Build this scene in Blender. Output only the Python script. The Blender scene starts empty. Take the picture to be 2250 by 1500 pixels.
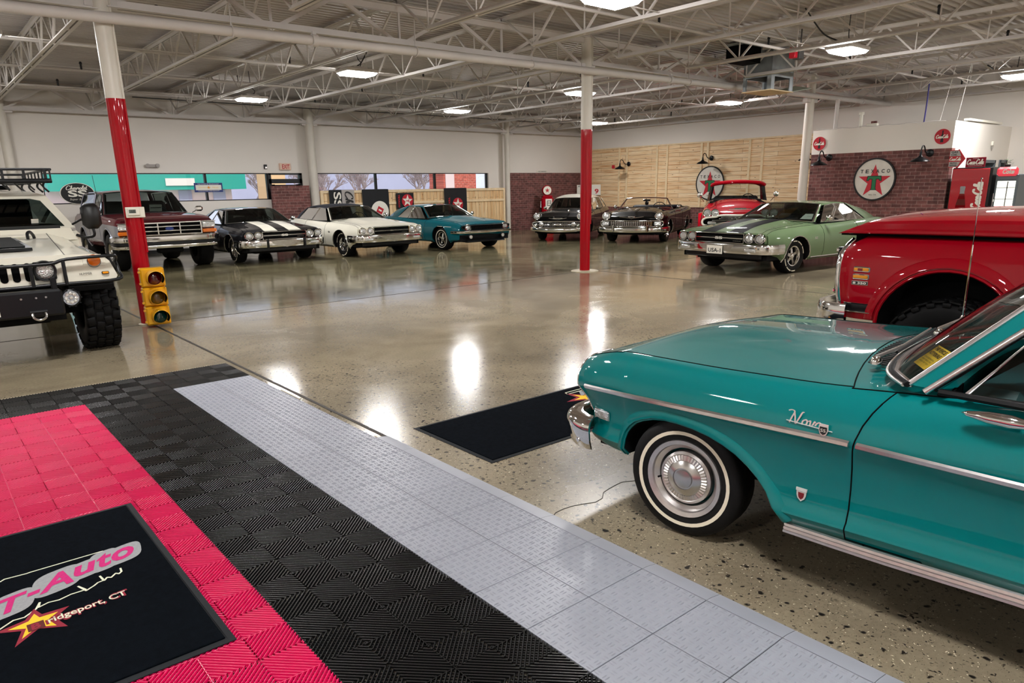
import bpy, bmesh, math, random
from mathutils import Matrix, Vector
random.seed(7)
PI = math.pi
sc = bpy.context.scene
COL = sc.collection

# ------------------------------------------------------------------ camera
CAMH = 1.5787
_y, _p, _r = 0.69413422, 0.27221887, 0.0180657
_F = Vector((math.sin(_y)*math.cos(_p), math.cos(_y)*math.cos(_p), -math.sin(_p)))
_R = Vector((math.cos(_y), -math.sin(_y), 0.0))
_D = _F.cross(_R)
_c, _s = math.cos(_r), math.sin(_r)
_RR = _R*_c + _D*_s
_DD = _D*_c - _R*_s
cam_data = bpy.data.cameras.new('camera')
cam = bpy.data.objects.new('camera', cam_data)
COL.objects.link(cam)
cam.matrix_world = Matrix(((_RR.x, -_DD.x, -_F.x, 0), (_RR.y, -_DD.y, -_F.y, 0), (_RR.z, -_DD.z, -_F.z, CAMH), (0, 0, 0, 1)))
cam_data.sensor_fit = 'HORIZONTAL'
cam_data.sensor_width = 36.0
cam_data.lens = 1559.5/2250*36
cam_data.shift_y = 100.395/2250
cam_data.clip_start = 0.05
cam_data.clip_end = 300
sc.camera = cam

# ------------------------------------------------------------------ view, world, sun
sc.view_settings.view_transform = 'Standard'
sc.view_settings.look = 'None'
sc.view_settings.exposure = 0.0
sc.view_settings.gamma = 1.0
sc.view_settings.use_curve_mapping = False
LAMP = 152.0
world = bpy.data.worlds.new('daylight')
sc.world = world
world.use_nodes = True
_b = world.node_tree.nodes['Background']
_b.inputs[0].default_value = (0.80, 0.83, 1.0, 1)
_b.inputs[1].default_value = 1.5
_sun = bpy.data.lights.new('sun', 'SUN')
_sun.energy = 2.2
_sun.angle = math.radians(2)
_sun.color = (1.0, 0.93, 0.82)
_so = bpy.data.objects.new('sun', _sun)
COL.objects.link(_so)
_so.rotation_euler = (math.radians(42), math.radians(12), 0)      # shines away from the back wall, onto what stands outside
sc.cycles.use_denoising = True
sc.cycles.max_bounces = 8
sc.cycles.diffuse_bounces = 4
sc.cycles.glossy_bounces = 4
sc.cycles.transmission_bounces = 6
sc.cycles.transparent_max_bounces = 12
sc.cycles.caustics_reflective = False
sc.cycles.caustics_refractive = False
sc.cycles.sample_clamp_indirect = 6.0

# ------------------------------------------------------------------ materials
MATS = {}
def srgb(r, g, b):
    f = lambda c: c/12.92 if c <= 0.04045 else ((c+0.055)/1.055)**2.4
    return (f(r/255), f(g/255), f(b/255), 1.0)
def newmat(name):
    m = bpy.data.materials.new(name); m.use_nodes = True
    MATS[name] = m
    nt = m.node_tree
    return m, nt, nt.nodes['Principled BSDF']
def mat(name, col, rough=0.5, metal=0.0, coat=0.0, spec=0.5, emit=None, estr=0.0, alpha=1.0, sheen=0.0):
    m, nt, p = newmat(name)
    p.inputs['Base Color'].default_value = col if len(col) == 4 else (*col, 1)
    p.inputs['Roughness'].default_value = rough
    p.inputs['Metallic'].default_value = metal
    p.inputs['Specular IOR Level'].default_value = spec
    p.inputs['Coat Weight'].default_value = coat
    p.inputs['Coat Roughness'].default_value = 0.03
    p.inputs['Sheen Weight'].default_value = sheen
    if emit:
        p.inputs['Emission Color'].default_value = emit
        p.inputs['Emission Strength'].default_value = estr
    return m
def N(nt, t, **kw):
    n = nt.nodes.new(t)
    for k, v in kw.items():
        if k.startswith('i_'):
            n.inputs[k[2:].replace('_', ' ')].default_value = v
        else:
            setattr(n, k, v)
    return n
def ramp(nt, stops, interp='LINEAR'):
    n = nt.nodes.new('ShaderNodeValToRGB'); cr = n.color_ramp; cr.interpolation = interp
    while len(cr.elements) < len(stops): cr.elements.new(0.5)
    for e, (p, c) in zip(cr.elements, stops):
        e.position = p; e.color = c if len(c) == 4 else (*c, 1)
    return n
def gray(v): return (v, v, v, 1)
def coords(nt, scale=(1, 1, 1), kind='Object', rot=(0, 0, 0)):
    tc = nt.nodes.new('ShaderNodeTexCoord'); mp = nt.nodes.new('ShaderNodeMapping')
    mp.inputs['Scale'].default_value = scale; mp.inputs['Rotation'].default_value = rot
    nt.links.new(tc.outputs[kind], mp.inputs['Vector'])
    return mp.outputs['Vector']
def mixc(nt, fac, a, b, blend='MIX'):
    n = nt.nodes.new('ShaderNodeMix'); n.data_type = 'RGBA'; n.blend_type = blend
    S = [n.inputs[0], n.inputs[6], n.inputs[7]]
    for sock, v in zip(S, (fac, a, b)):
        if isinstance(v, bpy.types.NodeSocket): nt.links.new(v, sock)
        else: sock.default_value = v
    return n.outputs[2]
def bump(nt, p, h, strength=0.3, dist=0.01):
    b = nt.nodes.new('ShaderNodeBump'); b.inputs['Strength'].default_value = strength; b.inputs['Distance'].default_value = dist
    nt.links.new(h, b.inputs['Height']); nt.links.new(b.outputs['Normal'], p.inputs['Normal'])
def noisy(name, col, amount=0.15, scale=3.0, rough=0.5, bumps=0.0, bscale=60.0, **kw):
    m = mat(name, col, rough, **kw); nt = m.node_tree; p = nt.nodes['Principled BSDF']
    v = coords(nt)
    n = N(nt, 'ShaderNodeTexNoise'); n.inputs['Scale'].default_value = scale; n.inputs['Detail'].default_value = 5
    nt.links.new(v, n.inputs['Vector'])
    c = col if len(col) == 4 else (*col, 1)
    r = ramp(nt, [(0.25, tuple(max(0, x*(1-amount)) for x in c[:3])), (0.75, tuple(min(1, x*(1+amount)) for x in c[:3]))])
    nt.links.new(n.outputs['Fac'], r.inputs['Fac']); nt.links.new(r.outputs['Color'], p.inputs['Base Color'])
    if bumps:
        n2 = N(nt, 'ShaderNodeTexNoise'); n2.inputs['Scale'].default_value = bscale; n2.inputs['Detail'].default_value = 4
        nt.links.new(v, n2.inputs['Vector']); bump(nt, p, n2.outputs['Fac'], bumps, 0.005)
    return m
def glassmat(name, tint, refl=0.06, rough=0.0):
    m = bpy.data.materials.new(name); m.use_nodes = True; MATS[name] = m
    nt = m.node_tree; nt.nodes.clear()
    o = N(nt, 'ShaderNodeOutputMaterial'); t = N(nt, 'ShaderNodeBsdfTransparent'); g = N(nt, 'ShaderNodeBsdfGlossy')
    t.inputs['Color'].default_value = (*tint, 1); g.inputs['Roughness'].default_value = rough
    lw = N(nt, 'ShaderNodeFresnel'); lw.inputs['IOR'].default_value = 1.5
    mx = N(nt, 'ShaderNodeMixShader')
    nt.links.new(lw.outputs['Fac'], mx.inputs['Fac']); nt.links.new(t.outputs[0], mx.inputs[1]); nt.links.new(g.outputs[0], mx.inputs[2])
    nt.links.new(mx.outputs[0], o.inputs['Surface'])
    return m
def paint(name, col, metal=0.0, rough=0.45, coat=1.0, ior=1.38):
    m = noisy(name, col, 0.05, 1.5, rough, metal=metal, coat=coat, spec=0.05)
    m.node_tree.nodes['Principled BSDF'].inputs['Coat IOR'].default_value = ior
    return m

M = MATS
paint('paint_teal', srgb(0, 108, 108))
paint('paint_red', srgb(158, 2, 24))
paint('paint_pickup_red', srgb(178, 4, 30))
paint('paint_white', srgb(226, 222, 206))
paint('paint_black', srgb(7, 7, 9), coat=0.7)
paint('paint_navy_black', srgb(9, 10, 16), coat=0.7)
paint('paint_green', srgb(99, 120, 86))
paint('paint_camaro', srgb(4, 86, 98))
paint('paint_maroon', srgb(74, 5, 20), coat=0.7)
paint('paint_silver', srgb(122, 122, 127), 0.2)
mat('stripe_white', srgb(236, 232, 216), 0.3, coat=1.0)
mat('stripe_black', srgb(14, 14, 15), 0.55, coat=0.06, spec=0.03)
noisy('chrome', (0.80, 0.80, 0.80), 0.04, 4.0, 0.07, metal=1.0)
noisy('dull_chrome', (0.62, 0.61, 0.60), 0.15, 14.0, 0.22, metal=1.0)
noisy('brushed_trim', (0.78, 0.75, 0.74), 0.08, 30.0, 0.3, metal=1.0)
noisy('rubber', srgb(8, 8, 9), 0.2, 8.0, 0.62, bumps=0.15, bscale=90, spec=0.2)
noisy('rubber_dusty', srgb(11, 11, 12), 0.7, 9.0, 0.65, bumps=0.25, bscale=60, spec=0.25)
mat('badge_silver', srgb(232, 232, 226), 0.25, 0.4)
mat('whitewall', srgb(235, 226, 204), 0.5)
mat('black_plastic', srgb(12, 12, 13), 0.45)
mat('satin_black', srgb(8, 10, 14), 0.34, spec=0.35)
mat('gap_black', srgb(3, 3, 3), 0.9, spec=0.1)
mat('chassis_black', srgb(8, 8, 9), 0.8, spec=0.2)
noisy('interior_dark', srgb(20, 22, 22), 0.2, 6.0, 0.7)
noisy('interior_teal', srgb(20, 62, 64), 0.2, 6.0, 0.55)
noisy('interior_red', srgb(110, 14, 24), 0.2, 6.0, 0.55)
noisy('interior_gray', srgb(70, 68, 66), 0.2, 6.0, 0.7)
noisy('vinyl_top', srgb(24, 27, 38), 0.15, 40.0, 0.6, bumps=0.2, bscale=200)
glassmat('car_glass', (0.42, 0.48, 0.46))
glassmat('dark_glass', (0.10, 0.14, 0.13))
glassmat('clear_glass', (0.93, 0.95, 0.95))
mat('lens_amber', srgb(226, 112, 12), 0.15, coat=1.0)
mat('lens_orange', srgb(236, 150, 20), 0.2, coat=1.0)
mat('lens_red', srgb(120, 5, 14), 0.12, coat=1.0)
mat('ink_black', srgb(12, 12, 12), 0.6)
mat('ink_white', srgb(238, 234, 222), 0.6)
mat('ink_red', srgb(190, 14, 38), 0.5)
mat('ink_green', srgb(8, 112, 62), 0.5)
mat('ink_blue', srgb(30, 52, 120), 0.5)
mat('ink_yellow', srgb(245, 206, 60), 0.5)
def lensmat(name, base, scale):
    m = mat(name, base, 0.08, 0.55, coat=1.0); nt = m.node_tree; p = nt.nodes['Principled BSDF']
    v = coords(nt); w = N(nt, 'ShaderNodeTexVoronoi'); w.inputs['Scale'].default_value = scale
    nt.links.new(v, w.inputs['Vector']); bump(nt, p, w.outputs['Distance'], 0.9, 0.01)
lensmat('headlight_lens', (0.72, 0.74, 0.74), 26)
lensmat('led_lens', (0.85, 0.85, 0.80), 40)
lensmat('pattern_lens', (0.88, 0.88, 0.86), 75)
# ------------------------------------------------------------------ mesh builder
def lerp(a, b, t): return a+(b-a)*t
def V(*a): return Vector(a)
def interp(tab, x):
    """smooth (Hermite) interpolation in a table of (x, y)"""
    if x <= tab[0][0]: return tab[0][1]
    if x >= tab[-1][0]: return tab[-1][1]
    for i in range(len(tab)-1):
        x0, y0 = tab[i]; x1, y1 = tab[i+1]
        if x <= x1:
            if x1-x0 < 1e-9: return y1
            h = x1-x0; d = (y1-y0)/h
            dl = (y0-tab[i-1][1])/max(1e-6, x0-tab[i-1][0]) if i > 0 else d
            dr = (tab[i+2][1]-y1)/max(1e-6, tab[i+2][0]-x1) if i+2 < len(tab) else d
            m0 = 0 if dl*d <= 0 else 2*dl*d/(dl+d)
            m1 = 0 if dr*d <= 0 else 2*dr*d/(dr+d)
            t = (x-x0)/h
            return (2*t**3-3*t*t+1)*y0+(t**3-2*t*t+t)*h*m0+(-2*t**3+3*t*t)*y1+(t**3-t*t)*h*m1
    return tab[-1][1]
def lin(tab, x):
    if x <= tab[0][0]: return tab[0][1]
    for (x0, y0), (x1, y1) in zip(tab, tab[1:]):
        if x <= x1: return y0+(y1-y0)*(x-x0)/max(1e-9, x1-x0)
    return tab[-1][1]
def smooth_path(pts, n=6, closed=False):
    pts = [Vector(p) for p in pts]; out = []
    m = len(pts)
    for i in range(m if closed else m-1):
        if closed: p0, p1, p2, p3 = pts[i-1], pts[i], pts[(i+1) % m], pts[(i+2) % m]
        else: p0, p1, p2, p3 = pts[max(0, i-1)], pts[i], pts[i+1], pts[min(m-1, i+2)]
        for k in range(n):
            t = k/n
            out.append(0.5*((2*p1)+(p2-p0)*t+(2*p0-5*p1+4*p2-p3)*t*t+(3*p1-p0-3*p2+p3)*t**3))
    if not closed: out.append(pts[-1])
    return out
FLAT = ('lettering', 'print', 'name_badge', 'town_lettering')
class MB:
    def __init__(self, T=None):
        self.v, self.f, self.fm, self.mats = [], [], [], []
        self.T = T or Matrix.Identity(4)
    def mi(self, m):
        m = M[m] if isinstance(m, str) else m
        if m not in self.mats: self.mats.append(m)
        return self.mats.index(m)
    def add(self, vs, fs, m):
        o = len(self.v); T = self.T
        self.v += [T @ Vector(p) for p in vs]
        k = self.mi(m)
        for f in fs:
            self.f.append([i+o for i in f]); self.fm.append(k)
        return self
    def quad(self, a, b, c, d, m): return self.add([a, b, c, d], [(0, 1, 2, 3)], m)
    def poly(self, pts, m): return self.add(pts, [tuple(range(len(pts)))], m)
    def box(self, c, s, m, rot=None, bev=0.0):
        hx, hy, hz = s[0]/2, s[1]/2, s[2]/2
        R = rot if rot is not None else Matrix.Identity(3)
        c = Vector(c)
        if bev <= 0:
            vs = [c+R @ V(x*hx, y*hy, z*hz) for x in (-1, 1) for y in (-1, 1) for z in (-1, 1)]
            return self.add(vs, [(0, 1, 3, 2), (4, 6, 7, 5), (0, 4, 5, 1), (2, 3, 7, 6), (0, 2, 6, 4), (1, 5, 7, 3)], m)
        b = min(bev, hx*.95, hy*.95, hz*.95)
        vs = []; idx = {}
        for x in (-1, 1):
            for y in (-1, 1):
                for z in (-1, 1):
                    for k in range(3):
                        q = [x*(hx-b), y*(hy-b), z*(hz-b)]; q[k] = (x*hx, y*hy, z*hz)[k]
                        idx[(x, y, z, k)] = len(vs); vs.append(c+R @ Vector(q))
        fs = []
        for k in range(3):
            a, e = [(1, 2), (0, 2), (0, 1)][k]
            for s0 in (-1, 1):
                r = []
                for (p, q) in ((-1, -1), (1, -1), (1, 1), (-1, 1)):
                    t = [0, 0, 0]; t[k] = s0; t[a] = p; t[e] = q; r.append(idx[(*t, k)])
                fs.append(r)
            # edges along axis k
            for p in (-1, 1):
                for q in (-1, 1):
                    r = []
                    for (s0, kk) in ((-1, a), (1, a), (1, e), (-1, e)):
                        t = [0, 0, 0]; t[k] = s0; t[a] = p; t[e] = q; r.append(idx[(*t, kk)])
                    fs.append(r)
        for x in (-1, 1):
            for y in (-1, 1):
                for z in (-1, 1): fs.append([idx[(x, y, z, k)] for k in range(3)])
        return self.add(vs, fs, m)
    def bar(self, a, b, w, h, m, up=(0, 0, 1)):
        a, b = Vector(a), Vector(b); d = (b-a); L = d.length
        if L < 1e-6: return self
        x = d/L; u = Vector(up)
        if abs(x.dot(u)) > .98: u = V(1, 0, 0)
        y = u.cross(x).normalized(); z = x.cross(y)
        return self.box((a+b)/2, (L, w, h), m, Matrix((x, y, z)).transposed())
    def tube(self, pts, r, m, n=8, closed=False, flat=1.0):
        pts = [Vector(p) for p in pts]; k = len(pts)
        if k < 2: return self
        rs = r if isinstance(r, (list, tuple)) else [r]*k
        vs = []; up = None
        for i, p in enumerate(pts):
            if closed: d = pts[(i+1) % k]-pts[i-1]
            else: d = pts[min(k-1, i+1)]-pts[max(0, i-1)]
            if d.length < 1e-9: d = V(0, 0, 1)
            d.normalize()
            if up is None: up = V(0, 0, 1) if abs(d.z) < .9 else V(1, 0, 0)
            s = d.cross(up)
            if s.length < 1e-4: s = d.cross(V(1, 0, 0))
            s.normalize(); up = s.cross(d)
            for j in range(n):
                a = 2*PI*j/n
                vs.append(p+s*(math.cos(a)*rs[i])+up*(math.sin(a)*rs[i]*flat))
        fs = []
        for i in range(k if closed else k-1):
            i2 = (i+1) % k
            for j in range(n):
                fs.append((i*n+j, i*n+(j+1) % n, i2*n+(j+1) % n, i2*n+j))
        if not closed:
            fs.append(tuple(range(n-1, -1, -1))); fs.append(tuple((k-1)*n+j for j in range(n)))
        return self.add(vs, fs, m)
    def lathe(self, prof, c, axis, m, n=32, close=True):
        """prof: list of (radius, height along axis[, material of the segment that follows])"""
        c = Vector(c); ax = Vector(axis).normalized()
        a = ax.cross(V(0, 0, 1) if abs(ax.z) < .9 else V(1, 0, 0)).normalized(); b = ax.cross(a)
        segs = []
        for i in range(len(prof)-1):
            mm = prof[i][2] if len(prof[i]) > 2 else m
            (r0, h0), (r1, h1) = prof[i][:2], prof[i+1][:2]
            vs = []
            for j in range(n):
                q = 2*PI*j/n; e = a*math.cos(q)+b*math.sin(q)
                vs.append(c+e*r0+ax*h0); vs.append(c+e*r1+ax*h1)
            fs = [(2*j, 2*((j+1) % n), 2*((j+1) % n)+1, 2*j+1) for j in range(n)]
            self.add(vs, fs, mm)
        return self
    def disc(self, c, axis, r, m, n=32):
        c = Vector(c); ax = Vector(axis).normalized()
        a = ax.cross(V(0, 0, 1) if abs(ax.z) < .9 else V(1, 0, 0)).normalized(); b = ax.cross(a)
        return self.poly([c+a*(r*math.cos(2*PI*j/n))+b*(r*math.sin(2*PI*j/n)) for j in range(n)], m)
    def cyl(self, a, b, r, m, n=16, r2=None):
        a, b = Vector(a), Vector(b)
        r2 = r if r2 is None else r2
        return self.lathe([(0, 0), (r, 0), (r2, (b-a).length), (0, (b-a).length)], a, b-a, m, n)
    def grid(self, rows, m, closed=False):
        """rows: list of equally long lists of points; m a material or f(i, j)"""
        w = len(rows[0])
        for i in range(len(rows)-1):
            for j in range(w if closed else w-1):
                j2 = (j+1) % w
                mm = m(i, j) if callable(m) else m
                if mm is None: continue
                self.add([rows[i][j], rows[i][j2], rows[i+1][j2], rows[i+1][j]], [(0, 1, 2, 3)], mm)
        return self
    def prism(self, pts, d, m, side=None):
        """a flat outline pushed along d"""
        d = Vector(d); n = len(pts); a = [Vector(p) for p in pts]; b = [p+d for p in a]
        self.add(a+b, [tuple(range(n-1, -1, -1)), tuple(range(n, 2*n))], m)
        self.add(a+b, [(i, (i+1) % n, n+(i+1) % n, n+i) for i in range(n)], side or m)
        return self
    def sweep(self, prof, path, m, closed=True):
        """prof: (out, up) outline carried along a horizontal path; out is to the right of travel"""
        path = [Vector(p) for p in path]; rows = []
        for i, p in enumerate(path):
            d = path[min(len(path)-1, i+1)]-path[max(0, i-1)]; d.z = 0; d.normalize()
            o = V(d.y, -d.x, 0)
            rows.append([p+o*a+V(0, 0, b) for a, b in prof])
        self.grid(rows, m, closed)
        self.poly(rows[0], m); self.poly(rows[-1], m)
        return self
    def build(self, name, parent=None, angle=35, weld=1e-4, loc=None):
        if name in FLAT: weld, angle = 0, 1
        me = bpy.data.meshes.new(name)
        bm = bmesh.new()
        vs = [bm.verts.new(p) for p in self.v]
        for f, k in zip(self.f, self.fm):
            try:
                q = bm.faces.new([vs[i] for i in f]); q.material_index = k; q.smooth = True
            except ValueError: pass
        if weld:
            bmesh.ops.remove_doubles(bm, verts=bm.verts, dist=weld)
            bmesh.ops.dissolve_degenerate(bm, edges=bm.edges, dist=1e-6)
        bmesh.ops.recalc_face_normals(bm, faces=bm.faces)
        bm.to_mesh(me); bm.free()
        for m in self.mats: me.materials.append(m)
        try: me.set_sharp_from_angle(angle=math.radians(angle))
        except Exception: pass
        o = bpy.data.objects.new(name, me)
        COL.objects.link(o)
        if parent is not None: o.parent = parent
        if loc is not None: o.location = loc
        return o
def tag(o, label, cat, group=None):
    o['label'] = label; o['category'] = cat
    if group: o['group'] = group
    return o
def struct(o):
    o['kind'] = 'structure'; return o
def thing(name, label, cat, loc=(0, 0, 0), rotz=0.0, group=None):
    o = bpy.data.objects.new(name, None); COL.objects.link(o)
    o.empty_display_size = 0.1
    o.location = loc; o.rotation_euler = (0, 0, rotz)
    return tag(o, label, cat, group)
def copy_thing(root, loc=None, rotz=None, label=None):
    def cp(o, par):
        c = o.copy(); COL.objects.link(c)
        if par is not None: c.parent = par
        for ch in o.children: cp(ch, c)
        return c
    r = cp(root, None)
    if loc is not None: r.location = loc
    if rotz is not None: r.rotation_euler = (0, 0, rotz)
    if label: r['label'] = label
    return r
_fonts = {}
def text_mesh(mb, s, org, xd, yd, height, m, width=None, shear=0.0, bold=0.0, depth=0.0, center=True):
    """letters laid flat in the plane (xd, yd), added to a mesh builder"""
    cu = bpy.data.curves.new('t', 'FONT'); cu.body = s; cu.size = 1.0; cu.shear = shear; cu.offset = bold
    cu.resolution_u = 3
    ob = bpy.data.objects.new('t', cu); COL.objects.link(ob)
    dg = bpy.context.evaluated_depsgraph_get()
    me = bpy.data.meshes.new_from_object(ob.evaluated_get(dg))
    bpy.data.objects.remove(ob); bpy.data.curves.remove(cu)
    if not len(me.vertices): return
    xs = [v.co.x for v in me.vertices]; ys = [v.co.y for v in me.vertices]
    x0, x1, y0, y1 = min(xs), max(xs), min(ys), max(ys)
    ky = height/(y1-y0); kx = (width/(x1-x0)) if width else ky
    cx, cy = ((x0+x1)/2, (y0+y1)/2) if center else (x0, y0)
    org, xd, yd = Vector(org), Vector(xd).normalized(), Vector(yd).normalized()
    nrm = xd.cross(yd)
    vs = [org+xd*((v.co.x-cx)*kx)+yd*((v.co.y-cy)*ky)+nrm*depth for v in me.vertices]
    mb.add(vs, [tuple(p.vertices) for p in me.polygons], m)
    bpy.data.meshes.remove(me)
# hand-drawn joined letters: strokes in a box about one unit high
GLYPH = {
 'C': (1.0, [[(.85, .78), (.78, .98), (.5, 1.0), (.2, .75), (.08, .4), (.2, .08), (.5, 0), (.8, .15), (1.0, .3)]]),
 'c': (.5, [[(.42, .45), (.3, .52), (.1, .35), (.1, .12), (.25, 0), (.5, .15)]]),
 'o': (.55, [[(.3, .52), (.1, .38), (.1, .12), (.25, 0), (.42, .12), (.42, .4), (.28, .52), (.4, .42), (.58, .45)]]),
 'a': (.58, [[(.42, .45), (.28, .52), (.1, .35), (.1, .1), (.22, 0), (.38, .2), (.44, .5), (.42, .12), (.48, 0), (.6, .15)]]),
 'l': (.36, [[(.0, .1), (.25, .6), (.32, .95), (.2, 1.0), (.12, .7), (.1, .2), (.18, 0), (.36, .15)]]),
 '-': (.3, [[(.05, .32), (.26, .36)]]),
 'N': (1.0, [[(-.3, .95), (-.05, 1.05), (.2, .95), (.15, .5), (.1, 0)], [(.18, .95), (.4, .5), (.6, .02), (.72, .5), (.8, .98), (.95, 1.05)]]),
 'v': (.5, [[(.0, .42), (.1, .5), (.16, .2), (.22, 0), (.36, .2), (.42, .5), (.5, .42)]]),
 'u': (.58, [[(.0, .35), (.1, .5), (.1, .12), (.2, 0), (.36, .15), (.44, .5), (.42, .12), (.5, 0), (.6, .15)]]),
 'h': (.58, [[(.0, .1), (.22, .7), (.26, 1.0), (.14, .9), (.1, .0)], [(.1, .25), (.28, .5), (.4, .4), (.4, .08), (.58, .12)]]),
 'e': (.48, [[(.08, .25), (.35, .32), (.36, .48), (.2, .52), (.08, .3), (.14, .04), (.3, 0), (.5, .16)]]),
 'r': (.42, [[(.0, .3), (.12, .55), (.2, .46), (.34, .46), (.28, .1), (.42, .12)]]),
 't': (.36, [[(.2, .85), (.12, .2), (.2, 0), (.38, .15)], [(.0, .6), (.34, .64)]]),
 'S': (.8, [[(.75, .85), (.55, 1.0), (.3, .85), (.4, .6), (.6, .35), (.5, .05), (.2, .0), (.02, .18)]]),
 'p': (.55, [[(.02, .4), (.12, .5), (.06, -.4)], [(.1, .3), (.28, .52), (.44, .35), (.36, .05), (.14, .05)]]),
 ' ': (.35, []),
}
def script_mesh(mb, s, org, xd, yd, height, m, pen=0.06, slant=0.25, width=None, depth=0.0):
    strokes = []; x = 0.0
    for ch in s:
        w, st = GLYPH[ch]
        for q in st: strokes.append([(x+a+slant*b, b) for a, b in q])
        x += w
    xs = [a for q in strokes for a, b in q]; x0, x1 = min(xs), max(xs)
    k = height; kx = (width/(x1-x0)) if width else k
    org, xd, yd = Vector(org), Vector(xd).normalized(), Vector(yd).normalized(); nr = xd.cross(yd)
    for k_, q in enumerate(strokes):
        pts = smooth_path([org+xd*((a-(x0+x1)/2)*kx)+yd*((b-.5)*k)+nr*(depth+.0005*k_*min(1, height*8)) for a, b in q], 5)
        pts = [p+nr*(2e-5*i) for i, p in enumerate(pts)]
        r = pen*height/2
        up = nr
        L, R2 = [], []
        for i, p in enumerate(pts):
            d = (pts[min(len(pts)-1, i+1)]-pts[max(0, i-1)])
            if d.length < 1e-9: d = xd.copy()
            d.normalize(); sd = up.cross(d)
            wgt = r*(0.65+0.55*abs(d.dot(yd)))
            L.append(p+sd*wgt); R2.append(p-sd*wgt)
        for i in range(len(pts)-1): mb.quad(L[i], L[i+1], R2[i+1], R2[i], m)
# ------------------------------------------------------------------ room
YB, XR = 21.95, 22.3          # inner faces of the far wall and of the side wall
XL, YF = -7.0, -6.0
ZD = 4.32                     # underside of the roof deck
KX = 21.95/21.75
def bx(x): return x*KX
def bz(z): return 1.5787+(z-1.5787)*KX
def planar(nt, axis):
    tc = N(nt, 'ShaderNodeTexCoord'); sp = N(nt, 'ShaderNodeSeparateXYZ'); cb = N(nt, 'ShaderNodeCombineXYZ')
    nt.links.new(tc.outputs['Object'], sp.inputs[0])
    nt.links.new(sp.outputs[axis], cb.inputs[0]); nt.links.new(sp.outputs[2], cb.inputs[1])
    return cb.outputs[0]
noisy('wall_paint', srgb(233, 227, 219), 0.03, 0.6, 0.7, bumps=0.05, bscale=150)
noisy('wall_paint_white', srgb(236, 231, 222), 0.03, 0.6, 0.7, bumps=0.05, bscale=150)
noisy('steel_paint', srgb(208, 202, 197), 0.08, 2.0, 0.5)
noisy('deck_paint', srgb(182, 176, 171), 0.10, 1.2, 0.6)
noisy('galvanized', srgb(150, 156, 158), 0.30, 3.5, 0.38, metal=0.55)
noisy('column_red', srgb(164, 0, 20), 0.05, 3.0, 0.3, coat=0.5, spec=0.1)
noisy('column_white', srgb(214, 208, 196), 0.05, 3.0, 0.4)
def brickmat(name, axis, c1, c2, mortar):
    m, nt, p = newmat(name); p.inputs['Roughness'].default_value = 0.85
    v = planar(nt, axis)
    b = N(nt, 'ShaderNodeTexBrick'); b.inputs['Scale'].default_value = 1.0
    b.inputs['Brick Width'].default_value = 0.23; b.inputs['Row Height'].default_value = 0.082
    b.inputs['Mortar Size'].default_value = 0.006; b.inputs['Mortar Smooth'].default_value = 0.1; b.inputs['Bias'].default_value = 0.0
    b.inputs['Color1'].default_value = c1; b.inputs['Color2'].default_value = c2; b.inputs['Mortar'].default_value = mortar
    nt.links.new(v, b.inputs['Vector'])
    n = N(nt, 'ShaderNodeTexNoise'); n.inputs['Scale'].default_value = 9; n.inputs['Detail'].default_value = 6
    nt.links.new(v, n.inputs['Vector'])
    r = ramp(nt, [(0.3, gray(0.62)), (0.7, gray(1.15))]); nt.links.new(n.outputs['Fac'], r.inputs['Fac'])
    nt.links.new(mixc(nt, 1.0, b.outputs['Color'], r.outputs['Color'], 'MULTIPLY'), p.inputs['Base Color'])
    inv = N(nt, 'ShaderNodeMath', operation='SUBTRACT'); inv.inputs[0].default_value = 1
    nt.links.new(b.outputs['Fac'], inv.inputs[1]); bump(nt, p, inv.outputs[0], 0.6, 0.006)
    return m
BR = (srgb(134, 84, 79), srgb(98, 60, 57), srgb(152, 122, 115))
brickmat('brick_back', 0, *BR); brickmat('brick_side', 1, *BR)
brickmat('brick_outside', 0, srgb(214, 96, 76), srgb(190, 80, 64), srgb(225, 170, 150))
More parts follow.
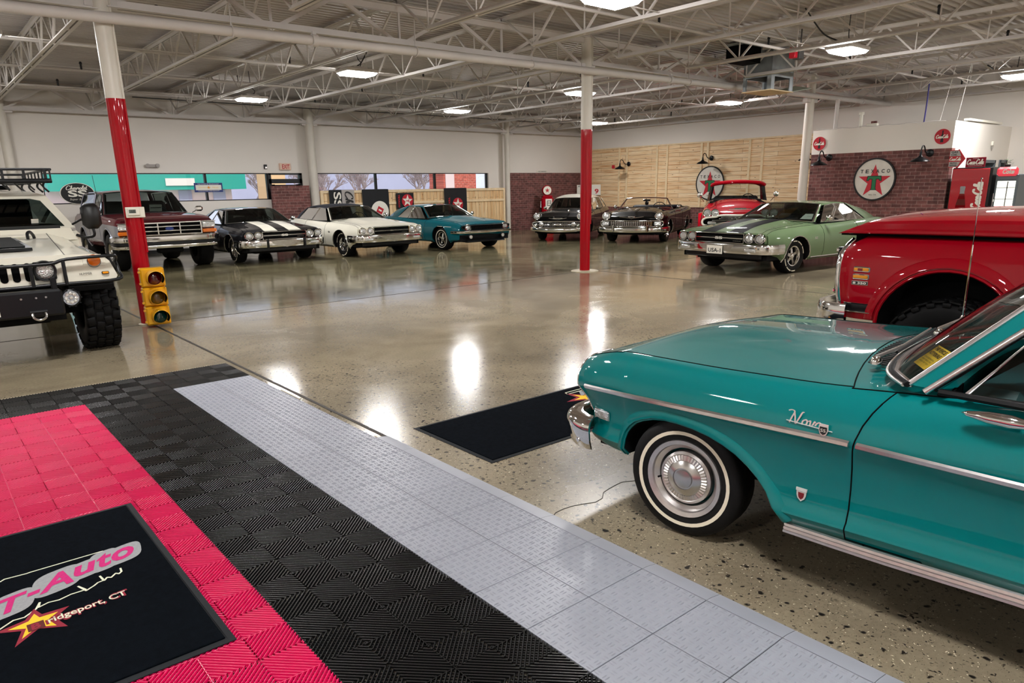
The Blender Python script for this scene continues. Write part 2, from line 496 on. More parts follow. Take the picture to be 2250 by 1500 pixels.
def plankmat(name, axis, vertical, w, cols, knots=True):
    m, nt, p = newmat(name); p.inputs['Roughness'].default_value = 0.6
    v = planar(nt, axis)
    mp = N(nt, 'ShaderNodeMapping')
    if vertical: mp.inputs['Rotation'].default_value = (0, 0, PI/2)
    nt.links.new(v, mp.inputs['Vector']); v = mp.outputs[0]
    b = N(nt, 'ShaderNodeTexBrick'); b.inputs['Scale'].default_value = 1.0
    b.inputs['Brick Width'].default_value = 2.6; b.inputs['Row Height'].default_value = w
    b.inputs['Mortar Size'].default_value = 0.004; b.inputs['Mortar Smooth'].default_value = 0.0
    b.inputs['Color1'].default_value = cols[0]; b.inputs['Color2'].default_value = cols[1]; b.inputs['Mortar'].default_value = cols[2]
    nt.links.new(v, b.inputs['Vector'])
    m2 = N(nt, 'ShaderNodeMapping'); m2.inputs['Scale'].default_value = (0.9, 22, 1); nt.links.new(v, m2.inputs['Vector'])
    n = N(nt, 'ShaderNodeTexNoise'); n.inputs['Scale'].default_value = 1.6; n.inputs['Detail'].default_value = 6; n.inputs['Distortion'].default_value = 0.6
    nt.links.new(m2.outputs[0], n.inputs['Vector'])
    r = ramp(nt, [(0.30, srgb(214, 166, 128)), (0.45, srgb(242, 226, 200)), (0.62, srgb(255, 250, 238)), (0.8, srgb(236, 198, 164))])
    nt.links.new(n.outputs['Fac'], r.inputs['Fac'])
    c = mixc(nt, 1.0, b.outputs['Color'], r.outputs['Color'], 'MULTIPLY')
    if knots:
        m3 = N(nt, 'ShaderNodeMapping'); m3.inputs['Scale'].default_value = (2.0, 6.0, 1); nt.links.new(v, m3.inputs['Vector'])
        vo = N(nt, 'ShaderNodeTexVoronoi'); vo.inputs['Scale'].default_value = 1.3; nt.links.new(m3.outputs[0], vo.inputs['Vector'])
        rk = ramp(nt, [(0.05, gray(1)), (0.11, gray(0))]); nt.links.new(vo.outputs['Distance'], rk.inputs['Fac'])
        c = mixc(nt, rk.outputs['Color'], c, srgb(112, 66, 36))
    nt.links.new(c, p.inputs['Base Color'])
    inv = N(nt, 'ShaderNodeMath', operation='SUBTRACT'); inv.inputs[0].default_value = 1
    nt.links.new(b.outputs['Fac'], inv.inputs[1]); bump(nt, p, inv.outputs[0], 0.5, 0.004)
plankmat('plank_wall', 1, False, 0.145, (srgb(252, 236, 210), srgb(238, 212, 178), srgb(140, 104, 76)))
noisy('batten_wood', srgb(236, 212, 172), 0.12, 6.0, 0.6)
plankmat('fence_wood', 0, True, 0.14, (srgb(250, 232, 200), srgb(236, 208, 166), srgb(130, 92, 60)))

def floor_material():
    m, nt, p = newmat('polished_concrete')
    v = coords(nt)
    def noise(s, d=5, dist=0.0, vec=None):
        n = N(nt, 'ShaderNodeTexNoise'); n.inputs['Scale'].default_value = s; n.inputs['Detail'].default_value = d; n.inputs['Distortion'].default_value = dist
        nt.links.new(vec or v, n.inputs['Vector']); return n.outputs['Fac']
    big, mid, fine = noise(0.35, 6, 1.2), noise(1.7, 6, 0.8), noise(45, 3)
    r1 = ramp(nt, [(0.30, srgb(118, 108, 90)), (0.5, srgb(147, 135, 112)), (0.72, srgb(170, 156, 129))]); nt.links.new(big, r1.inputs['Fac'])
    r2 = ramp(nt, [(0.32, gray(0.82)), (0.68, gray(1.08))]); nt.links.new(mid, r2.inputs['Fac'])
    c = mixc(nt, 0.85, r1.outputs['Color'], r2.outputs['Color'], 'MULTIPLY')
    r3 = ramp(nt, [(0.3, gray(0.86)), (0.7, gray(1.1))]); nt.links.new(fine, r3.inputs['Fac'])
    c = mixc(nt, 0.8, c, r3.outputs['Color'], 'MULTIPLY')
    # stones laid bare by the grinding: dark and pale chips, thick in some patches and absent in others
    patch = noise(0.55, 2)
    sp = N(nt, 'ShaderNodeSeparateXYZ'); nt.links.new(v, sp.inputs[0])
    mr = N(nt, 'ShaderNodeMapRange'); mr.inputs['From Min'].default_value = 6.5; mr.inputs['From Max'].default_value = 1.0
    nt.links.new(sp.outputs[1], mr.inputs['Value'])
    ad = N(nt, 'ShaderNodeMath', operation='MULTIPLY_ADD'); ad.inputs[1].default_value = 0.55; nt.links.new(mr.outputs[0], ad.inputs[0]); nt.links.new(patch, ad.inputs[2])
    rp = ramp(nt, [(0.45, gray(0)), (0.74, gray(1))]); nt.links.new(ad.outputs[0], rp.inputs['Fac'])
    for sc_, lo, hi, col in ((19, 0.17, 0.26, srgb(22, 20, 18)), (33, 0.16, 0.25, srgb(26, 22, 18)), (48, 0.14, 0.22, srgb(34, 28, 24)), (85, 0.16, 0.26, srgb(60, 48, 36)), (50, 0.10, 0.18, srgb(220, 208, 180))):
        w = N(nt, 'ShaderNodeTexNoise'); w.inputs['Scale'].default_value = sc_*.6; nt.links.new(v, w.inputs['Vector'])
        wm = mixc(nt, 0.03, v, w.outputs['Color'], 'LINEAR_LIGHT')
        vo = N(nt, 'ShaderNodeTexVoronoi'); vo.inputs['Scale'].default_value = sc_; vo.inputs['Randomness'].default_value = 1.0
        nt.links.new(wm, vo.inputs['Vector'])
        rr = ramp(nt, [(lo, gray(1)), (hi, gray(0))]); nt.links.new(vo.outputs['Distance'], rr.inputs['Fac'])
        sel = ramp(nt, [(0.38, gray(0)), (0.45, gray(1))]); nt.links.new(vo.outputs['Color'], sel.inputs['Fac'])
        f1 = mixc(nt, 1.0, rr.outputs['Color'], sel.outputs['Color'], 'MULTIPLY')
        f2 = mixc(nt, 1.0, f1, rp.outputs['Color'], 'MULTIPLY')
        c = mixc(nt, f2, c, col)
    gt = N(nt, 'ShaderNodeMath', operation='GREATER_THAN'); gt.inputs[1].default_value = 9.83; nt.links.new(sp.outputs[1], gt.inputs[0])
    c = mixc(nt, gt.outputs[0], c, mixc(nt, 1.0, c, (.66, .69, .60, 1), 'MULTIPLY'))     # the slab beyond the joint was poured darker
    nt.links.new(c, p.inputs['Base Color'])
    rr = ramp(nt, [(0.3, gray(0.07)), (0.7, gray(0.15))]); nt.links.new(mid, rr.inputs['Fac'])
    nr = ramp(nt, [(0.0, gray(0)), (1.0, gray(1))]); nt.links.new(mr.outputs[0], nr.inputs['Fac'])
    nt.links.new(mixc(nt, nr.outputs['Color'], rr.outputs['Color'], gray(0.34)), p.inputs['Roughness'])   # ground but less polished at the near end
    p.inputs['Specular IOR Level'].default_value = 0.62
    bump(nt, p, big, 0.04, 0.012)
floor_material()
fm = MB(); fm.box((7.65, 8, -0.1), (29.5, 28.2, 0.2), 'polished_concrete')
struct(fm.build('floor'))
# saw-cut joints
noisy('joint_fill', srgb(44, 38, 30), 0.3, 8.0, 0.6)
noisy('joint_edge', srgb(186, 176, 150), 0.2, 12.0, 0.5)
j = MB(); j.box((2.215, 8, .0015), (.026, 27.8, .003), 'joint_fill'); struct(j.build('trim_1'))
j = MB(); j.box((7.6, 9.83, .0012), (29.2, .014, .0024), 'joint_fill'); struct(j.build('trim_2'))
j = MB(); j.box((10.32, 4, .0014), (.012, 11.6, .0028), 'joint_fill'); struct(j.build('trim_3'))
cr = MB(); random.seed(3)
pts = [V(2.2+i*.06, 2.36+.03*math.sin(i*.9)+random.uniform(-.012, .012)+i*.004, .001) for i in range(22)]
for a, b in zip(pts, pts[1:]): cr.bar(a, b, .004, .002, 'joint_fill')
struct(cr.build('floor_crack'))

# walls
def wallbox(mb, x0, x1, y0, y1, z0, z1, m): mb.box(((x0+x1)/2, (y0+y1)/2, (z0+z1)/2), (x1-x0, y1-y0, z1-z0), m)
WT = YB+0.25
ZS, ZT = bz(1.40), bz(2.165)
wx0, wx1, dx0, dx1, w2a, w2b = bx(2.9), bx(8.74), bx(8.74), bx(9.8), bx(10.18), bx(17.14)
w = MB()
wallbox(w, XL, wx0, YB, WT, 0, 4.6, 'wall_paint'); wallbox(w, wx0, wx1, YB, WT, 0, ZS, 'wall_paint')
wallbox(w, wx0, w2b, YB, WT, ZT, 4.6, 'wall_paint'); wallbox(w, dx1, w2a, YB, WT, 0, ZT, 'wall_paint')
wallbox(w, w2a, w2b, YB, WT, 0, 1.3, 'wall_paint'); wallbox(w, w2b, XR+.25, YB, WT, 0, 4.6, 'wall_paint')
struct(w.build('wall_back', weld=0))
w = MB(); wallbox(w, XR, XR+.25, YF, YB, 0, 4.6, 'wall_paint'); struct(w.build('wall_right'))
w = MB(); wallbox(w, XL-.25, XL, YF, WT, 0, 4.6, 'wall_paint'); struct(w.build('wall_left'))
w = MB(); wallbox(w, XL-.25, XR+.25, YF-.25, YF, 0, 4.6, 'wall_paint'); struct(w.build('wall_front'))
# windows: dark frames, glass
def window(n, x0, x1, z0, z1, mull):
    f = MB(); t = .05
    for z in (z0, z1): f.box(((x0+x1)/2, YB+.12, z), (x1-x0, .1, t), 'satin_black')
    for x in [x0, x1]+mull: f.box((x, YB+.12, (z0+z1)/2), (t*1.2, .1, z1-z0), 'satin_black')
    o = struct(f.build('window_%d' % n))
    xs = [x0]+mull+[x1]
    for a, b in zip(xs, xs[1:]):
        g = MB(); g.box(((a+b)/2, YB+.13, (z0+z1)/2), (b-a-.02, .008, z1-z0), 'clear_glass'); g.build('pane', o)
    return o
window(1, wx0, wx1-.03, ZS, ZT, [bx(5.0), bx(6.90)])
window(2, w2a, w2b, 1.3, ZT, [bx(12.42), bx(14.79)])
# glazed entrance door with a transom
d = MB()
for x in (dx0+.03, dx1-.03): d.box((x, YB+.1, ZT/2), (.1, .12, ZT), 'satin_black')
d.box(((dx0+dx1)/2, YB+.1, ZT-.02), (dx1-dx0, .12, .06), 'satin_black'); d.box(((dx0+dx1)/2, YB+.1, bz(1.93)), (dx1-dx0, .12, .13), 'satin_black')
o = struct(d.build('door_1'))
l = MB(); a, b = dx0+.08, dx1-.08
for x in (a+.05, b-.05): l.box((x, YB+.1, .92), (.12, .05, 1.84), 'satin_black')
l.box(((a+b)/2, YB+.1, 1.80), (b-a, .05, .06), 'satin_black'); l.box(((a+b)/2, YB+.1, .12), (b-a, .05, .24), 'satin_black')
l.build('door_leaf', o)
g = MB(); g.box(((a+b)/2, YB+.12, 1.0), (b-a-.1, .008, 1.6), 'clear_glass'); g.box(((dx0+dx1)/2, YB+.12, 2.06), (dx1-dx0-.1, .008, .2), 'clear_glass'); g.build('pane', o)
c = MB(); text_mesh(c, 'CRUZ', ((a+b)/2+.25, YB+.115, 1.79), (-1, 0, 0), (0, 0, 1), .07, 'ink_black'); c.build('lettering', o)

# brick and timber facings
w = MB(); wallbox(w, bx(18.0), XR, YB-.04, YB, 0, bz(2.17), 'brick_back'); struct(w.build('wall_back_brick'))
w = MB(); wallbox(w, XR-.05, XR, 10.2, YB-.04, 0, .82, 'brick_side'); struct(w.build('wall_right_brick'))
w = MB(); wallbox(w, XR-.06, XR, 11.0, YB-.05, .82, 3.03, 'plank_wall'); struct(w.build('wall_right_timber'))
tr = 0
def batten(y, wd=.10, z0=.82, z1=3.03, th=.04):
    global tr
    b = MB(); b.box((XR-.06-th/2, y, (z0+z1)/2), (th, wd, z1-z0), 'batten_wood', bev=.004)
    tr += 1; struct(b.build('trim_%d' % (10+tr)))
for y in (21.75, 19.80, 19.40, 17.92, 17.45, 15.94, 15.68, 14.02, 13.54, 12.1, 11.65): batten(y, .085)
b = MB(); b.box((XR-.085, 16.4, 3.05), (.05, 10.7, .05), 'batten_wood'); struct(b.build('trim_30'))
# inner room: white upper wall on brick, a white end wall with doorways
BXF, BY0, BY1, BZ = 18.5, 6.53, 9.86, 2.885
w = MB(); wallbox(w, BXF, BXF+.2, BY0, BY1, 2.30, BZ, 'wall_paint_white'); struct(w.build('wall_inner_upper'))
w = MB(); wallbox(w, BXF, BXF+.2, BY0, BY1, 0, 2.30, 'brick_side'); struct(w.build('wall_inner_brick'))
w = MB()
for x0, x1, z0, z1 in ((BXF+.2, 20.62, 0, BZ), (20.62, 21.40, 2.06, BZ), (21.40, 21.72, 0, BZ), (21.72, XR-.05, 2.07, BZ), (XR-.05, XR, 0, BZ)):
    wallbox(w, x0, x1, BY0, BY0+.15, z0, z1, 'wall_paint_white')
struct(w.build('wall_inner_end', weld=0))
w = MB(); wallbox(w, BXF+.2, XR, BY0+.15, BY1, 2.55, 2.62, 'wall_paint_white'); struct(w.build('ceiling_inner_room'))
w = MB(); wallbox(w, BXF+.2, XR, BY1-.15, BY1, 0, BZ, 'wall_paint_white'); struct(w.build('wall_inner_far'))
noisy('door_frame_gray', srgb(96, 104, 110), 0.05, 3, 0.5)
def doorframe(n, x0, x1, zt):
    f = MB()
    for x in (x0+.03, x1-.03): f.box((x, BY0+.07, zt/2), (.07, .2, zt), 'door_frame_gray')
    f.box(((x0+x1)/2, BY0+.07, zt-.03), (x1-x0, .2, .07), 'door_frame_gray')
    return struct(f.build('door_%d' % n))
doorframe(2, 20.62, 21.40, 2.06)
o = doorframe(3, 21.72, XR-.05, 2.07)
# baseboards
for n, (x0, x1) in enumerate(((XL, wx1), (w2a, bx(17.9)))):
    b = MB(); wallbox(b, x0, x1, YB-.02, YB, 0, .1, 'black_plastic'); struct(b.build('baseboard_back_%d' % (n+1)))

# ------------------------------------------------------------------ roof
dk = MB(); rows = []; y = YF; prof = [(0, 0), (.055, 0), (.075, .045), (.13, .045), (.15, 0)]
ys = []
while y < YB+.2:
    for a, h in prof[:-1]: ys.append((y+a, h))
    y += .15
dk.grid([[V(XL, q, ZD+h), V(XR+.2, q, ZD+h)] for q, h in ys], 'deck_paint')
struct(dk.build('ceiling', angle=20))
dk = MB(); dk.box((7.65, 8, ZD+.2), (29.8, 28.6, .08), 'deck_paint'); struct(dk.build('roof'))
jn = 0
def truss(a, b, z0, z1, panels, chord, web, nm, twin=True, shorten=0.0, bottom_material='steel_paint'):
    """open web truss from a to b (ground points) between heights z0 and z1"""
    m = MB(); a, b = Vector(a), Vector(b); d = (b-a).normalized(); L = (b-a).length
    s = V(-d.y, d.x, 0)
    o0 = chord*.75
    for z, sh in ((z0, shorten), (z1, 0)):
        for k in (-1, 1):
            p, q = a+d*sh+s*(k*o0), b-d*sh+s*(k*o0)
            sg = 1 if z == z0 else -1
            m.bar(p+V(0, 0, z), q+V(0, 0, z), chord, .012, bottom_material)
            m.bar(p-s*(k*(chord/2-.006))+V(0, 0, z+sg*chord/2), q-s*(k*(chord/2-.006))+V(0, 0, z+sg*chord/2), .012, chord, bottom_material)
    L2 = L-2*shorten; st = L2/panels
    top = [a]+[a+d*(shorten+st*(i+.5)) for i in range(panels)]+[b]
    bot = [a+d*(shorten+st*i) for i in range(panels+1)]
    for i in range(panels+1):
        m.bar(bot[i]+V(0, 0, z0), top[i]+V(0, 0, z1), web, web, 'steel_paint')
        m.bar(bot[i]+V(0, 0, z0), top[i+1]+V(0, 0, z1), web, web, 'steel_paint')
        if twin: m.bar(bot[i]+V(0, 0, z0), bot[i]+V(0, 0, z1), web*.6, web*.6, 'steel_paint')
    return m.build(nm, weld=0)
GY = 9.86
COLX = [2.20, 10.12, 18.2]
JX = [2.2-7.92, 2.2-5.94, 2.2-3.96, 2.2-1.98]+[2.2+1.98*i for i in range(11)]
n = 0
for x in JX:
    if x > XR-.3: continue
    for y0, y1, pn in ((GY+.02, YB-.1, 9), (-1.6, GY-.02, 9)):
        o = truss((x, y0, 0), (x, y1, 0), 3.74, ZD-.06, pn, .05, .028, 'roof_joist', shorten=.75)
        o['kind'] = 'structure'
for y, x0, x1 in ((GY, -5.7, 2.2), (GY, 2.2, 10.12), (GY, 10.12, 18.2), (GY, 18.2, XR), (YB-.35, -5.7, 2.3), (YB-.35, 2.3, 10.12), (YB-.35, 10.12, 18.0), (YB-.35, 18.0, XR)):
    zz = {-5.7: 3.62, 2.2: 3.66, 10.12: 3.73, 18.2: 3.80}[x0] if y < 15 else 3.60
    o = truss((x0, y, 0), (x1, y, 0), zz, ZD-.14, 4 if x1-x0 > 6 else 2, .085, .05, 'roof_girder', twin=True, shorten=.05)
    o['kind'] = 'structure'
# bridging rods and sprinkler branches across the joists
for y in (3.2, 6.6, 12.9, 15.6, 18.4):
    b = MB(); b.bar((XL, y, 3.77), (XR, y, 3.77), .03, .008, 'steel_paint'); b.bar((XL, y+.02, 4.22), (XR, y+.02, 4.22), .03, .008, 'steel_paint'); struct(b.build('roof_bridging'))
for y in (1.4, 4.9, 7.72, 11.6, 14.3, 17.1, 19.8):
    b = MB(); pts = [V(XL, y, 3.98), V(XR, y, 3.98)]
    b.tube(pts, .026, 'steel_paint')
    x = -6.0
    o = tag(b.build('sprinkler_branch'), 'thin white sprinkler branch pipe across the joists, %s' % {1.4: 'nearest the viewer', 4.9: 'above the teal car', 7.72: 'just in front of the main pipe', 11.6: 'just behind the main pipe', 14.3: 'second behind the main pipe', 17.1: 'third behind the main pipe', 19.8: 'closest to the far wall'}[y], 'pipe', 'sprinkler branch pipes')
    while x < XR:
        s = MB(); s.cyl((x, y, 3.98), (x, y, 4.10), .02, 'black_plastic', 8); s.lathe([(.0, .0), (.03, .01), (.022, .05), (0, .06)], (x, y, 4.09), (0, 0, 1), 'black_plastic', 8)
        s.build('sprinkler_head', o); x += 3.1
# main sprinkler pipe under the girder
mp = thing('sprinkler_main', 'thick white sprinkler main pipe running along the red and white columns', 'pipe', (0, 0, 0))
PZ = lambda x: 3.515+(x-2.2)*.0105
p = MB(); p.tube([V(-5.5, GY-.20, PZ(-5.5)), V(XR-.02, GY-.20, PZ(XR))], .06, 'steel_paint', 14); p.build('pipe', mp, angle=60)
for x in (4.7, 12.3, 14.9, 15.5, 20.6):
    c = MB(); c.tube([V(x-.04, GY-.20, PZ(x)), V(x+.04, GY-.20, PZ(x))], .078, 'steel_paint', 14)
    c.box((x, GY-.20, PZ(x)+.08), (.05, .05, .06), 'steel_paint'); c.build('coupling', mp, angle=60)
for x in (-3, 3.6, 6.3, 8.6, 12.9, 16.6):
    c = MB(); c.tube([V(x, GY-.2+.07*math.cos(a), PZ(x)+.07*math.sin(a)) for a in [i*PI/8 for i in range(16)]], .008, 'steel_paint', 6, closed=True); c.bar((x, GY-.2, PZ(x)+.07), (x, GY-.2, 3.98), .012, .012, 'steel_paint'); c.build('hanger', mp)

# columns: white above, red below
def column(x, label, plate, zr=2.62):
    r = thing('support_column', label, 'column', (x, GY, 0), 0, 'columns painted white over red')
    r['kind'] = 'thing'
    b = MB(); b.lathe([(.098, .02), (.098, zr)], (0, 0, 0), (0, 0, 1), 'column_red', 24); b.build('red_shaft', r, angle=60)
    b = MB(); b.lathe([(.0985, zr), (.0985, ZD-.1)], (0, 0, 0), (0, 0, 1), 'column_white', 24)
    b.box((0, 0, 3.70), (.34, .10, .10), 'steel_paint'); b.build('white_shaft', r, angle=60)
    b = MB(); b.tube([V(.085, -.062, .9), V(.085, -.062, zr)], .013, 'column_red', 6); b.tube([V(.085, -.062, zr), V(.085, -.062, ZD-.1)], .013, 'column_white', 6); b.build('conduit', r)
    b = MB(); b.lathe([(0, 0), (plate, 0), (plate, .010), (plate-.02, .016), (.09, .02)], (0, 0, 0), (0, 0, 1), 'joint_edge', 28); b.build('base_plate', r)
    return r
cl = column(COLX[0], 'red and white steel column with a thermostat, behind the yellow traffic light', .13, 2.68)
cc = column(COLX[1], 'red and white steel column alone in the middle of the floor', .27)
def wallcol(x, y, label, r=.11):
    b = MB(); b.lathe([(r, 0), (r, ZD-.1)], (x, y, 0), (0, 0, 1), 'column_white', 20)
    b.box((x, y, 3.60), (.5, .12, .10), 'steel_paint')
    o = b.build('wall_column', angle=60); tag(o, label, 'column'); o['kind'] = 'thing'; return o
wallcol(COLX[2], GY, 'plain white column at the corner of the brick inner room', .11)
wallcol(2.30, YB-.3, 'plain white column against the far wall above the white off-roader')
wallcol(bx(10.02), YB-.3, 'plain white column against the far wall behind the white convertible', .14)
wallcol(bx(17.82), YB-.3, 'plain white column against the far wall at the end of the timber fence', .10)
# lamps: flat high-bay fittings
mat('lamp_glow', (1, 1, 1, 1), 0.4, emit=(1.0, 0.98, 0.97, 1), estr=LAMP)
LP = [(7.04, 12.81), (6.83, 17.57), (12.5, 17.2), (6.92, 6.35), (12.7, 12.58), (18.9, 17.9), (17.6, 11.83), (12.64, 6.27), (18.8, 5.57),
      (1.2, 12.7), (1.2, 17.5), (1.2, 6.3), (1.2, 0.6), (6.9, 0.6), (12.6, 0.4), (18.8, .2), (-4.2, 12.7), (-4.2, 6.3), (-4.2, .6), (1.2, -4.2), (6.9, -4.2), (12.6, -4.2)]
LT = ['in line behind the first, over the white convertible', 'over the maroon truck', 'over the teal coupe by the fence', 'cut by the top edge of the frame', 'partly behind the middle red column',
      'small, just beside the middle red column', 'over the red pickup', 'beside the hanging sheet-metal duct', 'over the brick inner room']
lamp0 = None
for i, (x, y) in enumerate(LP):
    lab = 'white rectangular LED high-bay lamp, ' + LT[i] if i < 9 else 'white rectangular LED high-bay lamp out of the picture'
    if lamp0 is None:
        t = thing('high_bay_lamp', lab, 'ceiling lamp', (x, y, 3.70), 0, 'ceiling lamps')
        b = MB(); b.box((0, 0, .04), (.66, .46, .06), 'steel_paint', bev=.01)
        b.box((0, 0, .085), (.3, .3, .05), 'steel_paint', bev=.01); b.build('housing', t)
        b = MB(); b.grid([[V(x*k, y*k, z) for x, y in ((-.31, -.21), (.31, -.21), (.31, .21), (-.31, .21))] for k, z in ((1, .012), (.86, -.035))], 'lamp_glow', closed=True); b.quad(*[V(x*.86, y*.86, -.035) for x, y in ((-.31, -.21), (.31, -.21), (.31, .21), (-.31, .21))], 'lamp_glow'); b.build('diffuser', t)
        b = MB(); b.tube(smooth_path([(0.05, 0, .1), (.12, .05, .2), (.03, .02, .3), (0, 0, .63)]), .008, 'black_plastic', 6); b.bar((-.2, 0, .07), (-.2, 0, .63), .006, .006, 'steel_paint'); b.bar((.2, 0, .07), (.2, 0, .63), .006, .006, 'steel_paint'); b.build('hanger_cord', t)
        lamp0 = t
    else: copy_thing(lamp0, (x, y, 3.70), None, lab)
# ------------------------------------------------------------------ vehicle kit
# local frame of a vehicle: x forward, y to its own left, z up, origin on the ground under the front axle.
# u = distance behind the front axle (so the nose is negative).
def car_T(sl=1, sw=1, sz=1):
    return Matrix(((-sl, 0, 0, 0), (0, sw, 0, 0), (0, 0, sz, 0), (0, 0, 0, 1)))
def arch_line(uc, ra, zc, zlow, n=14):
    return [(uc-ra, zlow)]+[(uc-ra*math.cos(PI*i/n), zc+ra*math.sin(PI*i/n)) for i in range(n+1)]+[(uc+ra, zlow)]
class Body:
    """a body shell lofted from cross sections and cut into named panels"""
    def __init__(s, T, hw, sh, ct, lo, side, top, u0, u1, arches, nose=(), tail=(), bow=0.0, noselen=.35, cockpit=None, bulge=None, step=.07, extra=(), sideshift=None, cap='satin_black', square=0.0):
        s.T = T; s.hw, s.sh, s.ct, s.lo, s.side, s.top = hw, sh, ct, lo, side, top
        s.nose, s.bow, s.u0, s.u1, s.noselen, s.tail = nose, bow, u0, u1, noselen, tail
        s.ns = len(side); s.square = square
        s.cockpit, s.bulge, s.arches, s.sideshift, s.cap = cockpit, bulge, arches, sideshift, cap
        us = set()
        k = int((u1-u0)/step)
        for i in range(k+1): us.add(round(u0+(u1-u0)*i/k, 4))
        for e in extra: us.add(e)
        for d in (0.015, .04): us.add(u0+d)
        us = [u for u in us if not any(a[0][0]-.02 < u < a[-1][0]+.02 for a in arches)]
        st = [(u, None) for u in us]
        for a in arches:
            for i, (u, z) in enumerate(a): st.append((u, z, i))
        if cockpit:
            for e in (cockpit[0], cockpit[1]):
                st = [q for q in st if abs(q[0]-e) > .012 or q[1] is not None]
                st += [(e-.006, None), (e+.006, None)]
        st.sort(key=lambda q: (q[0], q[2] if len(q) > 2 else 0))
        s.st = st; s.rows = [s.row(q[0], q[1]) for q in st]
    def hwz(s, u, t):
        return interp(s.hw, u)-lin(s.side, t)*(1.0)
    def y_at(s, u, z):
        lo, sh = lin(s.lo, u), interp(s.sh, u)
        t = (z-lo)/max(.01, sh-lo)
        y = interp(s.hw, u)-lin(s.side, min(1, max(0, t)))*(1-s.square*max(0, 1-(u-s.u0)/.45))
        if s.sideshift: y += s.sideshift(u, z)
        return y
    def fix(s, u, y, z, ):
        """noses and tails lean and are bowed in plan"""
        w = max(0.0, 1-(u-s.u0)/s.noselen)
        hw = max(.3, interp(s.hw, u))
        du = 0
        if w > 0:
            w2 = w*w*(3-2*w)
            du = w2*((lin(s.nose, z) if s.nose else 0)+s.bow*(y/hw)**2)
        if s.tail:
            w = max(0.0, 1-(s.u1-u)/.3); du += w*w*lin(s.tail, z)
        return V(u+du, y, z)
    def row(s, u, az):
        lo, sh, ct = lin(s.lo, u), interp(s.sh, u), interp(s.ct, u)
        pts = []
        for t, ins in s.side:
            z = lo+t*(sh-lo)
            if az is not None and z < az: z = min(az, sh-.01)
            pts.append((s.y_at(u, z), z))
        ys = pts[-1][0]
        ck = s.cockpit and s.cockpit[0] < u < s.cockpit[1]
        for q, h in s.top[1:]:
            y = ys*(1-q); z = sh+(ct-sh)*h
            if ck:
                wall, ztub = s.cockpit[2], s.cockpit[3]
                if y > ys-wall: z = sh+.002
                else: z = ztub
                if q == s.top[1][0]: y, z = ys-wall*.8, sh
                if q == s.top[2][0]: y, z = ys-wall, ztub
            elif s.bulge: z += s.bulge(u, y)
            pts.append((y, z))
        return [s.fix(u, y, z) for y, z in pts]
    def panels(s, root, paint, regions=(), matf=None, gap=.0035, lipmat=None, liner=True, lipr=.012, inner='interior_dark', body='body'):
        """regions: list of (name, test(u, y, z, top)); each becomes a part of its own on each side"""
        buf = {}
        def get(k):
            if k not in buf: buf[k] = MB(s.T)
            return buf[k]
        gaps = MB(s.T); nR = len(s.rows)
        cls = []
        for i in range(nR-1):
            line = []
            for j in range(len(s.rows[0])-1):
                q = [s.rows[i][j], s.rows[i][j+1], s.rows[i+1][j+1], s.rows[i+1][j]]
                c = sum(q, V(0, 0, 0))/4; top = j >= s.ns-1
                nm = None
                for name, test in regions:
                    if test(c.x, c.y, c.z, top): nm = name; break
                m = matf(c.x, c.y, c.z, top) if matf else paint
                if s.cockpit and top and s.cockpit[0] <= c.x <= s.cockpit[1]: m = inner; nm = None
                line.append((nm, m, q))
            cls.append(line)
        for sgn in (1, -1):
            for i, line in enumerate(cls):
                for j, (nm, m, q) in enumerate(line):
                    if (q[0]-q[1]).length < 1e-6 and (q[2]-q[3]).length < 1e-6: continue
                    key = (nm or body, sgn if (nm and 'hood' not in nm and 'trunk' not in nm) else 0)
                    get(key).quad(*[V(p.x, p.y*sgn, p.z) for p in q], m)
                    # gaps between panels
                    if gap:
                        for (ni, nj, a, b) in ((i+1, j, q[3], q[2]), (i, j+1, q[1], q[2])):
                            if ni < len(cls) and nj < len(line) and cls[ni][nj][0] != nm and (a-b).length > 1e-4:
                                gaps.tube([V(a.x, a.y*sgn, a.z), V(b.x, b.y*sgn, b.z)], gap, 'gap_black', 5)
        out = {}
        B = get((body, 0))
        if s.cap:
            r = s.rows[0]; B.poly([V(p.x+.004, p.y, p.z) for p in r]+[V(p.x+.004, -p.y, p.z) for p in reversed(r[:-1])], s.cap)
            r = s.rows[-1]; B.poly([V(p.x, p.y, p.z) for p in r]+[V(p.x, -p.y, p.z) for p in reversed(r[:-1])], paint)
        if gaps.f:
            o = len(B.v); B.v += gaps.v; k = B.mi('gap_black'); B.f += [[i+o for i in f] for f in gaps.f]; B.fm += [k]*len(gaps.f)
        for (nm, sg), b in buf.items(): out[(nm, sg)] = b.build(nm, root, angle=32, weld=2e-4)
        if liner:
            L = MB(s.T)
            for a in s.arches:
                for sgn in (1, -1):
                    e = [s.fix(u, s.y_at(u, max(z, lin(s.lo, u))), z) for u, z in a]
                    L.grid([[V(p.x, (p.y-.005)*sgn, p.z) for p in e], [V(p.x, (p.y-.32)*sgn, p.z) for p in e]], 'chassis_black')
                    L.poly([V(p.x, (p.y-.32)*sgn, p.z) for p in e], 'chassis_black')
                    if lipmat:
                        lip = MB(s.T); lip.tube([V(p.x, (p.y+.001)*sgn, p.z) for p in e], lipr, lipmat, 6, flat=1); lip.build('wheel_arch_trim', root, angle=60)
            zl = lin(s.lo, 0)
            hwm = interp(s.hw, .5)-.33
            L.box(((s.u0+s.u1)/2+.05, 0, zl+.12), (s.u1-s.u0-.35, 2*hwm, .22), 'chassis_black')
            for a, b in zip([s.u0+.12]+[x[-1][0] for x in s.arches], [x[0][0] for x in s.arches]+[s.u1-.1]):
                if b > a: L.box(((a+b)/2, 0, zl+.14), (b-a-.01, 2*interp(s.hw, (a+b)/2)-.16, .18), 'chassis_black')
